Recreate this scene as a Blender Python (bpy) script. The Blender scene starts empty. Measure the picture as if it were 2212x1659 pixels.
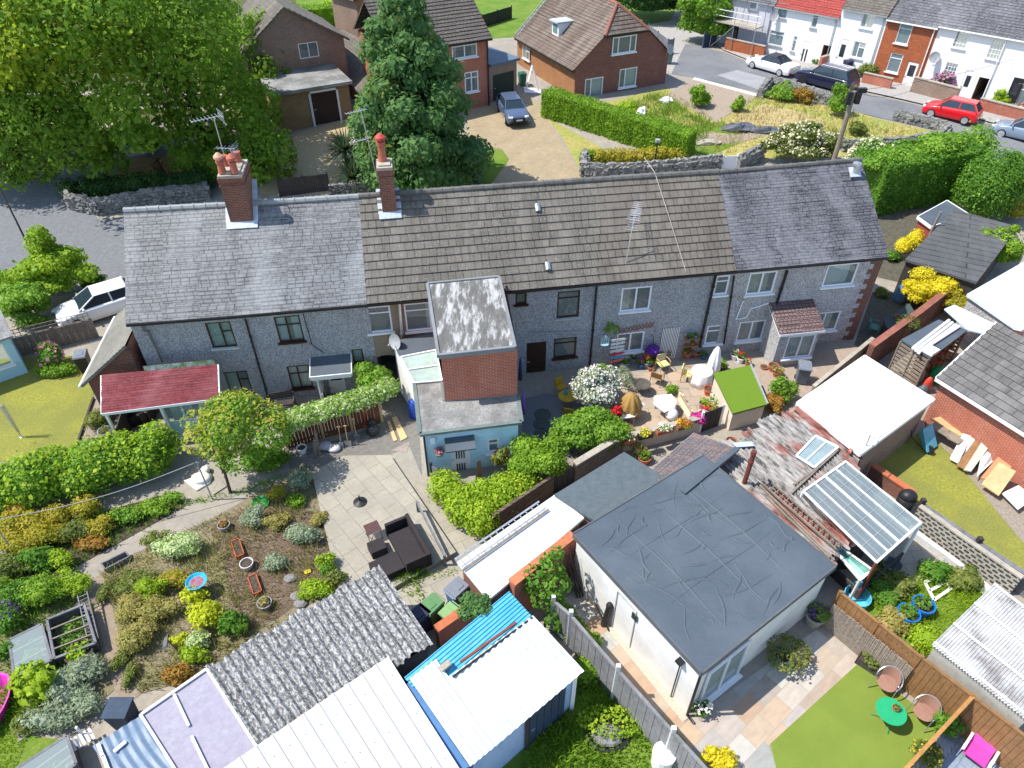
import bpy,bmesh,math,random
import numpy as np
from mathutils import Vector,Matrix
random.seed(7);rng=np.random.default_rng(7)
SC=bpy.context.scene;COL=SC.collection
V=Vector
F,TH,RO,H,CX,CY=1533.0,math.radians(40.3),math.radians(-0.2),22.0,1106.0,829.5
def ray(u,v):
 x=(u-CX)/F;y=-(v-CY)/F;c,s=math.cos(RO),math.sin(RO)
 x,y=c*x-s*y,s*x+c*y
 return V((x,math.cos(TH)+y*math.sin(TH),-math.sin(TH)+y*math.cos(TH)))
def Q(u,v,z=0.0):
 r=ray(u,v);t=(z-H)/r.z
 return V((r.x*t,r.y*t,z))
def hz(x,y):
 t=min(1,max(0,(y-33)/27));return 2.5*t*t*(3-2*t)
def G(u,v,dz=0.0):
 z=0.0
 for _ in range(25):
  p=Q(u,v,z);z=.5*z+.5*hz(p.x,p.y)
 p=Q(u,v,z);p.z=hz(p.x,p.y)+dz
 return p
def onplane(u,v,O,n):
 r=ray(u,v);c=V((0,0,H));t=(O-c).dot(n)/r.dot(n)
 return c+r*t
MW={}
def tag(o,label=None,cat=None,group=None,kind=None):
 if label:o['label']=label
 if cat:o['category']=cat
 if group:o['group']=group
 if kind:o['kind']=kind
 return o
def thing(name,label,cat,loc=(0,0,0),rz=0.0,group=None):
 o=bpy.data.objects.new(name,None);COL.objects.link(o);o.empty_display_size=.3
 o.location=loc;o.rotation_euler=(0,0,rz)
 MW[o]=Matrix.Translation(V(loc))@Matrix.Rotation(rz,4,'Z')
 return tag(o,label,cat,group)
def kids(o):return[c for c in COL.objects if c.parent==o]
def dup(root,loc,rz=0.0,label=None,sc=1.0,group=None):
 def cp(o,par):
  c=o.copy();COL.objects.link(c);c.parent=par
  for k in[q for q in ALLK.get(o,[])]:ALLK.setdefault(c,[]).append(cp(k,c))
  return c
 r=cp(root,None);r.location=loc;r.rotation_euler=(0,0,rz);r.scale=(sc,sc,sc)
 if label:r['label']=label
 if group:r['group']=group
 return r
ALLK={}
class MB:
 def __init__(s):s.v=[];s.f=[];s.mi=[];s.m=0
 def poly(s,pts):
  b=len(s.v);s.v+=[V(p)for p in pts];s.f.append(tuple(range(b,b+len(pts))));s.mi.append(s.m);return s
 def mesh(s,vs,fs):
  b=len(s.v);s.v+=[V(p)for p in vs];s.f+=[tuple(i+b for i in f)for f in fs];s.mi+=[s.m]*len(fs);return s
 def hexa(s,a):
  return s.mesh(a,[(3,2,1,0),(4,5,6,7),(0,1,5,4),(1,2,6,5),(2,3,7,6),(3,0,4,7)])
 def box(s,c,d,rz=0.0,R=None):
  c=V(c);x,y,z=d[0]/2,d[1]/2,d[2]/2
  R=R or Matrix.Rotation(rz,3,'Z')
  return s.hexa([c+R@V(p)for p in((-x,-y,-z),(x,-y,-z),(x,y,-z),(-x,y,-z),(-x,-y,z),(x,-y,z),(x,y,z),(-x,y,z))])
 def beam(s,a,b,w,h,up=(0,0,1)):
  a,b=V(a),V(b);d=(b-a).normalized();up=V(up)
  if abs(d.dot(up))>.97:up=V((0,1,0))
  x=d.cross(up).normalized()*(w/2);y=x.cross(d).normalized()*(h/2)
  return s.hexa([a-x-y,a+x-y,b+x-y,b-x-y,a-x+y,a+x+y,b+x+y,b-x+y])
 def tube(s,pts,r,n=8,cap=True):
  pts=[V(p)for p in pts];rs=r if isinstance(r,(list,tuple))else[r]*len(pts)
  b=len(s.v);k=len(pts)
  for i,p in enumerate(pts):
   d=(pts[min(i+1,k-1)]-pts[max(i-1,0)]).normalized()
   a=V((0,0,1))if abs(d.z)<.9 else V((1,0,0))
   x=d.cross(a).normalized();y=d.cross(x)
   s.v+=[p+(x*math.cos(2*math.pi*j/n)+y*math.sin(2*math.pi*j/n))*rs[i]for j in range(n)]
  for i in range(k-1):
   for j in range(n):
    s.f.append((b+i*n+j,b+i*n+(j+1)%n,b+(i+1)*n+(j+1)%n,b+(i+1)*n+j));s.mi.append(s.m)
  if cap:
   s.f+=[tuple(b+j for j in range(n))[::-1],tuple(b+(k-1)*n+j for j in range(n))];s.mi+=[s.m]*2
  return s
 def lathe(s,c,prof,n=16,sx=1.0,sy=1.0):
  c=V(c);b=len(s.v);k=len(prof)
  for r,z in prof:
   s.v+=[c+V((r*sx*math.cos(2*math.pi*j/n),r*sy*math.sin(2*math.pi*j/n),z))for j in range(n)]
  for i in range(k-1):
   for j in range(n):
    s.f.append((b+i*n+j,b+i*n+(j+1)%n,b+(i+1)*n+(j+1)%n,b+(i+1)*n+j));s.mi.append(s.m)
  if prof[0][0]>1e-4:s.f.append(tuple(b+j for j in range(n))[::-1]);s.mi.append(s.m)
  if prof[-1][0]>1e-4:s.f.append(tuple(b+(k-1)*n+j for j in range(n)));s.mi.append(s.m)
  return s
 def ball(s,c,r,n=10,m=6):
  r=r if isinstance(r,(tuple,list))else(r,r,r)
  pr=[(math.sin(math.pi*i/m),-math.cos(math.pi*i/m))for i in range(m+1)]
  pr[0]=(1e-5,-1);pr[-1]=(1e-5,1)
  b=len(s.v);s.lathe((0,0,0),pr,n)
  for i in range(b,len(s.v)):q=s.v[i];s.v[i]=V((q.x*r[0],q.y*r[1],q.z*r[2]))+V(c)
  return s
 def prism(s,pts,z0,z1):
  n=len(pts);a=[V((p[0],p[1],z0))for p in pts];b=[V((p[0],p[1],z1))for p in pts]
  ar=sum(pts[i][0]*pts[(i+1)%n][1]-pts[(i+1)%n][0]*pts[i][1]for i in range(n))
  if ar<0:a.reverse();b.reverse()
  return s.mesh(a+b,[tuple(range(n))[::-1],tuple(range(n,2*n))]+[(i,(i+1)%n,n+(i+1)%n,n+i)for i in range(n)])
 def slab(s,pts,th):
  n=len(pts);a=[V(p)-V((0,0,th))for p in pts];b=[V(p)for p in pts]
  ar=sum(pts[i][0]*pts[(i+1)%n][1]-pts[(i+1)%n][0]*pts[i][1]for i in range(n))
  if ar<0:a.reverse();b.reverse()
  return s.mesh(a+b,[tuple(range(n))[::-1],tuple(range(n,2*n))]+[(i,(i+1)%n,n+(i+1)%n,n+i)for i in range(n)])
 def build(s,name,mats,parent=None,smooth=False,local=False,uva=0.0,bevel=0.0):
  if not isinstance(mats,(list,tuple)):mats=[mats]
  vs=s.v
  if parent is None:
   xs=[p.x for p in vs];ys=[p.y for p in vs];zs=[p.z for p in vs]
   o=V(((min(xs)+max(xs))/2,(min(ys)+max(ys))/2,min(zs)))
   Mw=Matrix.Translation(o)
  elif local:Mw=MW[parent]
  else:Mw=MW[parent]
  me=bpy.data.meshes.new(name)
  inv=Mw.inverted()
  co=vs if(parent is not None and local)else[inv@p for p in vs]
  me.from_pydata([tuple(p)for p in co],[],s.f)
  for m in mats:me.materials.append(m)
  me.polygons.foreach_set('material_index',s.mi)
  if smooth:me.polygons.foreach_set('use_smooth',[True]*len(s.f))
  uv=me.uv_layers.new(name='UVMap').data;ca,sa=math.cos(uva),math.sin(uva)
  W=vs
  for p in me.polygons:
   n=p.normal if(parent is not None and local)else(Mw.to_3x3()@p.normal)
   if abs(n.z)>.985:a=V((ca,sa,0));b=V((-sa,ca,0))
   else:
    a=V((-n.y,n.x,0)).normalized();b=n.cross(a)
   for li in p.loop_indices:
    q=W[me.loops[li].vertex_index];uv[li].uv=(q.dot(a),q.dot(b))
  ob=bpy.data.objects.new(name,me);COL.objects.link(ob)
  if parent is None:ob.location=Mw.translation;MW[ob]=Mw
  else:
   ob.parent=parent;MW[ob]=Mw;ALLK.setdefault(parent,[]).append(ob)
  if bevel:
   md=ob.modifiers.new('b','BEVEL');md.width=bevel;md.segments=2;md.limit_method='ANGLE'
  return ob
MATS={}
class NT:
 def __init__(s,name):
  s.m=bpy.data.materials.new(name);s.m.use_nodes=True;s.t=s.m.node_tree
  s.n=s.t.nodes;s.b=s.n['Principled BSDF'];s.out=s.n['Material Output'];MATS[name]=s.m
  s._c={}
 def add(s,t,**k):
  n=s.n.new(t)
  for a,b in k.items():
   if a.startswith('i_'):n.inputs[a[2:].replace('_',' ')].default_value=b
   else:setattr(n,a,b)
  return n
 def L(s,a,b):s.t.links.new(a,b)
 def co(s,kind='Object',scale=None,rot=None):
  key=(kind,scale,rot)
  if key in s._c:return s._c[key]
  tc=s.add('ShaderNodeTexCoord');o=tc.outputs[kind]
  if scale:
   mp=s.add('ShaderNodeMapping')
   if rot is not None:mp.vector_type='TEXTURE';mp.inputs['Rotation'].default_value=(0,0,rot)
   mp.inputs['Scale'].default_value=scale;s.L(o,mp.inputs[0]);o=mp.outputs[0]
  s._c[key]=o;return o
 def noise(s,scale,detail=3,rough=.6,kind='Object',st=None,rot=None):
  n=s.add('ShaderNodeTexNoise');n.inputs['Scale'].default_value=scale;n.inputs['Detail'].default_value=detail
  n.inputs['Roughness'].default_value=rough;s.L(s.co(kind,st,rot),n.inputs['Vector']);return n.outputs['Fac']
 def vor(s,scale,kind='Object',feat='F1',out='Color',st=None):
  n=s.add('ShaderNodeTexVoronoi');n.feature=feat;n.inputs['Scale'].default_value=scale
  s.L(s.co(kind,st),n.inputs['Vector']);return n.outputs[out]
 def ramp(s,fac,stops,interp='LINEAR'):
  r=s.add('ShaderNodeValToRGB');e=r.color_ramp.elements;r.color_ramp.interpolation=interp
  while len(e)<len(stops):e.new(.5)
  for x,(p,c)in zip(e,stops):x.position=p;x.color=c4(c)
  s.L(fac,r.inputs[0]);return r.outputs[0]
 def mix(s,fac,a,b,mode='MIX'):
  n=s.add('ShaderNodeMix',data_type='RGBA',blend_type=mode)
  for sock,val in((n.inputs[0],fac),(n.inputs[6],a),(n.inputs[7],b)):
   if isinstance(val,(int,float)):sock.default_value=val
   elif isinstance(val,(tuple,list)):sock.default_value=c4(val)
   else:s.L(val,sock)
  return n.outputs[2]
 def bump(s,h,strength=.5,dist=.02):
  b=s.add('ShaderNodeBump');b.inputs['Strength'].default_value=strength;b.inputs['Distance'].default_value=dist
  s.L(h,b.inputs['Height']);s.L(b.outputs[0],s.b.inputs['Normal']);return b
 def fin(s,col,rough=.85,spec=.3,metal=0.0):
  if isinstance(col,(tuple,list)):s.b.inputs['Base Color'].default_value=c4(col)
  else:s.L(col,s.b.inputs['Base Color'])
  s.b.inputs['Roughness'].default_value=rough;s.b.inputs['Specular IOR Level'].default_value=spec
  s.b.inputs['Metallic'].default_value=metal;return s.m
def c4(c):
 if isinstance(c,(int,float)):c=(c,c,c)
 return(c[0],c[1],c[2],1.0)if len(c)==3 else tuple(c)
def mul(c,k):return tuple(min(1,x*k)for x in c[:3])
def plain(name,c,rough=.6,var=.18,scale=6,spec=.3,metal=0,bump=0):
 if name in MATS:return MATS[name]
 t=NT(name);f=t.noise(scale,5,.65);f2=t.noise(scale*.13,2)
 col=t.ramp(f,[(.3,mul(c,1-var)),(.7,mul(c,1+var))]);col=t.mix(.35,col,t.ramp(f2,[(.35,mul(c,1-var*1.5)),(.65,mul(c,1+var))]))
 if bump:t.bump(t.noise(scale*4,4),bump)
 return t.fin(col,rough,spec,metal)
def mottle(name,stops,scale,rough=.9,bump=.3,big=None,bs=.3,st=None,spec=.2):
 "noise mottled surface from colour stops, with an optional large second colour"
 t=NT(name);f=t.noise(scale,8,.7,st=st);col=t.ramp(f,stops)
 if big:col=t.mix(t.ramp(t.noise(bs,4,.6),[(.42,0),(.6,1)]),col,t.ramp(t.noise(scale*1.7,6,.7),big))
 if bump:t.bump(t.noise(scale*3,5,.7),bump,.03)
 return t.fin(col,rough,spec)
def bricks(name,c1,c2,mortar,bw=.225,rh=.075,ms=.01,bump=.4,stain=None,ss=.6,off=.5,rough=.85,var=.5,speck=None,fl=0):
 t=NT(name);n=t.add('ShaderNodeTexBrick');n.offset=off
 n.inputs['Color1'].default_value=c4(c1);n.inputs['Color2'].default_value=c4(c2);n.inputs['Mortar'].default_value=c4(mortar)
 for k,val in(('Scale',1),('Mortar Size',ms),('Mortar Smooth',.2),('Bias',0),('Brick Width',bw),('Row Height',rh)):n.inputs[k].default_value=val
 t.L(t.co('UV'),n.inputs['Vector'])
 f=t.noise(7,5,.7,'UV');col=t.mix(var,n.outputs[0],t.ramp(f,[(.3,.35),(.7,1.0)]),'MULTIPLY')
 col=t.mix(.35,col,t.ramp(t.noise(.9,3,.6,'UV'),[(.3,.55),(.7,1.1)]),'MULTIPLY')
 if stain:col=t.mix(t.ramp(t.noise(ss,6,.7,'UV',st=(1.6,.35,1)),[(.45,0),(.72,.8)]),col,stain)
 if speck:col=t.mix(t.ramp(t.noise(15,2,.5,'UV'),[(.66,0),(.71,.8)]),col,speck)
 if bump:
  h=t.mix(1.0,t.ramp(n.outputs['Fac'],[(0,1),(1,0)]),t.ramp(t.noise(12,4,.6,'UV'),[(0,.5),(1,1)]),'MULTIPLY');t.bump(h,bump,.015)
 return t.fin(col,rough,.25)
def leafmat(name,c1,c2,c3=None,trans=.45):
 if name in MATS:return MATS[name]
 t=NT(name);g=t.add('ShaderNodeNewGeometry');c3=c3 or c2
 if not name.startswith('flower'):c1,c2,c3=mul(c1,1.75),mul(c2,1.8),mul(c3,1.75)
 a=t.ramp(g.outputs['Random Per Island'],[(0,c1),(.55,c2),(1,c3)])
 col=t.mix(t.ramp(t.noise(.9,3,.6),[(.3,.0),(.7,.75)]),a,mul(c1,.95));
 t.fin(col,.6,.25)
 tr=t.add('ShaderNodeBsdfTranslucent');t.L(col,tr.inputs[0]);mx=t.add('ShaderNodeMixShader');mx.inputs[0].default_value=trans
 t.L(t.b.outputs[0],mx.inputs[1]);t.L(tr.outputs[0],mx.inputs[2]);t.L(mx.outputs[0],t.out.inputs[0])
 return t.m
def glassmat(name,tint=(.8,.9,.88),alpha=.7,rough=.03):
 t=NT(name);t.fin(tint,rough,.6);t.b.inputs['Alpha'].default_value=1
 tr=t.add('ShaderNodeBsdfTransparent');tr.inputs[0].default_value=c4(tint)
 gl=t.add('ShaderNodeBsdfGlossy');gl.inputs['Roughness'].default_value=rough
 lw=t.add('ShaderNodeFresnel');lw.inputs[0].default_value=1.5
 m1=t.add('ShaderNodeMixShader');m1.inputs[0].default_value=1-alpha;t.L(tr.outputs[0],m1.inputs[1]);t.L(t.b.outputs[0],m1.inputs[2])
 m2=t.add('ShaderNodeMixShader');t.L(lw.outputs[0],m2.inputs[0]);t.L(m1.outputs[0],m2.inputs[1]);t.L(gl.outputs[0],m2.inputs[2])
 t.L(m2.outputs[0],t.out.inputs[0]);return t.m
def leaf_arrays(blobs,size,cover=1.7,zmin=-.55,flat=0.0,asp=1.6,depth=.22,hang=0.0):
 P=[];N=[]
 bl=[(np.array(c,float),np.array(r if hasattr(r,'__len__')else(r,r,r),float))for c,r in blobs]
 la=size*size/asp*.9
 for i,(c,r)in enumerate(bl):
  area=4*math.pi*((r[0]*r[1])**1.6/3+(r[0]*r[2])**1.6/3+(r[1]*r[2])**1.6/3)**(1/1.6)
  n=max(12,int(area*cover/la*(.5-zmin/2)))
  d=rng.normal(size=(n*2,3));d/=np.linalg.norm(d,axis=1)[:,None];d=d[d[:,2]>zmin][:n]
  rad=1-np.abs(rng.normal(size=(len(d),1)))*depth+rng.random((len(d),1))*.08+(rng.random((len(d),1))<.07)*rng.random((len(d),1))*.28
  p=c+d*r*rad;keep=np.ones(len(p),bool)
  for j,(c2,r2)in enumerate(bl):
   if j!=i:
    if np.any(np.abs(c-c2)>r+r2):continue
    keep&=(((p-c2)/r2)**2).sum(1)>.62
  nn=d/r;nn/=np.linalg.norm(nn,axis=1)[:,None]
  P.append(p[keep]);N.append(nn[keep])
 P=np.vstack(P);N=np.vstack(N);n=len(P)
 N=N*(1-flat)+rng.normal(size=(n,3))*.55+np.array([0,0,.35]);N/=np.linalg.norm(N,axis=1)[:,None]
 T=rng.normal(size=(n,3));T[:,2]-=hang;T-=(T*N).sum(1)[:,None]*N;T/=np.linalg.norm(T,axis=1)[:,None]+1e-9
 B=np.cross(N,T);s=size*(.45+1.25*rng.random((n,1))**1.6);w=s/asp*(.75+.5*rng.random((n,1)))
 k=N*s*.12
 vs=np.stack([P-T*s*.5,P+B*w*.5+k,P+T*s*.5,P-B*w*.5+k],1).reshape(-1,3)
 return vs
def leaf_obj(name,vs,mat,parent=None,core=None,origin=None,cs=.74):
 n=len(vs)//4;me=bpy.data.meshes.new(name)
 cv=np.zeros((0,3));cf=[]
 if core:
  b=MB()
  for c,r in core:
   r=np.array(r if hasattr(r,'__len__')else(r,r,r))*cs;b.ball(c,tuple(r),8,5)
  cv=np.array([tuple(p)for p in b.v]);cf=b.f
 allv=np.vstack([vs,cv])if len(cv)else vs
 if parent is not None:o=np.array(MW[parent].translation)
 else:o=np.array(origin if origin is not None else(allv[:,0].mean(),allv[:,1].mean(),allv[:,2].min()))
 me.vertices.add(len(allv));me.vertices.foreach_set('co',(allv-o).astype(np.float32).ravel())
 lt=[4]*n+[len(f)for f in cf];li=np.concatenate([np.arange(4*n),np.array([i+4*n for f in cf for i in f],int)]).astype(np.int32)
 ls=np.concatenate([[0],np.cumsum(lt)[:-1]]).astype(np.int32)
 me.loops.add(len(li));me.loops.foreach_set('vertex_index',li)
 me.polygons.add(len(lt));me.polygons.foreach_set('loop_start',ls)
 me.update(calc_edges=True);me.validate();me.materials.append(mat)
 ob=bpy.data.objects.new(name,me);COL.objects.link(ob)
 if parent is not None:ob.parent=parent;ALLK.setdefault(parent,[]).append(ob);MW[ob]=MW[parent]
 else:ob.location=o;MW[ob]=Matrix.Translation(V(o))
 return ob
def lumps(c,r,n,k=.45,seed=0,zlo=-.3):
 "break one ellipsoid crown into n lumps on and inside it"
 g=np.random.default_rng(seed+11);c=np.array(c,float);r=np.array(r if hasattr(r,'__len__')else(r,r,r),float);out=[(c,r*.72)]
 for i in range(n):
  d=g.normal(size=3);d/=np.linalg.norm(d);d[2]=max(d[2],zlo);q=k*(.6+.8*g.random())
  out.append((c+d*r*(1-q*.75)*(.9+.2*g.random()),r*q*(np.array([1,1,.85]))))
 return out
def bush(name,label,cat,blobs,mat,size=.1,cover=1.7,group=None,flowers=None,stem=None,hang=0,asp=1.6,depth=.22,flat=0,zmin=-.55,core=True):
 vs=leaf_arrays(blobs,size,cover,zmin,flat,asp,depth,hang)
 o=leaf_obj(name,vs,mat,core=blobs if core else None,cs=.74 if core is True else core)
 tag(o,label,cat,group)
 if flowers:
  fm,fs,fc=flowers[:3];bl2=flowers[3]if len(flowers)>3 else blobs
  fv=leaf_arrays([(c,np.array(r if hasattr(r,'__len__')else(r,r,r))*1.06)for c,r in bl2],fs,fc,.0,.3,1.0,.05)
  leaf_obj('blossoms',fv,fm,parent=o)
 if stem:stem.build('stem',MT['bark'],o)
 return o
def ground_patch(name,pts,dz,mat,kind='structure',uva=0.0,step=2.0,world=False,label=None):
 P=[V(p)for p in pts]if world else[G(u,v)for u,v in pts]
 bm=bmesh.new();bm.faces.new([bm.verts.new((p.x,p.y,0))for p in P])
 x0,x1=min(p.x for p in P),max(p.x for p in P);y0,y1=min(p.y for p in P),max(p.y for p in P)
 if y1>33:
  y=y0+step
  while y<y1:
   bmesh.ops.bisect_plane(bm,geom=bm.verts[:]+bm.edges[:]+bm.faces[:],plane_co=(0,y,0),plane_no=(0,1,0));y+=step
 bmesh.ops.recalc_face_normals(bm,faces=bm.faces[:])
 for f in bm.faces:
  if f.normal.z<0:f.normal_flip()
 b=MB()
 bm.verts.ensure_lookup_table();bm.verts.index_update()
 b.mesh([(q.co.x,q.co.y,hz(q.co.x,q.co.y)+dz)for q in bm.verts],[tuple(q.index for q in f.verts)for f in bm.faces]);bm.free()
 return tag(b.build(name,mat,uva=uva),kind=kind,label=label)
MT={}
MT['white']=plain('white_paint',(.78,.78,.77),.5,.05)
MT['upvc']=plain('white_plastic',(.74,.76,.78),.3,.04,spec=.5)
MT['black']=plain('black_plastic',(.02,.02,.022),.45)
MT['brownframe']=plain('brown_frame',(.045,.022,.014),.4)
MT['grey']=plain('grey_metal',(.3,.31,.32),.45,spec=.5)
MT['galv']=plain('galvanised',(.5,.52,.54),.35,metal=.8)
MT['alu']=plain('aluminium',(.62,.63,.65),.3,metal=.7)
MT['lead']=plain('lead_flashing',(.42,.47,.52),.5,.3)
MT['pipe']=plain('grey_pipe',(.13,.14,.145),.5)
MT['bark']=plain('bark',(.09,.065,.045),.9,.4,bump=.5)
MT['wood']=plain('weathered_wood',(.23,.19,.15),.85,.35,9,bump=.3)
MT['pine']=plain('pine_wood',(.52,.34,.17),.7,.25,5)
MT['oak']=plain('brown_wood',(.25,.13,.055),.7,.3,6)
MT['darkwood']=plain('dark_wood',(.06,.05,.045),.8,.35,8)
MT['greywood']=plain('grey_wood',(.16,.16,.17),.85,.35,10)
MT['terra']=plain('terracotta',(.42,.13,.06),.75,.25)
MT['redplastic']=plain('orange_plastic',(.5,.1,.04),.5,.2)
MT['greypot']=plain('grey_pot',(.28,.28,.29),.7)
MT['soil']=mottle('soil',[(.3,(.035,.026,.02)),(.7,(.12,.09,.065))],14,.95,.6)
MT['stonepot']=plain('stone_pot',(.36,.32,.26),.85,.3,bump=.3)
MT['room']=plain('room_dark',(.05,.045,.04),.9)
MT['net']=plain('net_curtain',(.62,.66,.66),.8,.1)
MT['greencurt']=mottle('green_curtain',[(.35,(.12,.3,.24)),(.6,(.35,.55,.42))],7,.8,0)
MT['creamcurt']=plain('cream_curtain',(.5,.42,.33),.8,.2)
MT['glass']=glassmat('window_glass',(.72,.85,.85),.82)
MT['bluewhite']=plain('pale_blue_paint',(.36,.58,.70),.6,.06)
MT['render']=plain('cream_render',(.66,.58,.47),.85,.14,3,bump=.15)
MT['whiterender']=bricks('white_block',(.80,.79,.76),(.76,.75,.72),(.74,.73,.70),.45,.225,.008,.2,var=.12)
def dash(name,base,hi,lo,sc=26):
 t=NT(name);v=t.vor(sc,'UV');bw=t.ramp(v,[(.25,lo),(.5,base),(.72,hi)],'EASE')
 col=t.mix(.5,bw,t.ramp(t.noise(.7,5,.65,'UV'),[(.3,mul(base,.75)),(.7,mul(base,1.15))]))
 col=t.mix(t.ramp(t.noise(1.3,6,.7,'UV',st=(2.4,.28,1)),[(.52,0),(.75,.5)]),col,mul(base,.62))
 t.bump(t.vor(sc,'UV','F1','Distance'),.6,.02);return t.fin(col,.95,.1)
MT['dash']=dash('pebble_dash',(.3,.31,.325),(.6,.61,.62),(.1,.105,.115),34)
MT['dashlight']=dash('pebble_dash_light',(.38,.37,.365),(.68,.67,.66),(.1,.1,.11),30)
MT['dashbrown']=dash('brown_roughcast',(.28,.215,.15),(.36,.29,.22),(.17,.13,.09),40)
MT['redbrick']=bricks('red_brick',(.56,.115,.05),(.4,.075,.035),(.5,.36,.28),ms=.013,stain=(.36,.1,.06),var=.35)
MT['oldbrick']=bricks('old_brick',(.30,.085,.05),(.19,.06,.04),(.28,.23,.19),stain=(.08,.06,.05))
MT['shadebrick']=bricks('shaded_brick',(.31,.1,.068),(.22,.07,.05),(.27,.2,.17))
MT['litorangebrick']=bricks('sunlit_orange_brick',(.46,.2,.07),(.36,.14,.05),(.4,.28,.18))
MT['victbrick']=bricks('victorian_brick',(.5,.13,.04),(.38,.09,.03),(.34,.16,.1),speck=(.55,.3,.18))
MT['buffbrick']=bricks('buff_brick',(.36,.25,.18),(.3,.2,.15),(.3,.24,.2))
MT['slate']=bricks('pale_slate',(.2,.206,.214),(.158,.163,.171),(.065,.068,.073),.36,.235,.02,.6,stain=(.3,.31,.315),ss=.4,rough=.55)
MT['slatedark']=bricks('purple_slate',(.15,.15,.164),(.115,.115,.127),(.035,.035,.04),.33,.2,.019,.55,stain=(.25,.25,.275),ss=.4,rough=.5)
MT['conctile']=bricks('concrete_tile',(.165,.152,.13),(.132,.122,.105),(.055,.05,.042),.33,10,.016,.35,off=.5,stain=(.2,.185,.16),ss=.7,speck=(.5,.48,.42))
MT['conctile2']=bricks('concrete_tile_brown',(.17,.15,.127),(.138,.122,.105),(.06,.05,.04),.33,10,.016,.35,off=.5,stain=(.2,.18,.15),ss=.7)
MT['browntile']=bricks('brown_plain_tile',(.21,.16,.125),(.165,.125,.1),(.07,.055,.045),.24,.32,.018,.7,stain=(.24,.2,.17))
MT['redtile']=bricks('red_felt_tile',(.235,.04,.048),(.185,.03,.037),(.085,.018,.02),.33,.17,.012,.3,stain=(.29,.1,.11),ss=.5,rough=.75)
MT['pantile']=bricks('purple_pantile',(.24,.165,.155),(.19,.13,.125),(.07,.04,.04),.2,.22,.02,.7)
MT['felt']=mottle('black_felt',[(.35,(.06,.078,.097)),(.65,(.085,.106,.127))],30,.55,.25,big=[(.3,(.065,.082,.1)),(.7,(.12,.142,.165))],bs=.35)
MT['greyfelt']=mottle('grey_felt',[(.35,(.12,.12,.115)),(.65,(.2,.2,.19))],9,.9,.3,big=[(.35,(.15,.15,.14)),(.65,(.36,.36,.35))],bs=.9)
MT['mossfelt']=mottle('weathered_felt',[(.42,(.11,.108,.1)),(.5,(.15,.148,.14)),(.56,(.33,.33,.32)),(.7,(.47,.47,.46))],1.5,.9,.2,st=(2.2,.55,1))
MT['ridge']=plain('ridge_tile',(.14,.135,.125),.85,.35,5,bump=.3)
MT['concrete']=mottle('concrete',[(.3,(.24,.21,.165)),(.7,(.36,.32,.26))],3,.92,.25,big=[(.3,(.22,.2,.17)),(.7,(.3,.27,.23))],bs=.6)
MT['asphalt']=mottle('asphalt',[(.35,(.11,.115,.125)),(.65,(.17,.175,.185))],6,.92,.3,big=[(.3,(.16,.165,.17)),(.7,(.21,.21,.215))],bs=.22)
MT['darkasphalt']=mottle('dark_asphalt',[(.35,(.13,.135,.145)),(.65,(.185,.19,.2))],5,.92,.3)
MT['pavement']=mottle('pavement',[(.35,(.27,.255,.235)),(.65,(.37,.35,.33))],4,.92,.2)
MT['blockpave']=bricks('block_paving',(.44,.35,.22),(.38,.3,.185),(.24,.19,.125),.2,.1,.008,.3,var=.35)
MT['gravel']=mottle('gravel',[(.3,(.16,.12,.09)),(.5,(.3,.24,.18)),(.7,(.45,.38,.31))],18,.95,.7)
MT['gravelgrey']=mottle('grey_gravel',[(.3,(.09,.1,.105)),(.7,(.24,.25,.26))],22,.95,.7)
MT['bark_chip']=mottle('bark_chippings',[(.3,(.05,.032,.022)),(.5,(.15,.1,.075)),(.7,(.36,.3,.26))],13,.95,.9,big=[(.3,(.06,.045,.03)),(.7,(.2,.14,.1))],bs=1.1)
MT['lawn']=mottle('lawn_grass',[(.3,(.12,.17,.02)),(.5,(.24,.24,.04)),(.72,(.4,.33,.1))],9,.95,.9,big=[(.3,(.09,.15,.02)),(.7,(.3,.25,.075))],bs=.45)
MT['drylawn']=mottle('dry_grass',[(.3,(.18,.2,.04)),(.5,(.33,.28,.09)),(.7,(.46,.38,.18))],3,.95,.8,big=[(.3,(.15,.22,.035)),(.7,(.36,.32,.1))],bs=.35)
MT['greengrass']=mottle('green_grass',[(.3,(.05,.12,.012)),(.7,(.14,.24,.025))],5,.95,.8,big=[(.3,(.09,.16,.02)),(.7,(.2,.25,.04))],bs=.6)
MT['turf']=mottle('artificial_turf',[(.3,(.12,.175,.025)),(.7,(.2,.26,.045))],30,.95,.6,big=[(.3,(.15,.2,.028)),(.7,(.21,.275,.05))],bs=.8)
MT['turfdark']=mottle('artificial_turf_bright',[(.3,(.09,.165,.014)),(.7,(.16,.25,.024))],40,.95,.6)
MT['stone']=None
def stonewall():
 t=NT('dry_stone');n=t.add('ShaderNodeTexVoronoi');n.feature='DISTANCE_TO_EDGE';n.inputs['Scale'].default_value=3.6
 mp=t.co('UV',(1,1.5,1));t.L(mp,n.inputs['Vector']);edge=t.ramp(n.outputs['Distance'],[(.0,0),(.12,1)])
 col=t.mix(edge,(.03,.03,.03),t.mix(.6,t.ramp(t.noise(6,6,.7),[(.3,(.1,.1,.1)),(.7,(.3,.3,.3))]),t.ramp(t.vor(3.6,'UV',st=(1,1.5,1)),[(.2,(.12,.12,.12)),(.8,(.36,.35,.34))])))
 t.bump(edge,1.0,.06);return t.fin(col,.9,.2)
MT['stone']=stonewall()
LF={}
LF['oak']=leafmat('tree_leaf_sunlit',(.14,.2,.014),(.22,.28,.018),(.3,.31,.028),.6)
LF['oakdark']=leafmat('tree_leaf_dark',(.085,.17,.018),(.14,.23,.022),(.2,.28,.028),.6)
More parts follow.
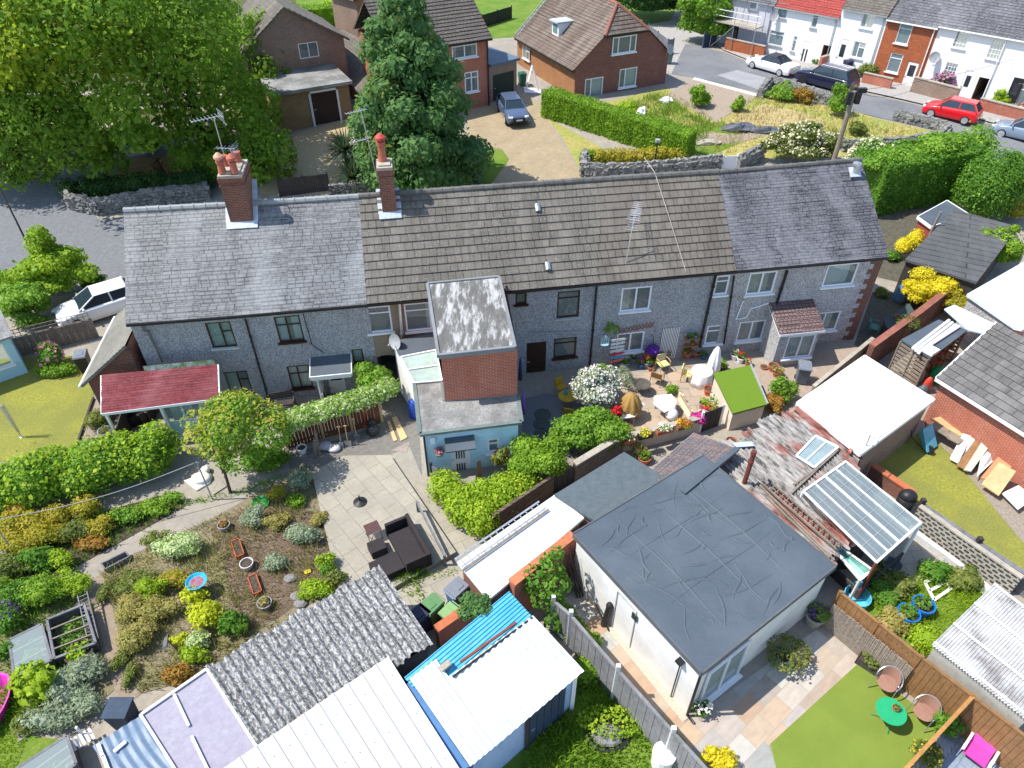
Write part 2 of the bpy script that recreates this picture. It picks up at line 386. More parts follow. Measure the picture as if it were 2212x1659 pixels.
LF['conifer']=leafmat('conifer_leaf',(.05,.11,.035),(.08,.165,.05),(.13,.22,.05),.5)
LF['coniferlight']=leafmat('conifer_tip',(.08,.12,.02),(.13,.15,.03),(.17,.13,.04))
LF['hedge']=leafmat('hedge_leaf',(.075,.15,.01),(.14,.24,.016),(.22,.32,.03))
LF['privet']=leafmat('privet_leaf',(.07,.15,.012),(.13,.24,.02),(.22,.32,.05))
LF['leylandii']=leafmat('leylandii_leaf',(.075,.16,.016),(.13,.24,.022),(.22,.33,.04))
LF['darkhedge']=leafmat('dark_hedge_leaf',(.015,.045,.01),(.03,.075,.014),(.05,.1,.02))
LF['lime']=leafmat('lime_leaf',(.13,.22,.012),(.22,.3,.016),(.3,.36,.03))
LF['yellow']=leafmat('yellow_leaf',(.34,.3,.012),(.5,.42,.02),(.62,.52,.05))
LF['acid']=leafmat('acid_leaf',(.24,.27,.012),(.34,.37,.016),(.42,.44,.03))
LF['pinktip']=leafmat('pink_tipped_leaf',(.17,.22,.02),(.25,.27,.025),(.32,.2,.09))
LF['gold']=leafmat('golden_leaf',(.18,.19,.015),(.29,.26,.02),(.34,.2,.05))
LF['grey']=leafmat('silver_leaf',(.13,.17,.09),(.22,.26,.17),(.33,.36,.28))
LF['varieg']=leafmat('variegated_leaf',(.16,.24,.05),(.36,.42,.2),(.6,.62,.45))
LF['olive']=leafmat('olive_leaf',(.07,.1,.02),(.13,.16,.03),(.2,.2,.05))
LF['dry']=leafmat('dry_stalk',(.15,.16,.035),(.27,.23,.065),(.36,.27,.12))
LF['rust']=leafmat('rusty_leaf',(.14,.1,.015),(.26,.16,.025),(.32,.11,.03))
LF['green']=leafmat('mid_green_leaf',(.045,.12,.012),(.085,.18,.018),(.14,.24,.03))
LF['cordy']=leafmat('cordyline_leaf',(.02,.045,.022),(.04,.07,.032),(.09,.11,.05))
for k,c in dict(pink=(.65,.22,.35),white=(.78,.76,.68),red=(.6,.02,.03),purple=(.2,.05,.45),magenta=(.6,.05,.3),cream=(.7,.66,.45),hydr=(.55,.24,.4),orange=(.65,.15,.02),yellowf=(.75,.6,.05)).items():
 LF['f_'+k]=leafmat('flower_'+k,mul(c,.7),c,mul(c,1.25),.2)
cam=bpy.data.cameras.new('camera');co_=bpy.data.objects.new('camera',cam);COL.objects.link(co_);SC.camera=co_
c_,s_=math.cos(RO),math.sin(RO);U_=V((0,math.sin(TH),math.cos(TH)));X_=V((1,0,0));fw=V((0,math.cos(TH),-math.sin(TH)))
rt,up=X_*c_+U_*s_,U_*c_-X_*s_
co_.matrix_world=Matrix(((rt.x,up.x,-fw.x,0),(rt.y,up.y,-fw.y,0),(rt.z,up.z,-fw.z,H),(0,0,0,1)))
cam.sensor_width=36;cam.lens=36*F/2212;cam.clip_end=2000;cam.clip_start=.5
SUN_EL,SUN_DIR=math.radians(58.0),V((-.9986,-.052,0)).normalized()
sd=V((SUN_DIR.x*math.cos(SUN_EL),SUN_DIR.y*math.cos(SUN_EL),math.sin(SUN_EL)))
sl=bpy.data.lights.new('sun','SUN');sl.energy=3.8;sl.angle=math.radians(.5);sl.color=(1,.955,.88)
so=bpy.data.objects.new('sun',sl);COL.objects.link(so);so.rotation_euler=sd.to_track_quat('Z','Y').to_euler();so.location=(-40,10,60)
w=bpy.data.worlds.new('World');SC.world=w;w.use_nodes=True
sk=w.node_tree.nodes.new('ShaderNodeTexSky');sk.sky_type='NISHITA';sk.sun_disc=False;sk.sun_elevation=SUN_EL
sk.sun_rotation=math.atan2(SUN_DIR.x,SUN_DIR.y);sk.air_density=1.0;sk.dust_density=.6
bg=w.node_tree.nodes['Background'];bg.inputs[1].default_value=.15;w.node_tree.links.new(sk.outputs[0],bg.inputs[0])
SC.view_settings.view_transform='Standard';SC.view_settings.look='None';SC.view_settings.gamma=1;SC.view_settings.exposure=.86
SC.cycles.max_bounces=6;SC.cycles.transparent_max_bounces=10
b=MB();xs=list(range(-150,210,5));ys=list(range(-30,330,3))
for i,y in enumerate(ys):
 for x in xs:b.v.append(V((x,y,hz(x,y))))
nx=len(xs)
for i in range(len(ys)-1):
 for j in range(nx-1):b.f.append((i*nx+j,i*nx+j+1,(i+1)*nx+j+1,(i+1)*nx+j));b.mi.append(0)
tag(b.build('ground',MT['concrete']),kind='structure')
def hwall(b,O,u,W,Hh,holes,n,rev=.1):
 "vertical wall from O along u, with rectangular openings and reveals"
 z=V((0,0,1));S=sorted({0.0,W}|{min(max(q,0),W)for h in holes for q in(h[0],h[2])});T=sorted({0.0,Hh}|{min(max(q,0),Hh)for h in holes for q in(h[1],h[3])})
 for i in range(len(S)-1):
  for j in range(len(T)-1):
   cs,ct=(S[i]+S[i+1])/2,(T[j]+T[j+1])/2
   if any(h[0]<cs<h[2]and h[1]<ct<h[3]for h in holes):continue
   q=[O+u*S[i]+z*T[j],O+u*S[i+1]+z*T[j],O+u*S[i+1]+z*T[j+1],O+u*S[i]+z*T[j+1]]
   b.poly(q if u.cross(z).dot(n)>0 else q[::-1])
 for h in holes:
  c=[O+u*h[0]+z*h[1],O+u*h[2]+z*h[1],O+u*h[2]+z*h[3],O+u*h[0]+z*h[3]]
  for i in range(4):b.poly([c[i],c[(i+1)%4],c[(i+1)%4]-n*rev,c[i]-n*rev])
def rect_on(px,O,u,n):
 "four photo corners TL TR BR BL -> rectangle s0,t0,s1,t1 on the wall plane"
 ps=[onplane(x,y,O,n)for x,y in px];s=[(p-O).dot(u)for p in ps];t=[p.z-O.z for p in ps]
 return((s[0]+s[3])/2,(t[2]+t[3])/2,(s[1]+s[2])/2,(t[0]+t[1])/2)
def window(par,O,u,n,r,fm,cols=((1,()),),sill=None,curt=None,fw=.06,label=None,back=.07,cside=None):
 z=V((0,0,1));s0,t0,s1,t1=r;w,h=s1-s0,t1-t0;P0=O+u*s0+z*t0-n*back;f=MB();d=.06
 R=Matrix((u,n,z)).transposed()
 def bar(a,bb,c,dd,th=d):f.box(P0+u*((a+c)/2)+z*((bb+dd)/2)+n*(th/2),(c-a,th,dd-bb),R=R)
 bar(0,0,w,fw);bar(0,h-fw,w,h);bar(0,fw,fw,h-fw);bar(w-fw,fw,w,h-fw)
 tot=sum(c[0]for c in cols);x=0
 for i,(cw,rows)in enumerate(cols):
  xa,x=x,x+cw/tot*w
  if i:bar(xa-fw*.5,fw,xa+fw*.5,h-fw,d*.9)
  for q in rows:bar(max(xa,0)+fw*.5,h*q-fw*.4,x-fw*.5,h*q+fw*.4,d*.85)
 o=f.build('window',fm,par)
 if label:o['label']=label
 g=MB();g.poly([P0+u*fw*.5+z*fw*.5+n*.015,P0+u*(w-fw*.5)+z*fw*.5+n*.015,P0+u*(w-fw*.5)+z*(h-fw*.5)+n*.015,P0+u*fw*.5+z*(h-fw*.5)+n*.015]);g.build('pane',MT['glass'],o)
 if sill:
  q=MB();q.box(P0+u*(w/2)-z*.04+n*(back+.04),(w+.16,.16,.08),R=R);q.build('sill',sill,o)
 if curt:
  q=MB();sides=cside or((0,.32),(.68,1));
  for a,e in sides:
   m=max(2,int((e-a)*w/.07));pts=[(a*w+(e-a)*w*i/m,(.03 if i%2 else 0))for i in range(m+1)]
   for i in range(m):
    A_,B_=pts[i],pts[i+1]
    q.poly([P0+u*A_[0]-n*(.1+A_[1])+z*.02,P0+u*B_[0]-n*(.1+B_[1])+z*.02,P0+u*B_[0]-n*(.1+B_[1])+z*h,P0+u*A_[0]-n*(.1+A_[1])+z*h])
  q.build('curtain',curt,o)
 return o
def door(par,O,u,n,r,m,panels=(),label=None,glass=None):
 z=V((0,0,1));s0,t0,s1,t1=r;P0=O+u*s0+z*t0-n*.05;w,h=s1-s0,t1-t0;R=Matrix((u,n,z)).transposed()
 q=MB();q.box(P0+u*w/2+z*h/2,(w,.05,h),R=R)
 for a,c,e,g in panels:q.box(P0+u*w*(a+e)/2+z*h*(c+g)/2+n*.03,(w*(e-a),.025,h*(g-c)),R=R)
 o=q.build('door',m,par)
 if label:o['label']=label
 if glass:
  k=MB()
  for a,c,e,g in glass:k.box(P0+u*w*(a+e)/2+z*h*(c+g)/2+n*.032,(w*(e-a),.02,h*(g-c)),R=R)
  k.build('pane',MT['glassdark'],o)
 k=MB();k.box(P0+u*w*.1+z*h*.48+n*.06,(.12,.05,.04),R=R);k.build('handle',MT['alu'],o)
 return o
MT['glassdark']=plain('dark_glass',(.03,.04,.045),.08,.3,spec=.6)
def courses(b,E0,E1,R1,R0,n,th=.03,over=.0):
 "roof slope laid in n stepped courses"
 E0,E1,R1,R0=map(V,(E0,E1,R1,R0));nn=(E1-E0).cross(R0-E0).normalized()
 if nn.z<0:nn=-nn
 m=max(1,int((E1-E0).length/1.1));jt=.011 if th>.03 else.006;g=random.Random(int(abs(E0.x*77+E0.y*31)));J=[[g.uniform(-jt,jt)for _ in range(m+1)]for _ in range(n+1)]
 for i in range(n):
  a,c=i/n,(i+1)/n
  L0,L1,L2,L3=E0.lerp(R0,a),E1.lerp(R1,a),E1.lerp(R1,c),E0.lerp(R0,c)
  for k in range(m):
   s,e=k/m,(k+1)/m;A,B_,C_,D=L0.lerp(L1,s)+nn*J[i][k],L0.lerp(L1,e)+nn*J[i][k+1],L3.lerp(L2,e)+nn*J[i+1][k+1],L3.lerp(L2,s)+nn*J[i+1][k]
   q=[A+nn*th,B_+nn*th,C_+nn*.003,D+nn*.003];q=q if(q[1]-q[0]).cross(q[3]-q[0]).z>0 else q[::-1]
   b.poly(q);b.poly([A-nn*.01,B_-nn*.01,B_+nn*th,A+nn*th])
 b.poly([E0+nn*th,R0,R0-nn*.1,E0-nn*.1]);b.poly([E1+nn*th,R1,R1-nn*.1,E1-nn*.1])
def ridge_line(par,a,c,mat,r=.13,step=.45):
 b=MB();a,c=V(a),V(c);L=(c-a).length;n=max(1,int(L/step));d=(c-a)/n
 for i in range(n):
  p,q=a+d*i,a+d*(i+1)*1.0;h=random.uniform(-.008,.008)
  b.tube([p+V((0,0,h)),q+V((0,0,h-.01))-d*.03],[r*1.0,r*1.0],8);b.tube([q-d*.08,q+d*.02],[r*1.14]*2,8)
 return b.build('ridge_tiles',mat,par)
def pipe_on(par,O,u,n,pts,m,r=.05,name='drainpipe',off=.09):
 b=MB();P=[onplane(x,y,O+n*off,n)for x,y in pts];b.tube(P,r,8)
 for i in range(len(P)-1):
  L=(P[i+1]-P[i]).length;k=int(L/1.4)
  for j in range(k):q=P[i].lerp(P[i+1],(j+.6)/max(k,1));dd=(P[i+1]-P[i]).normalized();b.tube([q-dd*.05,q+dd*.05],r*1.35,8)
 return b.build(name,m,par)
ZE,ZR=5.0,8.1
class Sec:pass
def terrace_piece(name,label,e0,e1,r0,r1,roofmat,ncourse,th,wallmat,holes,cat='house',rear=True,ends=(0,0)):
 s=Sec();E0,E1,R0,R1=Q(*e0,ZE),Q(*e1,ZE),Q(*r0,ZR),Q(*r1,ZR)
 u=(E1-E0).normalized();n=V((u.y,-u.x,0));O=E0-n*.28;O.z=-.25;W=(E1-E0).length
 s.u,s.n,s.O,s.W=u,n,O,W;s.E0,s.E1,s.R0,s.R1=E0,E1,R0,R1
 s.t=thing(name,label,cat,(O+u*W/2+V((0,0,.25))))
 s.rects=[rect_on(h,O,u,n)for h in holes]
 b=MB();hwall(b,O,u,W,ZE+.22,s.rects,n)
 B0,B1=R0*2-E0,R1*2-E1;B0.z=B1.z=ZE;O2,O3=B0+n*.28,B1+n*.28;O2.z=O3.z=-.25;A1=O+u*W
 hwall(b,O3,-u,(O3-O2).length,ZE+.22,[],-n)
 for P0,P1,RR,flip in((O,O2,R0,0),(A1,O3,R1,1)):
  q=[P0,P1,V((P1.x,P1.y,ZE-.03)),RR-V((0,0,.12)),V((P0.x,P0.y,ZE-.03))];b.poly(q[::-1]if not flip else q)
 s.wall=b.build('wall',wallmat,s.t)
 b=MB();courses(b,E0,E1,R1,R0,ncourse,th);b.poly([E0,E1,E1-n*.3,E0-n*.3])
 courses(b,B1,B0,R0,R1,max(6,ncourse//2),th)
 s.roof=b.build('roof',roofmat,s.t);s.B0,s.B1=B0,B1
 g=MB();c=V((0,0,-.07));g.beam(E0+c-n*.0,E1+c,.11,.1);g.build('gutter',MT['black'],s.t)
 return s
BF=MT['brownframe'];UP=MT['upvc']
j1=(505,682);jr1=(520,441)
h1w=[[(441.7,697),(496.7,694.7),(513.3,747.3),(460,752.3)],[(480,804.7),(533,800),(546.7,848),(500,851)]]
S1=terrace_piece('terraced_house','grey pebbledash end house with pale slate roof and a red tiled lean-to',(272,700),j1,(268,455),jr1,MT['slate'],30,.012,MT['dash'],h1w)
for i,r in enumerate(S1.rects):
 window(S1.t,S1.O,S1.u,S1.n,r,BF,((.56,()),(.44,(.62,))),plain('pale_sill',(.45,.5,.46))if i==0 else BF,MT['greencurt']if i==0 else MT['net'],cside=((0,1),)if i==0 else((0,.6),))
h2w=[[(592,684.7),(644.7,680.7),(660,735.7),(603,739)],[(619.7,791),(666,788),(678,836),(630,840)],[(757,755.7),(783,753),(787,783),(766,785)],[(708,803),(744,801),(749.7,866),(716,866)]]
S2=terrace_piece('terraced_house','grey pebbledash house with pale slate roof and a felt door canopy',j1,(793,657),jr1,(775,425),MT['slate'],30,.012,MT['dash'],h2w)
for i,r in enumerate(S2.rects[:3]):
 window(S2.t,S2.O,S2.u,S2.n,r,BF,((.45,(.66,)),(.55,(.66,)))if i<2 else((1,()),),BF,MT['net']if i<2 else MT['greencurt'],cside=((0,1),)if i!=0 else((0,.38),(.62,1)))
door(S2.t,S2.O,S2.u,S2.n,S2.rects[3],MT['white'],[(.15+.14*k,.05,.26+.14*k,.62)for k in range(5)],'white boarded door under the canopy',[(.15,.7,.85,.93)])
for S in(S1,S2):ridge_line(S.t,S.R0+V((0,0,.02)),S.R1+V((0,0,.02)),plain('pale_ridge',(.25,.265,.27),.7,.2,4))
pipe_on(S1.t,S1.O,S1.u,S1.n,[(530,690),(580,862)],MT['black'],.045)
pipe_on(S2.t,S2.O,S2.u,S2.n,[(652,668),(674,745),(700,762)],MT['black'],.02,'cable')
n,u,O=S2.n,S2.u,S2.O
a,c=onplane(671,771,O,n),onplane(757,764.7,O,n);zt=(a.z+c.z)/2;a.z=c.z=zt;L=(c-a).length
cv=MB();cv.slab([a,c,c+n*1.05-V((0,0,.3)),a+n*1.05-V((0,0,.3))],.1);co=cv.build('canopy',MT['felt'],S2.t)
cv=MB();dz=V((0,0,-.38));cv.beam(a+n*1.07+dz,c+n*1.07+dz,.05,.22);cv.beam(a-u*.03-V((0,0,.08)),a-u*.03+n*1.05+dz,.04,.2);cv.beam(c+u*.03-V((0,0,.08)),c+u*.03+n*1.05+dz,.04,.2);cv.build('fascia',MT['white'],co)
cv=MB();p=a+u*.25;p.z=0
for k in(0,.55,1.0):cv.beam(p+n*k,p+n*k+V((0,0,zt-.1-.28*k)),.07,.07)
cv.beam(p+V((0,0,.55)),p+n+V((0,0,.55)),.06,.08);cv.build('side_screen',MT['white'],S2.t)
cv=MB();cv.poly([p+V((0,0,.6)),p+n+V((0,0,.6)),p+n+V((0,0,zt-.5)),p+V((0,0,zt-.2))]);cv.build('screen_glass',MT['glass'],S2.t)
cv=MB();cv.poly([p+V((0,0,0)),p+n,p+n+V((0,0,.55)),p+V((0,0,.55))]);cv.build('screen_board',MT['darkwood'],S2.t)
e3=(1290,611.5);h3w=[[(788,663.7),(842,659.7),(849,714.7),(798,719.7)],[(872,656),(928,653),(934,711),(878,716)],
[(1114,633),(1138.7,632),(1136.7,656),(1112.7,657)],[(1205,629.7),(1253.7,627),(1250,683.7),(1202,687)],[(1198,731),(1246,728.7),(1243.7,769.7),(1194,773)],[(1137.7,741),(1180,738),(1178,815),(1136.7,818)],[(808,768),(860,765),(872,850),(820,872)]]
S3=terrace_piece('terraced_house','grey pebbledash middle house with brown concrete tiled roof and dark brown door',(793,657),e3,(775,425),(1300,388),MT['conctile'],13,.055,MT['dash'],h3w)
wl=((1,(.74,)),)
for i,r in enumerate(S3.rects[:5]):
 window(S3.t,S3.O,S3.u,S3.n,r,UP if i<2 else BF,wl if i!=2 else((1,()),),UP if i<2 else plain('worn_sill',(.4,.43,.42))if i==3 else BF,MT['net']if i==1 else None,cside=((.82,1),),fw=.07)
door(S3.t,S3.O,S3.u,S3.n,S3.rects[5],BF,[(.18,.08,.82,.3),(.18,.36,.82,.52),(.18,.58,.82,.92)],'dark brown panelled door')
b=MB();n,u,O=S3.n,S3.u,S3.O
r=S3.rects[6];z=V((0,0,1))
skin=[S3.rects[0],S3.rects[1],r]
W3=(onplane(945,700,O,n)-O).dot(u);hwall(b,O+n*.012,u,W3,ZE+.2,skin,n,.02);b.build('roughcast_panel',MT['dashbrown'],S3.t)
b=MB();cs=(r[0]+r[2])/2;w2=(r[2]-r[0])/2;K=10
for k in range(K):
 a0,a1=math.pi*k/K,math.pi*(k+1)/K
 p0=O+u*(cs-w2*math.cos(a0))+z*(r[3]-.32+.32*math.sin(a0));p1=O+u*(cs-w2*math.cos(a1))+z*(r[3]-.32+.32*math.sin(a1))
 q0,q1=V((p0.x,p0.y,O.z+r[3])),V((p1.x,p1.y,O.z+r[3]));b.poly([p0+n*.014,p1+n*.014,q1+n*.014,q0+n*.014]);b.poly([p0+n*.014,p1+n*.014,p1-n*.1,p0-n*.1])
b.build('passage_arch',MT['dashbrown'],S3.t)
b=MB()
A_,B_=O+u*r[0]-n*.1,O+u*r[2]-n*.1
b.poly([A_,A_-n*6,A_-n*6+z*r[3],A_+z*r[3]]);b.poly([B_,B_-n*6,B_-n*6+z*r[3],B_+z*r[3]]);b.poly([A_+z*r[3],B_+z*r[3],B_-n*6+z*r[3],A_-n*6+z*r[3]]);b.poly([A_-n*6,B_-n*6,B_-n*6+z*r[3],A_-n*6+z*r[3]])
b.build('passage',MT['room'],S3.t)
pipe_on(S3.t,O,u,n,[(862,640),(864,668),(871,753)],MT['alu'],.07,'vent_pipe',.12)
pipe_on(S3.t,O,u,n,[(1289,620),(1274,790)],MT['black'],.05)
pipe_on(S3.t,O,u,n,[(1150,720),(1262,716),(1276,728)],MT['grey'],.03)
h4w=[[(1344,622),(1409,618),(1402.7,668),(1338,673.7)],[(1332.7,721),(1392,715.7),(1388.7,756),(1330,763)],[(1547.7,596),(1577,594.7),(1571,634.7),(1539,638)],[(1529,704.7),(1564,701),(1559,739.7),(1520,744.7)],[(1428.7,709.7),(1468.7,705.7),(1456,783),(1421,786)]]
S4=terrace_piece('terraced_house','grey pebbledash house with brown tiled roof behind the patio full of pots',e3,(1590,585),(1300,388),(1550,372),MT['conctile2'],13,.055,MT['dash'],h4w)
for i,r in enumerate(S4.rects[:4]):
 window(S4.t,S4.O,S4.u,S4.n,r,UP,((.5,()),(.5,()))if i<2 else((1,(.7,)),),UP,[MT['creamcurt'],MT['creamcurt'],MT['net'],None][i],cside=((.1,.35),)if i<2 else((0,.3),),fw=.08)
door(S4.t,S4.O,S4.u,S4.n,S4.rects[4],MT['darkwood'],(),'dark doorway behind a striped fly curtain')
b=MB();r=S4.rects[4]
for k in range(11):
 x=r[0]+(r[2]-r[0])*(k+.3)/11;w_=(r[2]-r[0])/20;zz=r[1]+.04+random.random()*.05
 b.poly([S4.O+S4.u*x+S4.n*.02+z*zz,S4.O+S4.u*(x+w_)+S4.n*(.03)+z*zz,S4.O+S4.u*(x+w_)+S4.n*.02+z*r[3],S4.O+S4.u*x+S4.n*.02+z*r[3]])
b.build('fly_curtain',MT['white'],S4.t,)
pipe_on(S4.t,S4.O,S4.u,S4.n,[(1549,583),(1511,750)],MT['black'],.065,'soil_pipe',.1)
pipe_on(S4.t,S4.O,S4.u,S4.n,[(1586,596),(1564,742)],MT['black'],.045)
for S in(S3,S4):ridge_line(S.t,S.R0+V((0,0,.04)),S.R1+V((0,0,.04)),MT['ridge'])
h5w=[[(1621,590),(1679,585),(1670,632),(1609,637)],[(1597.7,696),(1654,691),(1647.7,733),(1589,738)],[(1789,573),(1855.7,567),(1844,613),(1774,621)],[(1752,679),(1817,670),(1806,711),(1740,719)]]
S5=terrace_piece('terraced_house','pebbledash end house with dark purple slate roof, red brick quoins and small porch',(1590,585),(1920,555),(1550,372),(1860,345),MT['slatedark'],34,.012,MT['dashlight'],h5w)
for i,r in enumerate(S5.rects):
 window(S5.t,S5.O,S5.u,S5.n,r,UP,((.5,()),(.5,()))if i!=2 else((1,()),),UP,MT['creamcurt']if i<2 else MT['net'],cside=((0,.8),),fw=.08)
ridge_line(S5.t,S5.R0+V((0,0,.02)),S5.R1+V((0,0,.02)),MT['ridge'],.11)
b=MB();O,u,n=S5.O,S5.u,S5.n;k=0;zz=0
while zz<ZE+.1:
 wq=.62 if k%2 else.38;b.box(O+u*(S5.W-wq/2+.01)+z*(zz+.14)+n*.0,(wq,.03,.275),R=Matrix((u,n,z)).transposed());k+=1;zz+=.28
b.build('brick_quoins',MT['oldbrick'],S5.t)
A1=O+u*(S5.W+.012);b=MB();O3=S5.B1+n*.28;O3.z=-.25;b.poly([A1,O3+u*.012,V((O3.x,O3.y,ZE))+u*.012,S5.R1-V((0,0,.13))+u*.012,V((A1.x,A1.y,ZE))]);b.build('brick_gable',MT['oldbrick'],S5.t)
pipe_on(S5.t,O,u,n,[(1700.7,584.7),(1660,712),(1658,772)],MT['black'],.065)
pipe_on(S5.t,O,u,n,[(1606,650),(1590,690),(1612,686),(1622,667),(1660,655)],MT['white'],.03,'waste_pipe')
P0=Q(1672,803,0);P1=Q(1732,790,0);pu=u;pw=(P1-P0).dot(u)
dep=1.5;a=O+u*((P0-O).dot(u));a.z=0;c=a+u*pw;b=MB();hh,hh2=2.15,2.75
fr=rect_on([(1702,727),(1762,722),(1752,769.7),(1692,774.7)],a+n*dep,u,n)
pp=pw;
pw=max(pw,fr[2]+.12);c=a+u*pw
hwall(b,a+n*dep,u,pw,hh,[fr],n,.06);b.poly([a,a+n*dep,a+n*dep+z*hh,a+z*hh2]);b.poly([c,c+z*hh2,c+n*dep+z*hh,c+n*dep])
po=b.build('porch',MT['dashlight'],S5.t);window(po,a+n*dep,u,n,fr,UP,((.5,()),(.5,())),UP,MT['net'],cside=((0,1),),fw=.08)
for k in kids(po):pass
b=MB();ov=.12;courses(b,a-u*ov+n*(dep+.15)+z*(hh-.02),c+u*ov+n*(dep+.15)+z*(hh-.02),c+u*ov+z*(hh2+.08),a-u*ov+z*(hh2+.08),8,.04);b.build('porch_roof',MT['pantile'],po)
b=MB();b.beam(a-u*(ov-.02)+n*(dep+.15)+z*(hh-.1),a-u*(ov-.02)+z*(hh2),.04,.16);b.beam(a-u*ov+n*(dep+.16)+z*(hh-.1),c+u*ov+n*(dep+.16)+z*(hh-.1),.05,.12);b.build('porch_fascia',MT['white'],po)
def on_roof(S,x,y):nn=(S.E1-S.E0).cross(S.R0-S.E0).normalized();return onplane(x,y,S.E0,nn),(nn if nn.z>0 else-nn)
for S,x,y in((S3,1162,456),(S3,1184,582)):
 p,nn=on_roof(S,x,y);b=MB();b.tube([p+S.n*.1+z*.02,p-S.n*.2+z*.22],.13,10);b.build('tile_vent',MT['galv'],S.t)
p,nn=on_roof(S5,1846,372);b=MB();b.lathe(p-z*.2,[(.13,0),(.13,.55),(.2,.56),(.2,.66),(.05,.72)],12);b.build('flue',MT['galv'],S5.t)
b=MB();R=Matrix((S5.u,nn.cross(S5.u),nn)).transposed();b.box(p+nn*.03,(.55,.5,.05),R=R);b.build('flashing',MT['lead'],S5.t)
def chimney(S,base_px,w,d,h,pots,ang=0,label=None,capm=None):
 p,nn=on_roof(S,*base_px);u,n=S.u,S.n;R=Matrix((u,n,z)).transposed();b=MB()
 top=p+z*h-n*(d/2);c=top-z*h*.5-z*.5;b.box(c,(w,d,h+1.0),R=R);b.box(top-z*.38,(w+.08,d+.08,.1),R=R);b.box(top-z*.12,(w+.1,d+.1,.2),R=R)
 ch=b.build('chimney',MT['oldbrick'],S.t);b=MB();b.box(top+z*.03,(w+.04,d+.04,.12),R=R);b.box(top+z*.1,(w*.8,d*.8,.12),R=R);b.build('mortar_cap',MT['stonepot'],ch)
 b=MB();ln=nn.cross(u);RR=Matrix((u,ln,nn)).transposed();b.box(p+nn*.02+n*.08,(w+.35,.34,.05),R=RR)
 for sx in(-1,1):b.box(p+u*sx*(w/2+.1)-n*d*.5+z*(d*.5*.82+.02),(.2,d*1.25,.05),R=RR)
 b.build('flashing',MT['lead'],ch)
 for(sx,sy,r,hh,m,capk)in pots:
  q=top+u*sx+n*sy+z*.14;b=MB();b.lathe(q,[(r*1.15,0),(r*1.0,hh*.3),(r*.85,hh*.8),(r*1.1,hh*.82),(r*1.1,hh)],14);pt=b.build('chimney_pot',m,ch,smooth=False)
  if capk:b=MB();b.lathe(q+z*hh,[(r*.6,0),(r*.6,.1),(r*1.35,.12),(r*1.3,.2),(r*.4,.33),(.01,.35)],14);b.build('cowl',capk,pt)
 return ch,top
TP=plain('red_pot',(.4,.12,.075),.7,.2)
ch1,top1=chimney(S1,(524,484),.95,1.6,2.1,[(-.3,.55,.15,.5,TP,plain('peach_cowl',(.55,.3,.2))),(.2,.62,.15,.45,TP,TP),(-.25,-.1,.14,.45,TP,None),(.2,-.45,.14,.45,TP,None)])
ch2,top2=chimney(S3,(843,463),.62,.95,2.05,[(-.05,-.1,.17,.85,TP,plain('red_cowl',(.5,.06,.05)))])
z=V((0,0,1))
def ctr(ps):return sum((V(p)for p in ps),V())/len(ps)
def flat_hut(name,label,cat,px,zr,wallmat,roofmat,th=.12,ov=.12,fascia=None,zb=-.05,group=None,uva=None,roofname='roof'):
 zs=zr if isinstance(zr,(list,tuple))else[zr]*len(px);P=[Q(u,v,q)for(u,v),q in zip(px,zs)];c=ctr(P)
 t=thing(name,label,cat,(c.x,c.y,max(zb,0)),0,group)
 if uva is None:d=P[1]-P[0];uva=math.atan2(d.y,d.x)
 b=MB();b.slab(P,th);r=b.build(roofname,roofmat,t,uva=uva)
 I=[]
 for p in P:d=(c-p);d.z=0;I.append(p+d.normalized()*ov*1.4)
 b=MB();n=len(I);ar=sum(I[i].x*I[(i+1)%n].y-I[(i+1)%n].x*I[i].y for i in range(n))
 if ar<0:I=I[::-1]
 for i in range(n):
  p,q=I[i],I[(i+1)%n];b.poly([V((p.x,p.y,zb)),V((q.x,q.y,zb)),q-z*(th-.01),p-z*(th-.01)])
 w=b.build('wall',wallmat,t)
 if fascia:
  b=MB();m=len(P)
  for i in range(m):b.beam(P[i]-z*(th*.5),P[(i+1)%m]-z*(th*.5),.05,th+.06)
  b.build('fascia',fascia,r)
 t_=Sec();t_.t,t_.P,t_.I,t_.c,t_.roof,t_.wall=t,P,I,c,r,w
 return t_
def corr(b,A,B,C_,D,n,amp,k=6,rag=0.0,box=False):
 "corrugated sheet; ridges run from edge AB to edge DC"
 A,B,C_,D=map(V,(A,B,C_,D));nn=(B-A).cross(D-A).normalized();nn=nn if nn.z>0 else-nn
 m=n*k;R=8;base=len(b.v);ofs=[random.uniform(-rag,rag)for _ in range(n+1)]
 for j in range(R+1):
  for i in range(m+1):
   s=i/m;ph=s*n;o=ofs[int(ph)]
   h=math.sin(2*math.pi*ph)*amp if not box else(amp if(ph%1)<.22 else-amp)
   t=j/R;t=t if 0<j<R else t+(o if j==R else-o)
   b.v.append(A.lerp(B,s).lerp(D.lerp(C_,s),t)+nn*h)
 for j in range(R):
  for i in range(m):
   q=base+j*(m+1)+i;f=(q,q+1,q+m+2,q+m+1)
   b.f.append(f if(b.v[f[1]]-b.v[f[0]]).cross(b.v[f[3]]-b.v[f[0]]).z>0 else f[::-1]);b.mi.append(b.m)
 return b
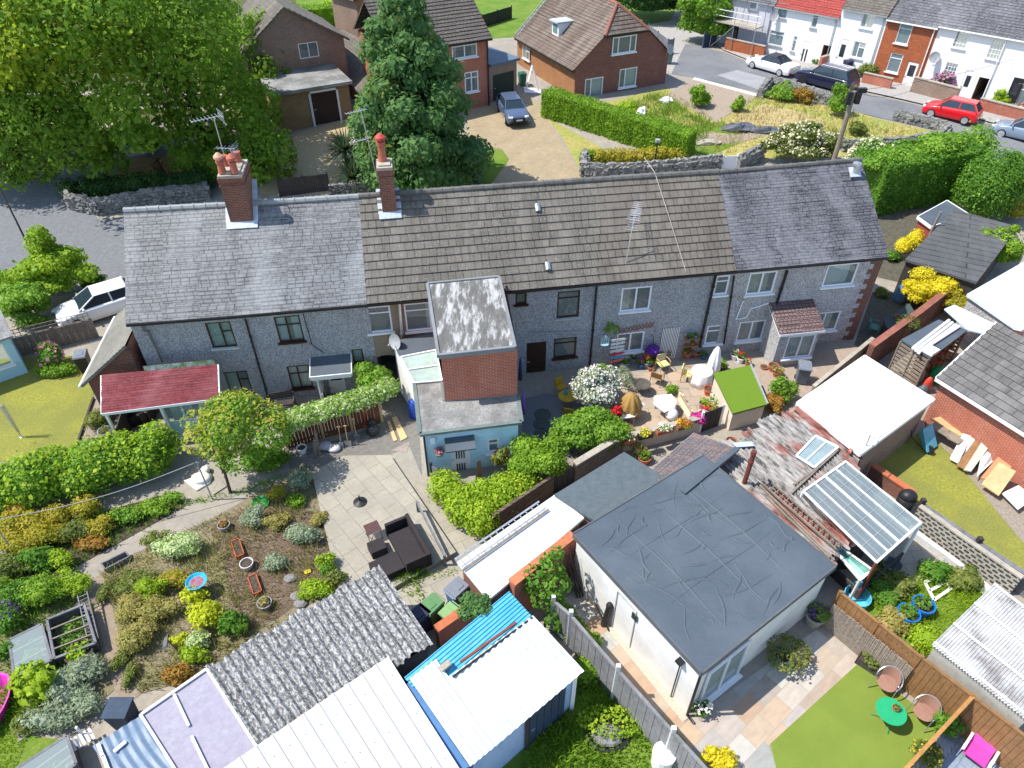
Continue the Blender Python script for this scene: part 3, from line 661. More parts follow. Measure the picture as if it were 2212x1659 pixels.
def fence(name,label,pts,h,mat,postmat=None,gap=1.85,th=.04,cap=False,postw=.1,posth=.1,board=None,group=None,cat='fence',slat=.14,z0=None,gaps=True):
 P=[V(p)for p in pts];c=ctr(P);c.z=P[0].z
 t=thing(name,label,cat,c,0,group);pan=MB();posts=[]
 for A,B in zip(P[:-1],P[1:]):
  L=(B-A).length;n=max(1,round(L/gap));d=(B-A)/n;u=d.normalized();nn=V((u.y,-u.x,0)).normalized()
  for i in range(n+1):posts.append(A+d*i)
  m=max(1,int(L/slat))if slat else 1
  if slat:
   for i in range(m):
    a,e=A+(B-A)*(i/m),A+(B-A)*((i+(.94 if gaps else 1.0))/m);hh=h+random.uniform(-.015,.015);o=nn*(.012 if i%2 else 0)
    pan.beam((a+e)/2+o-z*.02,(a+e)/2+o+z*hh,(e-a).length,th*.5,up=tuple(nn))if False else pan.hexa([a+o-nn*th/2,e+o-nn*th/2,e+o+nn*th/2,a+o+nn*th/2,a+o-nn*th/2+z*hh,e+o-nn*th/2+z*hh,e+o+nn*th/2+z*hh,a+o+nn*th/2+z*hh])
   for q in(.15,.85):pan.beam(A-nn*.05+z*h*q,B-nn*.05+z*h*q,.05,.08)
  else:pan.hexa([A-nn*th/2,B-nn*th/2,B+nn*th/2,A+nn*th/2,A-nn*th/2+z*h,B-nn*th/2+z*h,B+nn*th/2+z*h,A+nn*th/2+z*h])
  if cap:pan.beam(A+z*(h+.02),B+z*(h+.02),th+.06,.05)
 pan.build('panels',mat,t)
 if postmat:
  seen=[]
  for p in posts:
   if any((p-s).length<.2 for s in seen):continue
   seen.append(p);b=MB();b.box(p+z*((h+posth)/2-.05),(postw,postw,h+posth+.1));b.build('post',postmat,t)
 return t
def wall(name,label,pts,h,mat,th=.22,cope=None,group=None,copeh=.07,cat='wall',hs=None):
 P=[V(p)for p in pts];c=ctr(P);c.z=P[0].z;t=thing(name,label,cat,c,0,group);b=MB();k=MB();n=len(P)
 hs=hs or[h]*n;N=[]
 for i in range(n):
  d=(P[min(i+1,n-1)]-P[max(i-1,0)]);d.z=0;d.normalize();N.append(V((d.y,-d.x,0)))
 for i in range(n-1):
  for MBx,w,z0a,z1a,z0b,z1b in((b,th/2,-.3,hs[i],-.3,hs[i+1]),(k,th/2+.04,hs[i],hs[i]+copeh,hs[i+1],hs[i+1]+copeh)):
   A,B=P[i],P[i+1];MBx.hexa([A-N[i]*-w+z*z0a,B-N[i+1]*-w+z*z0b,B-N[i+1]*w+z*z0b,A-N[i]*w+z*z0a,A-N[i]*-w+z*z1a,B-N[i+1]*-w+z*z1b,B-N[i+1]*w+z*z1b,A-N[i]*w+z*z1a])
 b.build('wall_body',mat,t)
 if cope:k.build('coping',cope,t)
 return t
def stones_wall(name,label,pts,h,w=.5,sz=.3,seed=1):
 "dry stone wall of tumbled blocks"
 P=[V(p)for p in pts];b=MB();g=random.Random(seed);L=0
 for A,B in zip(P[:-1],P[1:]):
  l=(B-A).length;u=(B-A).normalized();nn=V((u.y,-u.x,0));n=max(1,int(l/(sz*.8)));rows=max(2,int(h/(sz*.62)))
  b.hexa([A-nn*w*.36-z*.3,B-nn*w*.36-z*.3,B+nn*w*.36-z*.3,A+nn*w*.36-z*.3,A-nn*w*.3+z*h*.9,B-nn*w*.3+z*h*.9,B+nn*w*.3+z*h*.9,A+nn*w*.3+z*h*.9])
  for r in range(rows):
   for i in range(n):
    for sd in((-1,1)if r<rows-1 else(0,)):
     p=A+u*((i+.5+.4*(r%2))/n*l)+nn*sd*w*.36+z*(r+.5)*h/rows;s=sz*g.uniform(.7,1.25)
     R=Matrix.Rotation(math.atan2(u.y,u.x)+g.uniform(-.35,.35),3,'Z')@Matrix.Rotation(g.uniform(-.35,.35),3,'X')@Matrix.Rotation(g.uniform(-.4,.4),3,'Y')
     k=len(b.v);b.box(p,(s,s*.75,s*g.uniform(.5,.85)),R=R)
     for q in range(k,len(b.v)):b.v[q]=b.v[q]+V((g.uniform(-1,1),g.uniform(-1,1),g.uniform(-1,1)))*s*.12
 return tag(b.build(name,MT['stonegrey']),label,'stone wall')
t_=NT('field_stone');g_=t_.add('ShaderNodeNewGeometry')
MT['stonegrey']=t_.fin(t_.mix(.6,t_.ramp(g_.outputs['Random Per Island'],[(0,(.1,.1,.1)),(.5,(.2,.195,.185)),(1,(.34,.33,.31))]),t_.ramp(t_.noise(9,6,.7),[(.3,(.06,.06,.055)),(.7,(.34,.33,.31))])),.92,.15)
def pot(name,label,p,r,h,mat,soil=True,plant=None,group=None,cat='plant pot',square=None,rz=0,flower=None):
 "plant pot with soil and optional plant (leaf material, radius, height, leaf size)"
 t=thing(name,label,cat,p,rz,group);b=MB();p=V(p)
 if square:
  w,d=square;b.mesh([],[]);
  for sx,sy,bw,bd in((-1,0,.03,d),(1,0,.03,d),(0,-1,w,.03),(0,1,w,.03)):b.box(p+Matrix.Rotation(rz,3,'Z')@V((sx*(w/2-.015),sy*(d/2-.015),0))+z*h/2,(bw,bd,h),rz)
  b.box(p+z*.015,(w-.02,d-.02,.03),rz);b.build('pot',mat,t);s=MB();s.box(p+z*(h*.75),(w-.05,d-.05,.04),rz);s.build('soil',MT['soil'],t)
 else:
  b.lathe(p,[(r*.68,0),(r*.9,h*.8),(r,h*.82),(r,h),(r*.88,h),(r*.84,h*.8),(r*.6,h*.3)],16);b.build('pot',mat,t)
  if soil:s=MB();s.lathe(p,[(.001,h*.83),(r*.85,h*.8)],12);s.build('soil',MT['soil'],t)
 if plant:
  m,pr,ph,ls=plant[:4];bl=lumps(p+z*(h+ph*.4),(pr,pr,ph*.55),5,.5,int(abs(p.x*37+p.y*91)))
  leaf_obj('plant',leaf_arrays(bl,ls,1.4,-.6),m,parent=t)
 if flower:
  m,fr,fh,ls=flower;leaf_obj('flowers',leaf_arrays([(p+z*(h+fh),(fr,fr,fr*.6))],ls,1.0,-.1),m,parent=t)
 return t
def wheelie(name,label,p,rz,body,lid,group=None,h=1.05,w=.58,d=.7):
 t=thing(name,label,'wheelie bin',p,rz,group);b=MB()
 def ring(ww,dd,zz,yo=0):return[(-ww/2,-dd/2+yo,zz),(ww/2,-dd/2+yo,zz),(ww/2,dd/2+yo,zz),(-ww/2,dd/2+yo,zz)]
 b.hexa(ring(w*.8,d*.72,.06)+ring(w*.96,d*.96,h*.9));b.hexa(ring(w*1.02,d*1.02,h*.9)+ring(w*1.02,d*1.02,h*.94));b.build('body',body,t,local=True,bevel=.02)
 b=MB();b.hexa(ring(w*1.06,d*1.04,h*.945,-.02)+ring(w*.96,d*.92,h*1.02,-.02));b.hexa(ring(w*.6,d*.42,h*1.02,-.06)+ring(w*.54,d*.36,h*1.045,-.06));b.tube([(-w*.42,d*.56,h*.96),(w*.42,d*.56,h*.96)],.022,8);b.build('lid',lid,t,local=True,bevel=.015)
 for sx in(-1,1):b=MB();b.tube([(sx*w*.36,d*.36,.1),(sx*w*.45,d*.36,.1)],.1,14);b.build('wheel',MT['black'],t,local=True)
 return t
def grass_tufts(name,polypx,n,hgt,mat,dz=0,kind='stuff',world=None,w=.03):
 P=[G(u,v)for u,v in polypx]if not world else world;x0,x1=min(p.x for p in P),max(p.x for p in P);y0,y1=min(p.y for p in P),max(p.y for p in P)
 q=rng.random((n*3,2))*[x1-x0,y1-y0]+[x0,y0];ins=np.zeros(len(q),bool);m=len(P)
 for i in range(m):
  a,c=P[i],P[(i+1)%m];cond=((a.y>q[:,1])!=(c.y>q[:,1]));ins^=cond&(q[:,0]<(c.x-a.x)*(q[:,1]-a.y)/((c.y-a.y)or 1e-9)+a.x)
 q=q[ins][:n];n=len(q);zz=np.array([hz(x,y)for x,y in q])+dz;B=np.column_stack([q,zz])
 den=.5+.5*np.sin(B[:,0]*1.7+np.sin(B[:,1]*1.3)*2);hh=hgt*(.35+.9*rng.random(n))*(.5+.8*den)
 a=rng.random(n)*6.283;S=np.column_stack([np.cos(a),np.sin(a),np.zeros(n)])*w*.5;ln=np.column_stack([rng.normal(size=n)*.35,rng.normal(size=n)*.35,np.ones(n)])*hh[:,None]
 vs=np.stack([B-S,B+S,B+ln+S*.3,B+ln-S*.3],1).reshape(-1,3)
 return tag(leaf_obj(name,vs,mat),kind=kind)
def spiky(name,label,p,n,L,mat,w=.05,stem=0.0,seed=3,group=None):
 g=np.random.default_rng(seed);vs=[]
 for i in range(n):
  a=g.random()*6.283;el=g.random()**.7*1.5-.25;d=np.array([math.cos(a)*math.cos(el),math.sin(a)*math.cos(el),math.sin(el)]);s=np.array([-math.sin(a),math.cos(a),0])*w/2
  b0=np.array([p[0],p[1],p[2]+stem]);l=L*(.7+.5*g.random());mid=b0+d*l*.55;end=b0+d*l-np.array([0,0,l*.28*(1-abs(math.sin(el)))])
  vs+=[b0-s*.7,b0+s*.7,mid+s,mid-s,mid-s,mid+s,end+s*.12,end-s*.12]
 o=leaf_obj(name,np.array(vs),mat,origin=p);tag(o,label,'plant',group)
 if stem:b=MB();b.tube([V(p),V(p)+z*stem],[.09,.06],8);b.build('trunk',MT['bark'],o)
 return o
def hedge_blobs(pts,w,h,z0=0,sp=.55,jit=.12,hv=.12,seed=2):
 "overlapping lumps along a path of world points"
 g=random.Random(seed);out=[];P=[V(p)for p in pts]
 for A,B in zip(P[:-1],P[1:]):
  n=max(1,int((B-A).length/(w*sp)))
  for i in range(n):
   p=A.lerp(B,i/n);rr=w*g.uniform(.48,.62);hh=h*g.uniform(1-hv,1+hv)
   out.append(((p.x+g.uniform(-jit,jit),p.y+g.uniform(-jit,jit),p.z+z0+(hh-z0)*.5),(rr,rr,(hh-z0)*.55)))
 return out
def hedge_box(name,label,A,B,w,h,mat,size=.09,cover=1.8,z0=0.0,cat='hedge',group=None,rnd=.12):
 "clipped hedge: leaves over a rounded box between two ground points"
 A,B=V(A),V(B);u=(B-A);L=u.length;u.normalize();n=V((u.y,-u.x,0)).normalized();N=int((2*L*(h-z0)+L*w+2*w*h)*cover/(size*size*.55))
 q=rng.random((N,3));f=rng.random(N);a1=2*L*(h-z0);a2=L*w;a3=2*w*h;tt=a1+a2+a3
 s=q[:,0]*L;t=(q[:,1]-.5)*w;zz=z0+q[:,2]*(h-z0);sd=np.sign(rng.random(N)-.5);nx=np.zeros((N,3))
 m1=f<a1/tt;m2=(f>=a1/tt)&(f<(a1+a2)/tt);m3=f>=(a1+a2)/tt
 t[m1]=sd[m1]*w/2;zz[m2]=h;s[m3]=np.where(sd[m3]>0,L,0)
 nx[m1,1]=sd[m1];nx[m2,2]=1;nx[m3,0]=sd[m3]
 wob=.05*np.sin(s*2.1)+.04*np.sin(s*5.3+1)+rng.normal(size=N)*rnd*.45;t+=np.where(m1,wob*sd,0);zz+=np.where(m2,wob,0)
 un,nn=np.array(u),np.array(n);P=np.array(A)+s[:,None]*un+t[:,None]*nn;P[:,2]=A.z+(B.z-A.z)*(s/L)+zz
 Nn=nx[:,:1]*un+nx[:,1:2]*nn+nx[:,2:]*np.array([0,0,1.0])+rng.normal(size=(N,3))*.6;Nn/=np.linalg.norm(Nn,axis=1)[:,None]
 T=rng.normal(size=(N,3));T-=(T*Nn).sum(1)[:,None]*Nn;T/=np.linalg.norm(T,axis=1)[:,None];Bt=np.cross(Nn,T);S=size*(.55+.9*rng.random((N,1)))
 vs=np.stack([P-T*S*.5,P+Bt*S*.3,P+T*S*.5,P-Bt*S*.3],1).reshape(-1,3)
 o=leaf_obj(name,vs,mat);b=MB();i=.1;b.hexa([A+n*-(w/2-i)+z*z0,A+n*(w/2-i)+z*z0,B+n*(w/2-i)+z*z0,B-n*(w/2-i)+z*z0]+[p+z*(h-i)for p in(A-n*(w/2-i),A+n*(w/2-i),B+n*(w/2-i),B-n*(w/2-i))])
 b.build('inner_branches',mat,o);return tag(o,label,cat,group)
def tree(name,label,p,blobs,mat,leaf,cover,trunk_r,branches=8,group=None,extra=None,zmin=-.75,asp=1.6,hang=0,depth=.25,cat='tree',core=False):
 p=V(p);t=thing(name,label,cat,p,0,group);leaf_obj('crown',leaf_arrays(blobs,leaf,cover,zmin,0,asp,depth,hang),mat,parent=t,core=blobs if core else None)
 if extra:leaf_obj('bright_leaves',leaf_arrays(extra[1],leaf,extra[2],-.2,0,asp,.15,hang),extra[0],parent=t)
 b=MB();cz=max(q[0][2]for q in blobs);b.tube([p-z*.2,p+z*(cz-p.z)*.3+V((.1,0,0)),p+z*(cz-p.z)*.65,p+z*(cz-p.z)*.95],[trunk_r,trunk_r*.75,trunk_r*.45,trunk_r*.12],10)
 for c,r in random.sample(list(blobs),min(branches,len(blobs))):
  s=p+z*(V(tuple(c)).z-p.z)*random.uniform(.4,.65);b.tube([s,s.lerp(V(tuple(c)),.5)+z*.2,V(tuple(c))],[trunk_r*.4,trunk_r*.25,trunk_r*.08],6)
 b.build('trunk',MT['bark'],t);return t
u1,n1,O1=S1.u,S1.n,S1.O
gA,gB,gC=Q(180,827,2.35),Q(287,737,4.3),Q(275,655,4.3)
p0=onplane(217,905,O1+n1*2.55,n1);
LA,LB=Q(219,893,2.2),Q(474,860,2.2);LC,LD=onplane(472,770,O1,n1),onplane(217,800,O1,n1)
zt=3.1;LC=Q(471,786,zt);LD=Q(218,810,zt)
b=MB();courses(b,LA,LB,LC,LD,14,.012);lt=b.build('lean_to_roof',MT['redtile'],S1.t)
b=MB();b.beam(LA-z*.06,LB-z*.06,.06,.12);b.beam(LA-z*.05,LD-z*.05,.05,.1);b.beam(LB-z*.05,LC-z*.05,.05,.1);b.build('fascia',MT['white'],lt)
b=MB();nn=(LB-LA).cross(LD-LA).normalized();a1,a2,a3,a4=Q(313,803,zt+.03),Q(378,797,zt+.03),Q(378,789,zt+.1),Q(313,789,zt+.2)
b.poly([LD.lerp(LC,.37)+z*.25,LD.lerp(LC,.98)+z*.25,LD.lerp(LC,.98)+z*.0+n1*.02,LD.lerp(LC,.37)+n1*.02]);b.build('flashing',mottle('mossy_flashing',[(.4,(.16,.24,.06)),(.6,(.5,.56,.54))],3,.8,.2),lt)
ud=(LB-LA).normalized();nd=V((ud.y,-ud.x,0))
b=MB()
for q in(.02,.48):b=MB();b.beam(V((LA.lerp(LB,q).x,LA.lerp(LB,q).y,0))-nd*.12,LA.lerp(LB,q)-nd*.12-z*.1,.1,.1);b.build('lean_to_post',MT['white'],S1.t)
b=MB();e0=LA.lerp(LB,.03)-nd*.12;e0.z=0;e1=e0-nd*2.3;b.hexa([e0,e1,e1+ud*.05,e0+ud*.05]+[q+z*(1.15)for q in(e0,e1,e1+ud*.05,e0+ud*.05)]);b.build('lean_to_shade_panel',MT['darkwood'],S1.t)  # panel added to block the sun and shade the lean-to floor
b=MB();b.beam(LA.lerp(LB,.02)-nd*.12-z*1.25,LA.lerp(LB,.02)-nd*2.2-z*1.25,.06,.08);b.build('lean_to_rail',MT['white'],S1.t)
b=MB();q0,q1=LA.lerp(LB,.46)-nd*.2,LA.lerp(LB,.98)-nd*.2;L=(q1-q0).length
fb=V((q0.x,q0.y,.0));hwall(b,fb,ud,L,2.1,[(.08,.95,L-.08,2.0)],nd,.06);w_=b.build('lean_to_wall',MT['bluewhite'],S1.t)
window(w_,fb,ud,nd,(.08,.95,L-.08,2.0),MT['bluewhite'],((.33,()),(.33,()),(.33,())),None,MT['net'],cside=((.1,.5),),fw=.08)
b=MB();q2=q1-nd*2.0;b.poly([V((q1.x,q1.y,0)),V((q2.x,q2.y,0)),q2-z*.1+z*.5,q1-z*.1]);b.build('lean_to_side',MT['glass'],S1.t)
p=onplane(322,745,O1+n1*.1,n1);
b=MB();b.tube([onplane(304,690,O1+n1*.16,n1),onplane(311,714,O1+n1*.16,n1),onplane(319,715,O1+n1*.14,n1),onplane(350,782,O1+n1*.14,n1)],.06,10);b.build('waste_pipe',MT['pipe'],S1.t)
eF,eB=Q(180,828,2.3),Q(262,645,2.3);rF,rB=Q(288,738,4.2),Q(285,700,4.2)
ex=(LB-LA).normalized();bk=-n1
F0=Q(180,828,2.3);wdt=2.3;F1=F0+ex*wdt;dpt=5.2
rF=F1+z*1.75;b=MB();at=thing('brick_annexe','red brick side annexe with a grey tiled slope beside the red lean-to','annexe',(F0.x+1.2,F0.y+2,0))
courses(b,F0-ex*.1-bk*.1-z*.07,F0+bk*dpt-ex*.1-z*.07,rF+bk*dpt,rF-bk*.1,15,.035);b.build('roof',plain('annexe_tile',(.17,.165,.14),.9,.3,7,bump=.4),at)
b=MB();o=F0+ex*.15+bk*.1;o.z=0;f1=F1+bk*.1;f1.z=0;e=o+bk*(dpt-.2)
b.poly([o,f1,V((f1.x,f1.y,rF.z-.1)),V((o.x,o.y,2.3))]);b.poly([o,V((o.x,o.y,2.3)),V((e.x,e.y,2.3)),e]);e2=f1+bk*(dpt-.2);b.poly([e,V((e.x,e.y,2.3)),V((e2.x,e2.y,rF.z-.1)),e2]);b.poly([f1,V((f1.x,f1.y,rF.z-.1)),V((e2.x,e2.y,rF.z-.1)),e2]);b.build('wall',MT['oldbrick'],at)
b=MB();b.tube([F0-ex*.17-bk*.1-z*.1,F0+bk*dpt-ex*.17-z*.1],.055,8);b.build('gutter',MT['white'],at)
LR=2.5
lowp=[(907,938),(1127,911),(1118,853),(961,866),(955,823),(895,828)]
P=[Q(u,v,LR)for u,v in lowp];ec=ctr(P)
EX=thing('flat_roofed_extension','red brick and pale blue flat roofed extension of the middle house','extension',(ec.x,ec.y,0))
b=MB();b.slab(P,.16);lr=b.build('lower_roof',MT['greyfelt'],EX,uva=.12)
b=MB()
for i in range(len(P)):b.beam(P[i]+z*.01,P[(i+1)%len(P)]+z*.01,.16,.05)
b.build('roof_edging',plain('green_felt_edge',(.13,.165,.155),.8),lr)
uE=(P[1]-P[0]).normalized();uE.z=0;nE=V((uE.y,-uE.x,0));fO=P[0]+uE*.12-nE*.14;fO.z=-.05;fW=(P[1]-P[0]).length-.24
dr=rect_on([(971,952),(1014,948),(1018,1027),(978,1032)],fO,uE,nE);wr=rect_on([(1052,949),(1079,946),(1078,975),(1054,978)],fO,uE,nE)
blueb=bricks('pale_blue_block',(.52,.75,.86),(.49,.72,.83),(.45,.68,.79),.45,.225,.01,.3,var=.12)
b=MB();hwall(b,fO,uE,fW,LR-.1,[dr,wr],nE);
lb=Q(895,828,LR);lb.z=-.05;c1=fO;side=lb-nE*0+uE*.1;b.poly([side,c1,c1+z*(LR-.1),side+z*(LR-.1)])
rb=fO+uE*fW;rb2=Q(1118,853,LR);rb2.z=-.05;rb2-=nE*-.0+uE*.12;rb3=rb2-nE*4;b.poly([rb,rb3,rb3+z*(LR-.1),rb+z*(LR-.1)]);b.build('lower_wall',blueb,EX)
window(EX,fO,uE,nE,wr,UP,((1,(.62,)),),UP,MT['greencurt'],cside=((0,1),),fw=.08)
dd=door(EX,fO,uE,nE,dr,UP,(),'white door with narrow slot lights',[(.26+.13*k,.5,.33+.13*k,.93)for k in range(4)]+[(.26+.13*k,.16,.33+.13*k,.36)for k in range(4)])
b=MB();a,c=fO+uE*(dr[0]-.2)+z*(dr[3]+.2),fO+uE*(dr[2]+.2)+z*(dr[3]+.2);b.slab([a,c,c+nE*.6-z*.2,a+nE*.6-z*.2],.06);b.build('door_canopy',MT['felt'],EX)
b=MB();b.tube([fO+uE*.02+nE*.08+z*2.4,fO+uE*.02+nE*.08],.04,8);b.build('drainpipe',MT['black'],EX)
bw=[Q(961,868,LR),Q(1117.5,855,LR)];ub=(bw[1]-bw[0]).normalized();nb=V((ub.y,-ub.x,0));bL=(bw[1]-bw[0]).length;zT=5.0
b=MB();o=bw[0]-z*.1;hwall(b,o,ub,bL,zT-LR+.1,[],nb);dB=4.3
for q,s in((o,-1),(o+ub*bL,1)):
 e=q-nb*dB;pl=[q,e,e+z*(zT-LR+.45),q+z*(zT-LR+.1)];b.poly(pl if s>0 else pl[::-1])
b.build('upper_wall',MT['redbrick'],EX)
ur=[Q(947,768,5.12),Q(1113,750,5.12),Q(1078,598,5.75),Q(923,613,5.75)]
b=MB();b.slab(ur,.14);ro=b.build('upper_roof',MT['mossfelt'],EX,uva=.15)
b=MB()
for i in range(4):b.beam(ur[i]-z*.04,ur[(i+1)%4]-z*.04,.12,.2)
b.build('fascia',plain('grey_fascia',(.2,.21,.22),.6),ro)
gl=[Q(895,828,2.55),Q(955,823,2.55),Q(942,757,2.9),Q(866,772,2.9)];b=MB();b.slab(gl,.03);gg=b.build('glazed_roof',plain('frosted_glass',(.33,.43,.38),.25,.2,spec=.5),EX)
b=MB()
for q in(0,.5,1):b.beam(gl[0].lerp(gl[3],q)+z*.03,gl[1].lerp(gl[2],q)+z*.03,.06,.05)
b.beam(gl[0]+z*.03,gl[3]+z*.03,.06,.05);b.beam(gl[1]+z*.03,gl[2]+z*.03,.06,.05);b.build('glazing_bars',MT['white'],gg)
b=MB();e0,e1=V((gl[0].x+.1,gl[0].y,0)),V((gl[3].x+.1,gl[3].y,0));b.poly([e1,e0,e0+z*2.5,e1+z*2.85]);e2=e1+(e1-e0).normalized()*1.2;b.poly([e2,e1,e1+z*2.85,e2+z*2.85]);b.build('side_wall',MT['whiterender'],EX)
b=MB();f=[gl[3]+z*.02,gl[2]+z*.02,gl[2]+(gl[2]-gl[1]).normalized()*1.1,gl[3]+(gl[3]-gl[0]).normalized()*1.0];b.slab(f,.1);b.build('rear_flat_roof',MT['felt'],EX)
def dish(label,c,face,r=.32,arm=None):
 c=V(c);f=V(face).normalized();t=thing('satellite_dish',label,'satellite dish',c);b=MB()
 R=f.to_track_quat('Z','Y').to_matrix();k=len(b.v);b.lathe((0,0,0),[(.001,.0),(r*.6,.03),(r,.09),(r,.1),(r*.6,.045),(.001,.015)],18)
 for i in range(k,len(b.v)):b.v[i]=c+R@b.v[i]
 b.build('reflector',MT['grey'],t);b=MB();b.tube([c+R@V((0,-r,.08)),c+R@V((0,-r*.3,.38))],.015,6);b.box(c+R@V((0,-r*.25,.4)),(.07,.07,.1),R=R);b.build('arm',MT['grey'],t)
 b=MB();b.tube([c,c-f*.12,(V(arm)if arm else c-f*.3-z*.35)],.022,6);b.build('bracket',MT['galv'],t);return t
dp=onplane(856,738,S3.O+S3.n*.75,S3.n);dish('grey satellite dish above the passage arch',dp,(-.6,-.7,.35),.36,dp-S3.n*.6-z*.45)
bp=onplane(949,977,fO+nE*.2,nE)
hb=thing('hanging_basket','hanging basket with pink flowers by the white slotted door','hanging basket',bp);b=MB();b.lathe(bp,[(.02,-.22),(.15,-.14),(.2,0),(.17,0)],12);b.build('basket',MT['wood'],hb)
b=MB();b.tube([bp+uE*.2,bp+z*.45-nE*.05,bp-uE*.2],.01,5);b.build('chain',MT['black'],hb);leaf_obj('flowers',leaf_arrays([(bp+z*.1,(.2,.16,.14))],.07,1.5,-.5),LF['f_pink'],parent=hb);leaf_obj('foliage',leaf_arrays([(bp+z*.05,(.2,.16,.1))],.07,1.2,-.5),LF['green'],parent=hb)
b=MB();q=fO+uE*.35+nE*.06+z*2.05;b.box(q,(.2,.12,.32),math.atan2(uE.y,uE.x));tag(b.build('meter_box',MT['upvc'],bevel=.02),'small grey meter box high on the pale blue wall','meter box')
b=MB();q=G(1036,1030);b.box(q+z*.45,(.16,.1,.9),.2);tag(b.build('timber_post',MT['oak'],bevel=.01),'short orange timber post in front of the pale blue wall','post')
q0,q1=G(935,1040),G(952,1052);fence('side_gate','low dark gate beside the pale blue wall corner',[q0,q1],1.0,MT['greywood'],MT['black'],2,cat='gate',slat=.12)
_v=Q(1806,1222,2.3)-Q(1527,985,2.3);OANG=math.atan2(_v.y,_v.x);_v=Q(563,1622,2.2)-Q(445,1443,2.2);AANG=math.atan2(_v.y,_v.x)
def asb():
 t=NT('mossy_asbestos');f=t.noise(6,8,.8,st=(.8,.4,1),rot=AANG);col=t.ramp(f,[(.43,(.035,.035,.032)),(.5,(.17,.17,.165)),(.57,(.46,.46,.45))]);col=t.mix(.25,col,t.ramp(t.noise(1.2,3),[(.3,(.12,.12,.12)),(.7,(.35,.35,.34))]));t.bump(t.noise(16,4),.5);return t.fin(col,.95,.1)
MT['asbestos']=asb()
def oldasb():
 t=NT('flaking_asbestos');f=t.noise(1.5,9,.78,st=(1.0,.14,1),rot=OANG);col=t.ramp(f,[(.4,(.06,.06,.055)),(.47,(.22,.21,.2)),(.57,(.37,.35,.33)),(.72,(.52,.5,.48))])
 col=t.mix(t.ramp(t.noise(.5,5,.65,st=(1.6,.8,1),rot=OANG),[(.49,0),(.56,.85)]),col,t.ramp(f,[(.4,(.12,.04,.03)),(.58,(.32,.11,.08))]));return t.fin(col,.95,.1)
MT['oldasb']=oldasb()
MT['whitesheet']=mottle('white_roof_sheet',[(.35,(.61,.61,.6)),(.65,(.67,.67,.66))],4,.55,0,big=[(.5,(.63,.63,.62)),(.68,(.47,.46,.43))],bs=.8)
MT['creamsheet']=mottle('white_painted_sheet',[(.35,(.56,.55,.52)),(.65,(.67,.66,.64))],3,.55,0,big=[(.5,(.55,.6,.6)),(.62,(.4,.6,.63))],bs=.3)
MT['bluesheet']=mottle('blue_roof_sheet',[(.3,(.06,.32,.50)),(.7,(.1,.42,.6))],2.5,.55,0,big=[(.4,(.14,.44,.56)),(.6,(.09,.38,.56))],bs=.5)
MT['lilac']=mottle('lilac_felt',[(.35,(.25,.235,.29)),(.65,(.32,.3,.355))],5,.8,.1,big=[(.3,(.24,.225,.27)),(.7,(.36,.345,.4))],bs=.9)
MT['tarp']=mottle('blue_tarpaulin',[(.35,(.09,.14,.21)),(.65,(.14,.2,.28))],2.5,.45,.2,spec=.4)
MT['dkbluewood']=plain('dark_blue_wood',(.035,.055,.09),.7,.3)
MT['palebluewall']=mottle('pale_blue_wall',[(.35,(.3,.42,.6)),(.65,(.38,.5,.68))],3,.8,.2)
def shed_sheet(name,label,quad,zs,mat,n,amp,wallmat,box=False,rag=.0,k=6,zb=-.05,cat='shed',extra=None):
 P=[Q(u,v,q)for(u,v),q in zip(quad,zs)];c=ctr(P);t=thing(name,label,cat,(c.x,c.y,0));b=MB();corr(b,*P,n,amp,k,rag,box);r=b.build('roof',mat,t)
 if wallmat:
  I=[p+(c-p)*.06-z*.12 for p in P];b=MB()
  ar=sum(I[i].x*I[(i+1)%4].y-I[(i+1)%4].x*I[i].y for i in range(4));I=I[::-1]if ar<0 else I
  for i in range(4):p,q=I[i],I[(i+1)%4];b.poly([V((p.x,p.y,zb)),V((q.x,q.y,zb)),q,p])
  b.build('wall',wallmat,t)
 o=Sec();o.t,o.P,o.roof,o.c=t,P,r,c;return o
A1s=shed_sheet('corrugated_shed','long shed roofed in mossy grey corrugated asbestos beside the rattan sofa',[(445,1443),(818,1219),(936,1391),(563,1622)],[2.2]*4,MT['asbestos'],22,.05,MT['darkwood'],rag=.03)
A2s=shed_sheet('white_roofed_shed','shed with a plain white ribbed sheet roof below the mossy asbestos one',[(440,1688),(838,1418),(1040,1735),(640,2010)],[2.38]*4,MT['whitesheet'],12,.014,MT['palebluewall'],box=True,k=14)
b=MB()
for i in range(1,12):b.beam(A2s.P[0].lerp(A2s.P[1],(i+.11)/12)+z*.02,A2s.P[3].lerp(A2s.P[2],(i+.11)/12)+z*.02,.03,.035)
b.build('seams',plain('seam_grey',(.3,.3,.3),.7),A2s.t)
b=MB()
for i in range(12):
 for q in(.12,.4,.7):
  p=A2s.P[0].lerp(A2s.P[1],(i+.6)/12);e=A2s.P[3].lerp(A2s.P[2],(i+.6)/12);s=p.lerp(e,q);b.ball(s,.022,6,4)
b.build('roof_screws',MT['grey'],A2s.t)['kind']='stuff'
fl=flat_hut('felted_shed','low shed roofed in lilac felt with white battens','shed',[(305,1543),(445,1446),(558,1619),(418,1722)],2.17,MT['darkwood'],MT['lilac'],.1)
def battens(par,segs,zz,w=.07,mat=None):
 for a,c in segs:b=MB();b.beam(Q(*a,zz+.03),Q(*c,zz+.03),w,.05);b.build('batten',mat or MT['white'],par)
battens(fl.t,[((376,1500),(408,1568)),((414,1590),(450,1665)),((303,1543),(415,1720)),((447,1446),(558,1619)),((305,1543),(445,1446))],2.2)
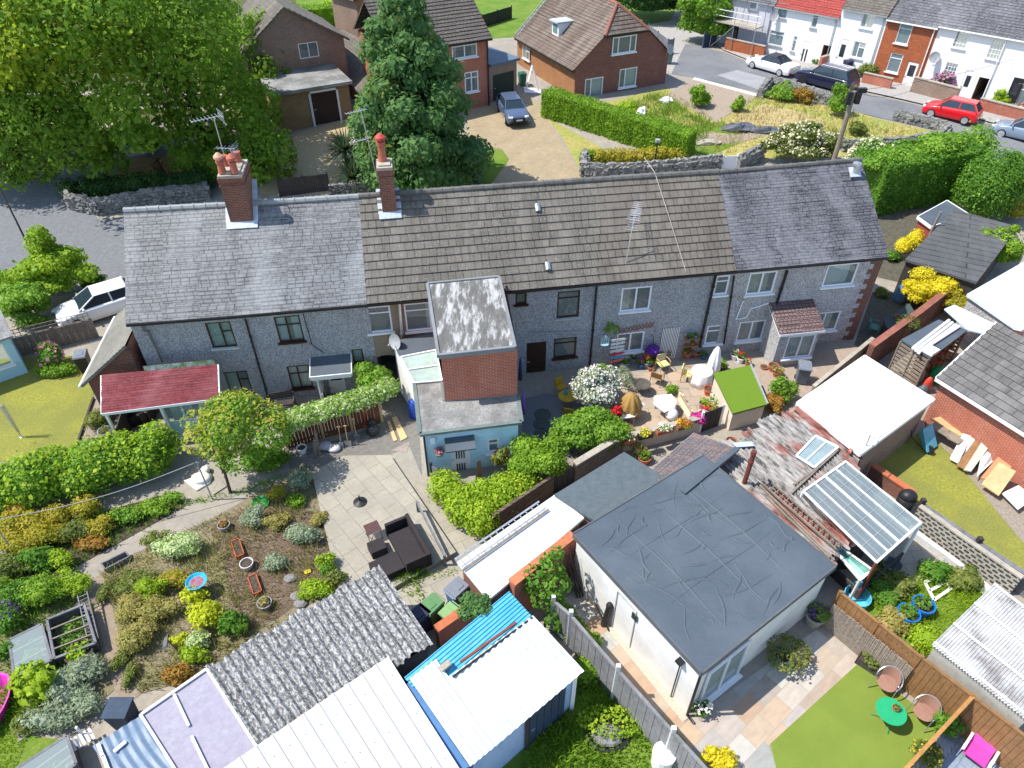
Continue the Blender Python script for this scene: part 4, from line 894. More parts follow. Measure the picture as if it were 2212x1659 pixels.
bt=thing('tarpaulin_roof','blue tarpaulin roof with wooden battens at the end of the lilac shed','shed',Q(320,1650,0));P=[Q(200,1612,2.1),Q(303,1545,2.1),Q(418,1722,2.1),Q(325,1795,2.1)]
b=MB();N_=28
for j in range(N_+1):
 for i in range(N_+1):
  s,r=i/N_,j/N_;p=P[0].lerp(P[1],s).lerp(P[3].lerp(P[2],s),r);b.v.append(p+z*(.016*math.sin(s*33+2*math.sin(r*5))+.014*math.sin(r*23+s*5)*(1-r)))
for j in range(N_):
 for i in range(N_):q=j*(N_+1)+i;b.f.append((q,q+N_+1,q+N_+2,q+1));b.mi.append(0)
b.build('tarpaulin',MT['tarp'],bt,smooth=True);b=MB();I=[p+(ctr(P)-p)*.06-z*.1 for p in P][::-1]
for i in range(4):p,q=I[i],I[(i+1)%4];b.poly([V((p.x,p.y,0)),V((q.x,q.y,0)),q,p])
b.build('wall',MT['darkwood'],bt);battens(bt,[((212,1607),(222,1635)),((222,1632),(236,1668)),((246,1624),(272,1602))],2.14,.09)
b=MB();p=G(277,1560);b.hexa([p+V(q)for q in((-.28,-.25,0),(.28,-.25,0),(.28,.25,0),(-.28,.25,0),(-.34,-.3,.9),(.34,-.3,.9),(.34,.3,.9),(-.34,.3,.9))]).box(p+V((0,0,.93)),(.74,.66,.06));tag(b.build('water_tank',MT['dkbluewood'],bevel=.02),'dark slate blue water tank beside the tarpaulin roof','water tank')
bs=thing('blue_corrugated_shed','shed with bright blue and white corrugated sheets and a dark blue door','shed',Q(1080,1480,0));zz=2.35
b=MB();PB=[Q(873,1464,zz),Q(1100,1277,zz),Q(1152,1334,zz-.12),Q(935,1530,zz-.12)];corr(b,PB[0],PB[3],PB[2],PB[1],10,.018,10,0,True);b.build('blue_roof_sheet',MT['bluesheet'],bs)
b=MB();PW=[Q(941,1423,zz+.05),Q(1151,1329,zz+.05),Q(1262,1449,zz-.1),Q(1016,1656,zz-.1)];PW[0]=Q(885,1466,zz+.05)
m0=PW[0].lerp(PW[1],.2);
corr(b,PW[0],Q(941,1423,zz+.05),Q(1075,1608,zz-.1),PW[3],5,.028,8);corr(b,Q(969,1462,zz+.05),PW[1],PW[2],Q(1075,1608,zz-.1),13,.028,8);b.build('white_roof_sheet',MT['creamsheet'],bs)
b=MB();wl_=[Q(873,1470,2.2),Q(1100,1285,2.2),Q(1252,1450,2.2),Q(1018,1650,2.2)];wl_=[p+(ctr(wl_)-p)*.05 for p in wl_][::-1]
for i in range(4):p,q=wl_[i],wl_[(i+1)%4];b.poly([V((p.x,p.y,0)),V((q.x,q.y,0)),q,p])
b.build('wall',MT['palebluewall'],bs)
w0,w1=wl_[0],wl_[1]
for p,q in[(wl_[i],wl_[(i+1)%4])for i in range(4)]:
 mid=(p+q)/2
 if mid.y<ctr(wl_).y-.3 and mid.x>ctr(wl_).x:w0,w1=p,q
ud_=(w1-w0);ud_.z=0;LL=ud_.length;ud_.normalize();nd_=V((ud_.y,-ud_.x,0));w0=V((w0.x,w0.y,0));door(bs,w0+nd_*.06,ud_,nd_,(LL*.52,.05,LL*.9,1.95),MT['dkbluewood'],[(.02+.2*k,.02,.19+.2*k,.98)for k in range(5)],'dark blue boarded door')
b=MB();b.beam(w0+ud_*LL*.5+nd_*.05,w0+ud_*LL*.5+nd_*.05+z*2.1,.1,.1);b.build('corner_post',MT['darkwood'],bs)
b=MB();b.beam(w0+ud_*LL*.99+nd_*.05,w0+ud_*LL*.99+nd_*.05+z*2.1,.12,.1);b.build('corner_board',MT['white'],bs)
b=MB();b.beam(Q(995,1430,zz+.14),Q(1115,1345,zz+.08),.07,.06);tag(b.build('rusty_bar',plain('rust_red',(.22,.06,.04),.8,.3)),'rusty red bar lying along the blue corrugated sheets','metal bar')
b=MB();b.beam(Q(978,1462,zz+.1),Q(1150,1334,zz+.03),.05,.05);tag(b.build('black_bar',MT['black']),'thin black bar along the edge between blue and white sheets','metal bar')
b=MB();b.box(Q(962,1438,zz+.13),(.34,.2,.1),.7);tag(b.build('stone_block',MT['stonepot'],bevel=.02),'grey block weighing down the blue roof sheet','block')
b=MB();gp=[Q(878,1478,2.3),Q(888,1470,2.3),Q(1014,1656,2.2),Q(995,1664,2.2)];b.slab(gp,.05);b.build('valley_gutter',plain('blue_gutter',(.07,.17,.34),.5),bs)
wall('brick_wall','low red brick wall with orange coping behind the wheelie bins',[G(948,1400),G(1030,1342)],1.15,MT['redbrick'],.22,plain('orange_coping',(.42,.13,.06),.85,.3))
ws=flat_hut('white_roofed_store','low store with a flaking white flat roof carrying a ladder','store',[(988,1214),(1198,1069),(1262,1118),(1055,1296)],2.1,MT['oldbrick'],mottle('flaked_white',[(.32,(.6,.58,.55)),(.45,(.76,.75,.73))],3,.7,.1,big=[(.4,(.6,.7,.76)),(.6,(.76,.78,.8))],bs=.4),.12)
def ladder(name,label,a,c,w,n,mat,side=None,r=.035,cat='ladder'):
 a,c=V(a),V(c);d=(c-a);L=d.length;d.normalize();s=(V(side)if side else d.cross(z)).normalized()*(w/2);t=thing(name,label,cat,(a+c)/2)
 for k in(-1,1):b=MB();b.beam(a+s*k,c+s*k,r,r*2.0);b.build('rail',mat,t)
 b=MB()
 for i in range(n):p=a+d*(L*(i+.5)/n);b.tube([p-s,p+s],r*.55,6)
 q=b.build('rungs',mat,t);return t
ladder('ladder','long grey ladder lying on the flaking white roof',Q(990,1216,2.2),Q(1172,1090,2.2),.38,14,MT['alu'])
b=MB();b.beam(Q(1000,1232,2.2),Q(1185,1100,2.2),.06,.06);tag(b.build('roof_pole',MT['wood']),'weathered pole lying beside the ladder on the white roof','pole')
wall('coped_brick_wall','red brick wall with rounded orange brick coping behind the sapling',[G(1106,1340),G(1232,1237)],2.15,MT['redbrick'],.26,plain('orange_coping2',(.45,.15,.07),.85,.35),copeh=.12)
gg_=flat_hut('grey_garage','garage with a smooth blue grey flat roof between hedge and tiled store','garage',[(1348,976),(1442,1034),(1286,1126),(1198,1068)],2.25,MT['buffbrick'],mottle('smooth_grey_felt',[(.35,(.075,.095,.105)),(.65,(.105,.128,.14))],4,.6,.1),.12)
BB=flat_hut('black_felt_building','white rendered outbuilding with a wrinkled black felt flat roof','outbuilding',[(1519,983),(1238,1153),(1516,1454),(1806,1223)],2.75,MT['whiterender'],MT['felt'],.16,.1,plain('grey_trim',(.1,.11,.12),.5,.2))
P=BB.P;b=MB();g=random.Random(5)
def wr(a,c,amp,r0):
 N2=14;pts=[];o=g.uniform(0,6)
 for i in range(N2+1):s=i/N2;q=P[0].lerp(P[1],a[0]+(c[0]-a[0])*s).lerp(P[3].lerp(P[2],a[0]+(c[0]-a[0])*s),a[1]+(c[1]-a[1])*s);pts.append(q+V((math.sin(s*9+o)*amp,math.cos(s*8+o)*amp,-r0*.35)))
 b.tube(pts,[r0*(.25+.75*math.sin(math.pi*i/N2))for i in range(N2+1)],8,False)
for k in range(60):
 s,r=g.uniform(.06,.9),g.uniform(.06,.9);dx,dy=g.uniform(-.11,.11),g.uniform(-.11,.11);m=g.choice([(1.5,4.2),(4.0,1.2),(2.6,2.6)]);wr((s,r),(min(.97,max(.03,s+dx*m[0])),min(.97,max(.03,r+dy*m[1]))),.05,g.uniform(.035,.06))
for q in(.24,.48,.73):wr((q,.02),(q,.98),.035,.05)
wr((.0+.02,.3),(.98,.3),.03,.04);wr((.02,.64),(.98,.64),.04,.04)
b.build('felt_wrinkles',MT['felt'],BB.roof,smooth=True)
b=MB()
for q in(.5,):
 for s0,s1 in((.1,.45),(.5,.9)):pass
I=BB.I
fL,fR=I[2],I[3];uB=(fR-fL);uB.z=0;LB_=uB.length;uB.normalize();nB=V((uB.y,-uB.x,0));fo=V((fL.x,fL.y,-.05))
fr=rect_on([(1523,1459),(1609,1396),(1599,1440),(1511,1508)],fo,uB,nB);fr=(max(.15,fr[0]),.06,fr[2],2.15)
window(BB.t,fo+nB*.1,uB,nB,fr,UP,((.5,()),(.5,())),UP,None,fw=.1)
lL,lR=I[1],I[2];uL=(lR-lL);uL.z=0;uL.normalize();nL=V((uL.y,-uL.x,0));lo=V((lL.x,lL.y,-.05))
b=MB();c0=V((fL.x,fL.y,0))+nB*.07+nL*.07;b.tube([c0+z*2.55,c0+z*.1,c0+nB*.3+z*.05],.045,8);b.build('drainpipe',MT['black'],BB.t)
def onleft(x,y,off=.0):return onplane(x,y,lo+nL*off,nL)
b=MB();R=Matrix((uL,nL,z)).transposed();b.box(onleft(1371,1333,.03),(.24,.05,.28),R=R);b.build('small_window',MT['glassdark'],BB.t)
b=MB();q=onleft(1349,1330,.02);q.z=1.1
for s in(-.45,.45):b.box(q+uL*s,(.03,.02,2.1),R=R)
b.box(q+z*1.05,(.93,.02,.03),R=R);b.build('door_outline',MT['grey'],BB.t)
b=MB();q=onleft(1471,1430,.06);b.tube([V((q.x,q.y,.05)),q],.022,6);b.box(q+z*.06+nL*.05,(.22,.2,.1),R=R);tag(b.build('wall_lamp',MT['black']),'black lamp on a thin conduit on the white wall','wall lamp')
p=G(1304,1350);b=MB();b.tube([p,p+uL*.05-nL*.1+z*1.1],.11,12);b.ball(p-nL*.1+uL*.05+z*1.15,.13,10,6);b.tube([p+uL*.3,p-uL*.5+z*.6],.03,6);tag(b.build('patio_umbrella_cover',MT['black']),'folded black cover leaning on the sunny white wall','umbrella cover')
b=MB();g=random.Random(4);p0=G(1258,1283)
for k in range(22):a=p0+V((g.uniform(-.2,.25),g.uniform(-.2,.2),0));b.tube([a,a+V((-.45+g.uniform(-.18,.18),.35+g.uniform(-.1,.1),1.9+g.uniform(-.2,.2)))],.011,5)
tag(b.build('bean_canes',MT['darkwood']),'bundle of dark garden canes leaning on the brick pier','garden canes')
ts=thing('tiled_store','low store with a grey and reddish tiled pitched roof behind the black felt roof','store',Q(1490,1000,0));a,c,d,e=Q(1395,1025,2.0),Q(1500,935,2.0),Q(1592,970,2.75),Q(1475,1066,2.75)
b=MB();courses(b,a,c,d,e,14,.015);b.build('roof',bricks('patched_tile',(.2,.175,.175),(.16,.14,.145),(.07,.06,.06),.2,.16,.012,.4,stain=(.3,.16,.13),ss=.8),ts)
b=MB();q=[p+(ctr([a,c,d,e])-p)*.08-z*.12 for p in(a,c,d,e)];q=q[::-1]if sum(q[i].x*q[(i+1)%4].y-q[(i+1)%4].x*q[i].y for i in range(4))<0 else q
for i in range(4):p_,r_=q[i],q[(i+1)%4];b.poly([V((p_.x,p_.y,0)),V((r_.x,r_.y,0)),r_,p_])
b.build('wall',MT['oldbrick'],ts);b=MB();b.beam(d+z*.03,e+z*.03,.2,.12);b.build('ridge_flashing',plain('ridge_felt',(.08,.1,.12),.6),ts);b=MB();b.tube([a-z*.05,c-z*.05],.05,8);b.build('gutter',MT['grey'],ts)
oa=shed_sheet('old_corrugated_store','store with flaking white and rusty old corrugated asbestos roof',[(1527,985),(1720,873),(1868,990),(1806,1222)],[2.25,2.25,2.0,1.95],MT['oldasb'],28,.075,MT['darkwood'],rag=.06)
def on_old(x,y,dz=0):P_=oa.P;n_=(P_[1]-P_[0]).cross(P_[3]-P_[0]).normalized();return onplane(x,y,P_[0],n_)+z*dz
p=on_old(1606,1048);b=MB();b.tube([p-z*.4,p+V((.02,0,1.7))],.085,12);b.tube([p+z*1.2,p+z*1.32],.11,12);b.tube([p+z*1.62,p+V((.02,0,1.78))],.1,12)
fl_=tag(b.build('flue_pipe',plain('rusty_flue',(.16,.045,.032),.75,.45,5)),'tall rusty red flue pipe rising from the old corrugated roof','flue pipe');b=MB();b.lathe(p,[(.34,0),(.26,.08),(.12,.12)],10);b.build('cement_collar',MT['stonepot'],fl_)
b=MB();b.box(on_old(1605,965,.12),(.75,.25,.04),.1);tag(b.build('metal_plate',MT['lead']),'dark metal plate lying on the old corrugated roof','metal plate')
sq=[on_old(1718,990,.12),on_old(1760,947,.12),on_old(1808,971,.12),on_old(1757,1015,.12)];sk_=thing('roof_skylight','white framed skylight lying on the old corrugated roof','skylight',ctr(sq));b=MB();b.slab(sq,.03);b.build('pane',plain('dusty_glass',(.25,.32,.33),.15,.2,spec=.6),sk_)
b=MB()
for i in range(4):b.beam(sq[i]+z*.02,sq[(i+1)%4]+z*.02,.07,.06)
b.beam(sq[0].lerp(sq[3],.5)+z*.02,sq[1].lerp(sq[2],.5)+z*.02,.05,.05);b.build('frame',MT['white'],sk_)
ladder('ladder','wooden ladder lying between the black felt and the old corrugated roof',on_old(1650,1048,.2),on_old(1810,1190,.2),.34,15,MT['wood'],r=.045)
for k,(p_,q_)in enumerate((((1640,1052),(1800,1215)),((1655,1078),(1790,1210)))):
 b=MB();b.beam(on_old(*p_,.1),on_old(*q_,.12),.06,.06);tag(b.build('wooden_pole',MT['wood']),['weathered pole at the edge of the black felt roof beside the ladder','shorter weathered pole under the ladder by the black felt roof'][k],'pole')
b=MB();b.beam(on_old(1708,1068,.1),on_old(1808,975,.1),.09,.05);b.beam(on_old(1712,1052,.12),on_old(1766,1014,.12),.07,.05);tag(b.build('timber_batten',MT['wood']),'weathered timber battens lying below the skylight','timber')
b=MB();b.box(on_old(1834,980,.14),(.22,.11,.1),.9);tag(b.build('loose_brick',MT['redbrick']),'loose red brick on the corrugated roof by the white garage','brick')
wg=flat_hut('white_roofed_garage','garage with a brilliant white flat roof beside the pallet log store','garage',[(1721,870),(1868,768),(2019,863),(1859,981)],2.3,MT['buffbrick'],MT['whitesheet'],.12,.12,MT['white'])
q0,q1=wg.I[2],wg.I[3];uu=q1-q0;uu.z=0;LL=uu.length;uu.normalize();nn=V((uu.y,-uu.x,0));
if nn.dot(q0-wg.c)<0:q0,q1=q1,q0;uu=-uu;nn=V((uu.y,-uu.x,0))
door(wg.t,V((q0.x,q0.y,0))+nn*.06,uu,nn,(LL*.32,.05,LL*.5,2.0),MT['darkwood'],(),'dark garage side door')
p=Q(1862,1000,1.2);b=MB();b.tube([Q(1857,1000,1.2)-z*1.1,Q(1880,940,2.9)],.025,6);e=Q(1880,940,2.9);b.tube([e,e+V((.35,-.1,-.25))],.012,5);b.tube([e+V((.5,.1,-.1)),e+V((.15,-.3,-.3))],.02,6);tag(b.build('television_aerial',MT['grey']),'leaning aerial pole at the corner of the white garage roof','aerial')
gh=thing('lean_to_greenhouse','glazed greenhouse with a sloping white barred glass roof','greenhouse',Q(1860,1160,0));gp=[Q(1735,1063,2.4),Q(1827,998,2.4),Q(1989,1130,2.15),Q(1893,1216,2.15)]
MT['ghglass']=glassmat('greenhouse_glass',(.5,.6,.62),.7,.05)
b=MB();b.poly(gp if(gp[1]-gp[0]).cross(gp[3]-gp[0]).z>0 else gp[::-1]);gr=b.build('roof_glass',MT['ghglass'],gh);b=MB()
for q in(0,.26,.5,.75,1):b.beam(gp[0].lerp(gp[1],q)+z*.03,gp[3].lerp(gp[2],q)+z*.03,.07 if q in(0,.5)else.035,.05)
for q in(0,1):b.beam(gp[0].lerp(gp[3],q)+z*.03,gp[1].lerp(gp[2],q)+z*.03,.07,.07)
b.build('glazing_bars',MT['white'],gr);b=MB()
for q in(.2,.4,.6,.8):b.beam(gp[0].lerp(gp[3],q)+z*.012,gp[1].lerp(gp[2],q)+z*.012,.02,.02)
for q in(.13,.38,.63,.88):b.beam(gp[0].lerp(gp[1],q)+z*.01,gp[3].lerp(gp[2],q)+z*.01,.015,.02)
b.build('lap_lines',MT['grey'],gr);b=MB()
for i in range(4):
 p_,r_=gp[i],gp[(i+1)%4];b.poly([V((p_.x,p_.y,.5)),V((r_.x,r_.y,.5)),r_,p_])
b.build('side_glass',MT['ghglass'],gh);b=MB()
for i in range(4):
 p_,r_=gp[i],gp[(i+1)%4];b.beam(V((p_.x,p_.y,.25)),V((r_.x,r_.y,.25)),.08,.5)
b.build('base_wall',MT['darkwood'],gh)
for i in range(4):b=MB();b.beam(V((gp[i].x,gp[i].y,0)),gp[i],.08,.08);b.build('corner_post',MT['white']if i!=3 else plain('red_brown_post',(.2,.05,.03),.7),gh)
b=MB();b.hexa([V((gp[0].x,gp[0].y,.1))*.88+V((gp[2].x,gp[2].y,.1))*.12,V((gp[1].x,gp[1].y,.1))*.88+V((gp[3].x,gp[3].y,.1))*.12,V((gp[2].x,gp[2].y,.1))*.9+V((gp[0].x,gp[0].y,.1))*.1,V((gp[3].x,gp[3].y,.1))*.9+V((gp[1].x,gp[1].y,.1))*.1]+[V((gp[0].x,gp[0].y,.8))*.8+V((gp[2].x,gp[2].y,.8))*.2,V((gp[1].x,gp[1].y,.8))*.8+V((gp[3].x,gp[3].y,.8))*.2,V((gp[2].x,gp[2].y,.8))*.8+V((gp[0].x,gp[0].y,.8))*.2,V((gp[3].x,gp[3].y,.8))*.8+V((gp[1].x,gp[1].y,.8))*.2]);b.build('staging',MT['greywood'],gh)
cf=thing('cold_frame','low green glazed frame under the white edge of the greenhouse','cold frame',Q(1840,1225,0));q=[Q(1806,1192,1.35),Q(1822,1172,1.4),Q(1893,1222,1.4),Q(1858,1252,1.35)]
b=MB();b.slab(q,.03);b.build('glass',plain('green_glass',(.12,.34,.28),.15,.4,spec=.6),cf);b=MB();I=[V((p.x,p.y,0))for p in q]
for i in range(4):b.beam(q[i],q[(i+1)%4],.09,.07);b.beam(I[i],q[i],.07,.07)
b.build('frame',MT['white'],cf)
ground_patch('lawn',[(-90,780),(190,768),(204,862),(157,992),(-90,1000)],.02,MT['lawn'])
ground_patch('soil_border',[(204,862),(285,925),(270,995),(157,992)],.012,mottle('dry_border',[(.3,(.2,.16,.12)),(.7,(.34,.28,.22))],8,.95,.5))
ground_patch('planted_strip',[(5,1210),(60,1150),(380,1063),(400,1094),(170,1222),(20,1295)],.02,MT['soil'])
DR=mottle('dry_garden_soil',[(.3,(.1,.08,.055)),(.5,(.2,.165,.115)),(.7,(.3,.25,.18))],9,.95,.8,big=[(.3,(.14,.13,.06)),(.7,(.26,.22,.12))],bs=.8)
ground_patch('garden_bed',[(222,1238),(290,1196),(470,1115),(560,1062),(668,1012),(690,1060),(748,1250),(450,1460),(300,1500),(262,1390)],.02,DR)
ground_patch('bark_chippings',[(458,1135),(560,1092),(640,1100),(705,1110),(740,1245),(600,1335),(512,1375),(498,1290),(478,1200)],.03,MT['bark_chip'])
ground_patch('kitchen_bed',[(-60,1250),(185,1262),(212,1345),(248,1490),(160,1570),(-60,1600)],.018,DR)
ground_patch('grass_patch',[(-60,1480),(45,1485),(62,1590),(150,1600),(20,1700),(-60,1700)],.024,MT['greengrass'])
ground_patch('dirt_path',[(190,1262),(225,1232),(262,1390),(305,1500),(250,1540),(245,1480),(210,1345)],.012,mottle('dirt',[(.3,(.2,.15,.11)),(.7,(.31,.25,.19))],7,.95,.4))
b=MB();sl_=[Q(673,1019,.22),Q(741,985,.22),Q(843,983,.22),Q(985,1192,.22),Q(930,1222,.22),Q(745,1330,.22)];b.slab(sl_,.26)
MT['flags']=bricks('concrete_flags',(.38,.345,.275),(.34,.31,.25),(.2,.18,.15),.9,.6,.012,.2,stain=(.28,.255,.21),ss=.9,var=.3)
tag(b.build('raised_patio',MT['flags'],uva=math.radians(-50)),kind='structure')
ground_patch('yard_slabs',[(745,1330),(930,1222),(985,1192),(905,1060),(1060,1168),(1000,1260),(1000,1300),(940,1400)],.008,MT['flags'],uva=.5)
ground_patch('tarmac_yard',[(806,868),(868,840),(900,830),(912,1030),(885,965),(843,982),(741,984),(673,1018),(630,1035),(622,985),(826,917)],.006,mottle('worn_tarmac',[(.3,(.13,.12,.11)),(.7,(.2,.185,.165))],5,.92,.3));ground_patch('dark_gravel',[(1128,862),(1180,850),(1270,860),(1235,990),(1128,1000)],.01,MT['gravelgrey'])
for u,v,l in((1172,896,'round dark stepping stone nearest the brown back door'),(1170,917,'middle round dark stepping stone in the gravel'),(1172,938,'round dark stepping stone nearest the dark green bush')):
 b=MB();b.lathe(Q(u,v,.0),[(.38,0),(.38,.04),(.34,.055)],18);tag(b.build('stepping_stone',plain('dark_stone',(.07,.085,.08),.9)),l,'stepping stone','stepping stones')
bl=hedge_blobs([G(-60,1100),G(60,1078),G(170,1056),G(290,1026),G(400,990)],1.75,1.85,sp=.3,hv=.2,jit=.3,seed=4)
bush('flowering_hedge','long loose green hedge with creamy blossom between lawn and garden path','hedge',bl,LF['privet'],.13,1.9,flowers=(LF['lime'],.12,.6))
bl=[(tuple(Q(u,v,.5)),(.55,.5,.45))for u,v in((20,1135),(70,1128),(120,1115),(40,1105),(185,1095))];bush('golden_undergrowth','golden brown low shrubs at the foot of the blossoming hedge','shrub',bl,LF['gold'],.1)
p=G(497,1064);c0=Q(520,935,2.6);bl=lumps(c0,(1.85,1.6,1.55),24,.34,5);tree('ornamental_tree','small tree with yellow green leaves tipped pink beside the lean-to',p,bl,LF['privet'],.13,1.5,.07,10,extra=(LF['pinktip'],lumps(c0+V((-.1,-.2,.25)),(1.9,1.7,1.5),20,.3,9,0),.7))
hb_=[(tuple(Q(u,v,1.55)),(.62,.55,.42))for u,v in((618,915),(640,907),(665,897),(690,890),(715,882),(740,875),(765,866),(790,858),(815,848),(832,838))]
bush('variegated_hedge','cream variegated hedge growing over the brown fence with garden tools','hedge',hb_,LF['varieg'],.11,1.8,flowers=(LF['privet'],.1,.6))
bush('green_bush','bright green bush beside the dark passage arch','bush',lumps(Q(800,822,1.35),(.95,.8,.85),10,.42,3),LF['privet'],.12,1.7)
bush('dark_shrub','dark green ivy shrub in shade below the ornamental tree','shrub',lumps(G(575,1010,.5),(1.1,.7,.6),8,.45,6),LF['oakdark'],.1)
bush('pink_rose_bush','rose bush with pink blooms by the trellis fence','bush',lumps(G(125,792,.75),(.75,.65,.8),9,.45,8),LF['green'],.09,1.2,flowers=(LF['f_pink'],.14,.28))
bush('low_shrub','low green shrub below the pink roses','shrub',lumps(G(135,808,.3),(1.1,.5,.4),7,.5,9),LF['hedge'],.09)
bush('large_garden_shrub','tall pointed green and yellow shrub by the lane beside the white car','shrub',[(q,r)for q,r in lumps(Q(115,590,1.7),(2.2,1.6,1.5),22,.35,10)]+lumps(Q(85,535,3.1),(.8,.8,1.3),6,.45,2),LF['lime'],.16,1.6,flowers=(LF['hedge'],.16,.7))
bush('green_shrub','mid green feathery shrub left of the pointed yellow one','shrub',lumps(Q(50,650,1.2),(1.5,1.3,1.1),12,.4,11),LF['leylandii'],.14)
bush('green_shrub','small green shrub at the left edge by the trellis','shrub',lumps(Q(5,610,1.1),(1.0,1.0,1.0),9,.4,12),LF['hedge'],.13)
bush('shade_shrub','dark leafy shrub in the shade in front of the white car','shrub',lumps(Q(200,612,.6),(1.0,.5,.8),8,.4,13)+lumps(Q(60,690,.6),(1.2,.5,.6),7,.4,14),LF['green'],.12)
P3=[Q(965,1040,1.1),Q(1005,1080,1.1),Q(1045,1105,1.1),Q(1085,1065,1.15),Q(1130,1030,1.2),Q(1150,1010,1.2)]
bl=hedge_blobs([V((q.x,q.y,0))for q in P3],1.4,1.3,hv=.08,jit=.1,sp=.4,seed=8)+[(tuple(Q(1045,1065,.8)),(.8,.6,.55)),(tuple(Q(1045,1115,.6)),(.65,.6,.65)),(tuple(Q(1090,1050,.9)),(.7,.6,.55))]
bush('privet_hedge','bright lime green privet in front of the pale blue wall','hedge',bl,LF['lime'],.11,2.0)
bush('round_bush','rounded dark green clipped bush by the dark iron gate','bush',lumps(Q(1160,990,1.2),(1.25,1.1,1.05),12,.4,4),LF['hedge'],.1,2.0)
bush('domed_bush','broad yellow green domed bush beside the patio wall','bush',lumps(Q(1277,935,1.15),(1.75,1.05,1.0),20,.36,15),LF['privet'],.12,2.0)
bush('white_flowering_shrub','tall shrub smothered in white blossom beside the pot filled patio','shrub',lumps(Q(1290,838,1.15),(1.05,1.15,1.15),18,.36,16),LF['grey'],.1,1.6,flowers=(LF['f_white'],.085,.75))
leaf_obj('climbing_leaves',leaf_arrays(lumps(Q(1300,800,1.6),(.4,.4,.5),5,.4,3),.1,1.2),LF['hedge'],parent=COL.objects['white_flowering_shrub'])
wall('timber_garden_wall','stacked brown timber wall below the privet and the dark gate',[G(1055,1162),G(1193,1068)],1.15,bricks('stacked_timber',(.17,.125,.09),(.13,.1,.075),(.05,.04,.03),1.6,.2,.02,.5),.12)
wall('concrete_block_wall','brown concrete block wall below the domed yellow green bush',[G(1238,1048),G(1340,985)],1.25,bricks('grey_brown_block',(.2,.17,.14),(.16,.135,.115),(.1,.085,.07),.45,.21,.015,.4),.2,MT['stonepot'])
fence('iron_gate','narrow dark iron gate between the two garden walls',[G(1196,1066),G(1236,1050)],1.15,MT['black'],MT['black'],2,slat=.11,cat='gate',th=.03,postw=.05,gaps=True)
wall('low_kerb_wall','low white edging beside the privet and yard path',[G(950,1055),G(1050,1172)],.12,MT['stonepot'],.15)
fp=[G(622,968),G(700,945),G(762,930),G(826,912)]
fence('brown_fence','brown boarded fence with garden tools leaning on it',fp,1.35,plain('brown_boards',(.13,.05,.025),.75,.35),MT['pine'],1.6)
fence('trellis_fence','weathered fence with trellis top in front of the white car',[G(45,770),G(130,748),G(212,728)],1.1,MT['wood'],MT['wood'],1.7)
tr=thing('trellis','diamond trellis topping the weathered fence by the white car','trellis',G(130,748));b=MB();A,B=G(45,770,1.15),G(212,728,1.15)
for k in range(16):q=A.lerp(B,k/15);b.beam(q,q+z*.4,.025,.02)
for h_ in(0,.2,.4):b.beam(A+z*h_,B+z*h_,.025,.03)
b.build('lattice',MT['wood'],tr)
def tool(name,label,foot,top,handle,head,headmat,cat='garden tool',hw=.2):
 t=thing(name,label,cat,foot);foot,top=V(foot),V(top);d=(top-foot).normalized();b=MB();b.tube([foot+d*.3,top],.018,6)
 s=d.cross(V((0,1,0))).normalized();b.tube([top-s*.07,top+s*.07],.018,6);b.build('handle',handle,t);b=MB()
 if head=='blade':b.hexa([foot-s*hw*.45-V((0,.01,0)),foot+s*hw*.45-V((0,.01,0)),foot+s*hw*.45+V((0,.01,0)),foot-s*hw*.45+V((0,.01,0))]+[q+d*.32 for q in(foot-s*hw*.5-V((0,.01,0)),foot+s*hw*.5-V((0,.01,0)),foot+s*hw*.5+V((0,.01,0)),foot-s*hw*.5+V((0,.01,0)))])
 else:
  b.beam(foot-s*hw*.5+d*.28,foot+s*hw*.5+d*.28,.03,.03)
  for k in range(4):q=foot+s*hw*(k/3-.5);b.beam(q,q+d*.28,.014,.014)
 b.build('head',headmat,t);return t
tool('shovel','steel shovel leaning on the brown fence right of the white sack',Q(738,968,0),Q(731,922,1.1),MT['pine'],'blade',MT['galv'])
tool('broad_shovel','broad flat shovel leaning beside the steel shovel',Q(753,964,0),Q(745,920,1.15),MT['pine'],'blade',MT['galv'],hw=.3)
tool('garden_fork','long thin garden fork leaning further right on the brown fence',Q(772,950,0),Q(762,905,1.2),MT['pine'],'fork',MT['grey'])
tool('red_rake','red handled rake leaning by the black bag',Q(790,930,0),Q(786,890,1.2),plain('red_handle',(.5,.05,.02),.5),'fork',MT['redplastic'])
for u,v,u2,v2,l in((682,990,679,951,'shorter pale plank leaning on the brown fence'),(691,985,680,930,'longer grey plank leaning beside the pale plank')):
 b=MB();b.beam(Q(u,v,0),Q(u2,v2,1.2),.12,.03,up=(0,1,0));tag(b.build('plank',MT['wood']),l,'plank')
b=MB();b.ball(G(704,968,.15),(.3,.26,.17),12,8);tag(b.build('rubble_sack',plain('lilac_sack',(.4,.38,.42),.6,.3,bump=.5),smooth=True),'lilac grey rubble sack by the fence','sack')
b=MB();b.ball(G(722,972,.12),(.3,.24,.15),12,8);tag(b.build('cement_sack',plain('white_sack',(.6,.58,.55),.6,.25,bump=.5),smooth=True),'white cement sack next to the shovel','sack')
b=MB();b.ball(G(807,938,.25),(.3,.28,.3),12,8);b.ball(G(805,928,.4),(.2,.18,.2),10,6);tag(b.build('bin_bag',plain('bin_bag',(.03,.03,.032),.3,.3,bump=.6),smooth=True),'black rubbish bag at the end of the brown fence','rubbish bag')
pot('white_bucket','white bucket full of stones by the brown fence',G(654,977),.22,.32,MT['white'],cat='bucket')
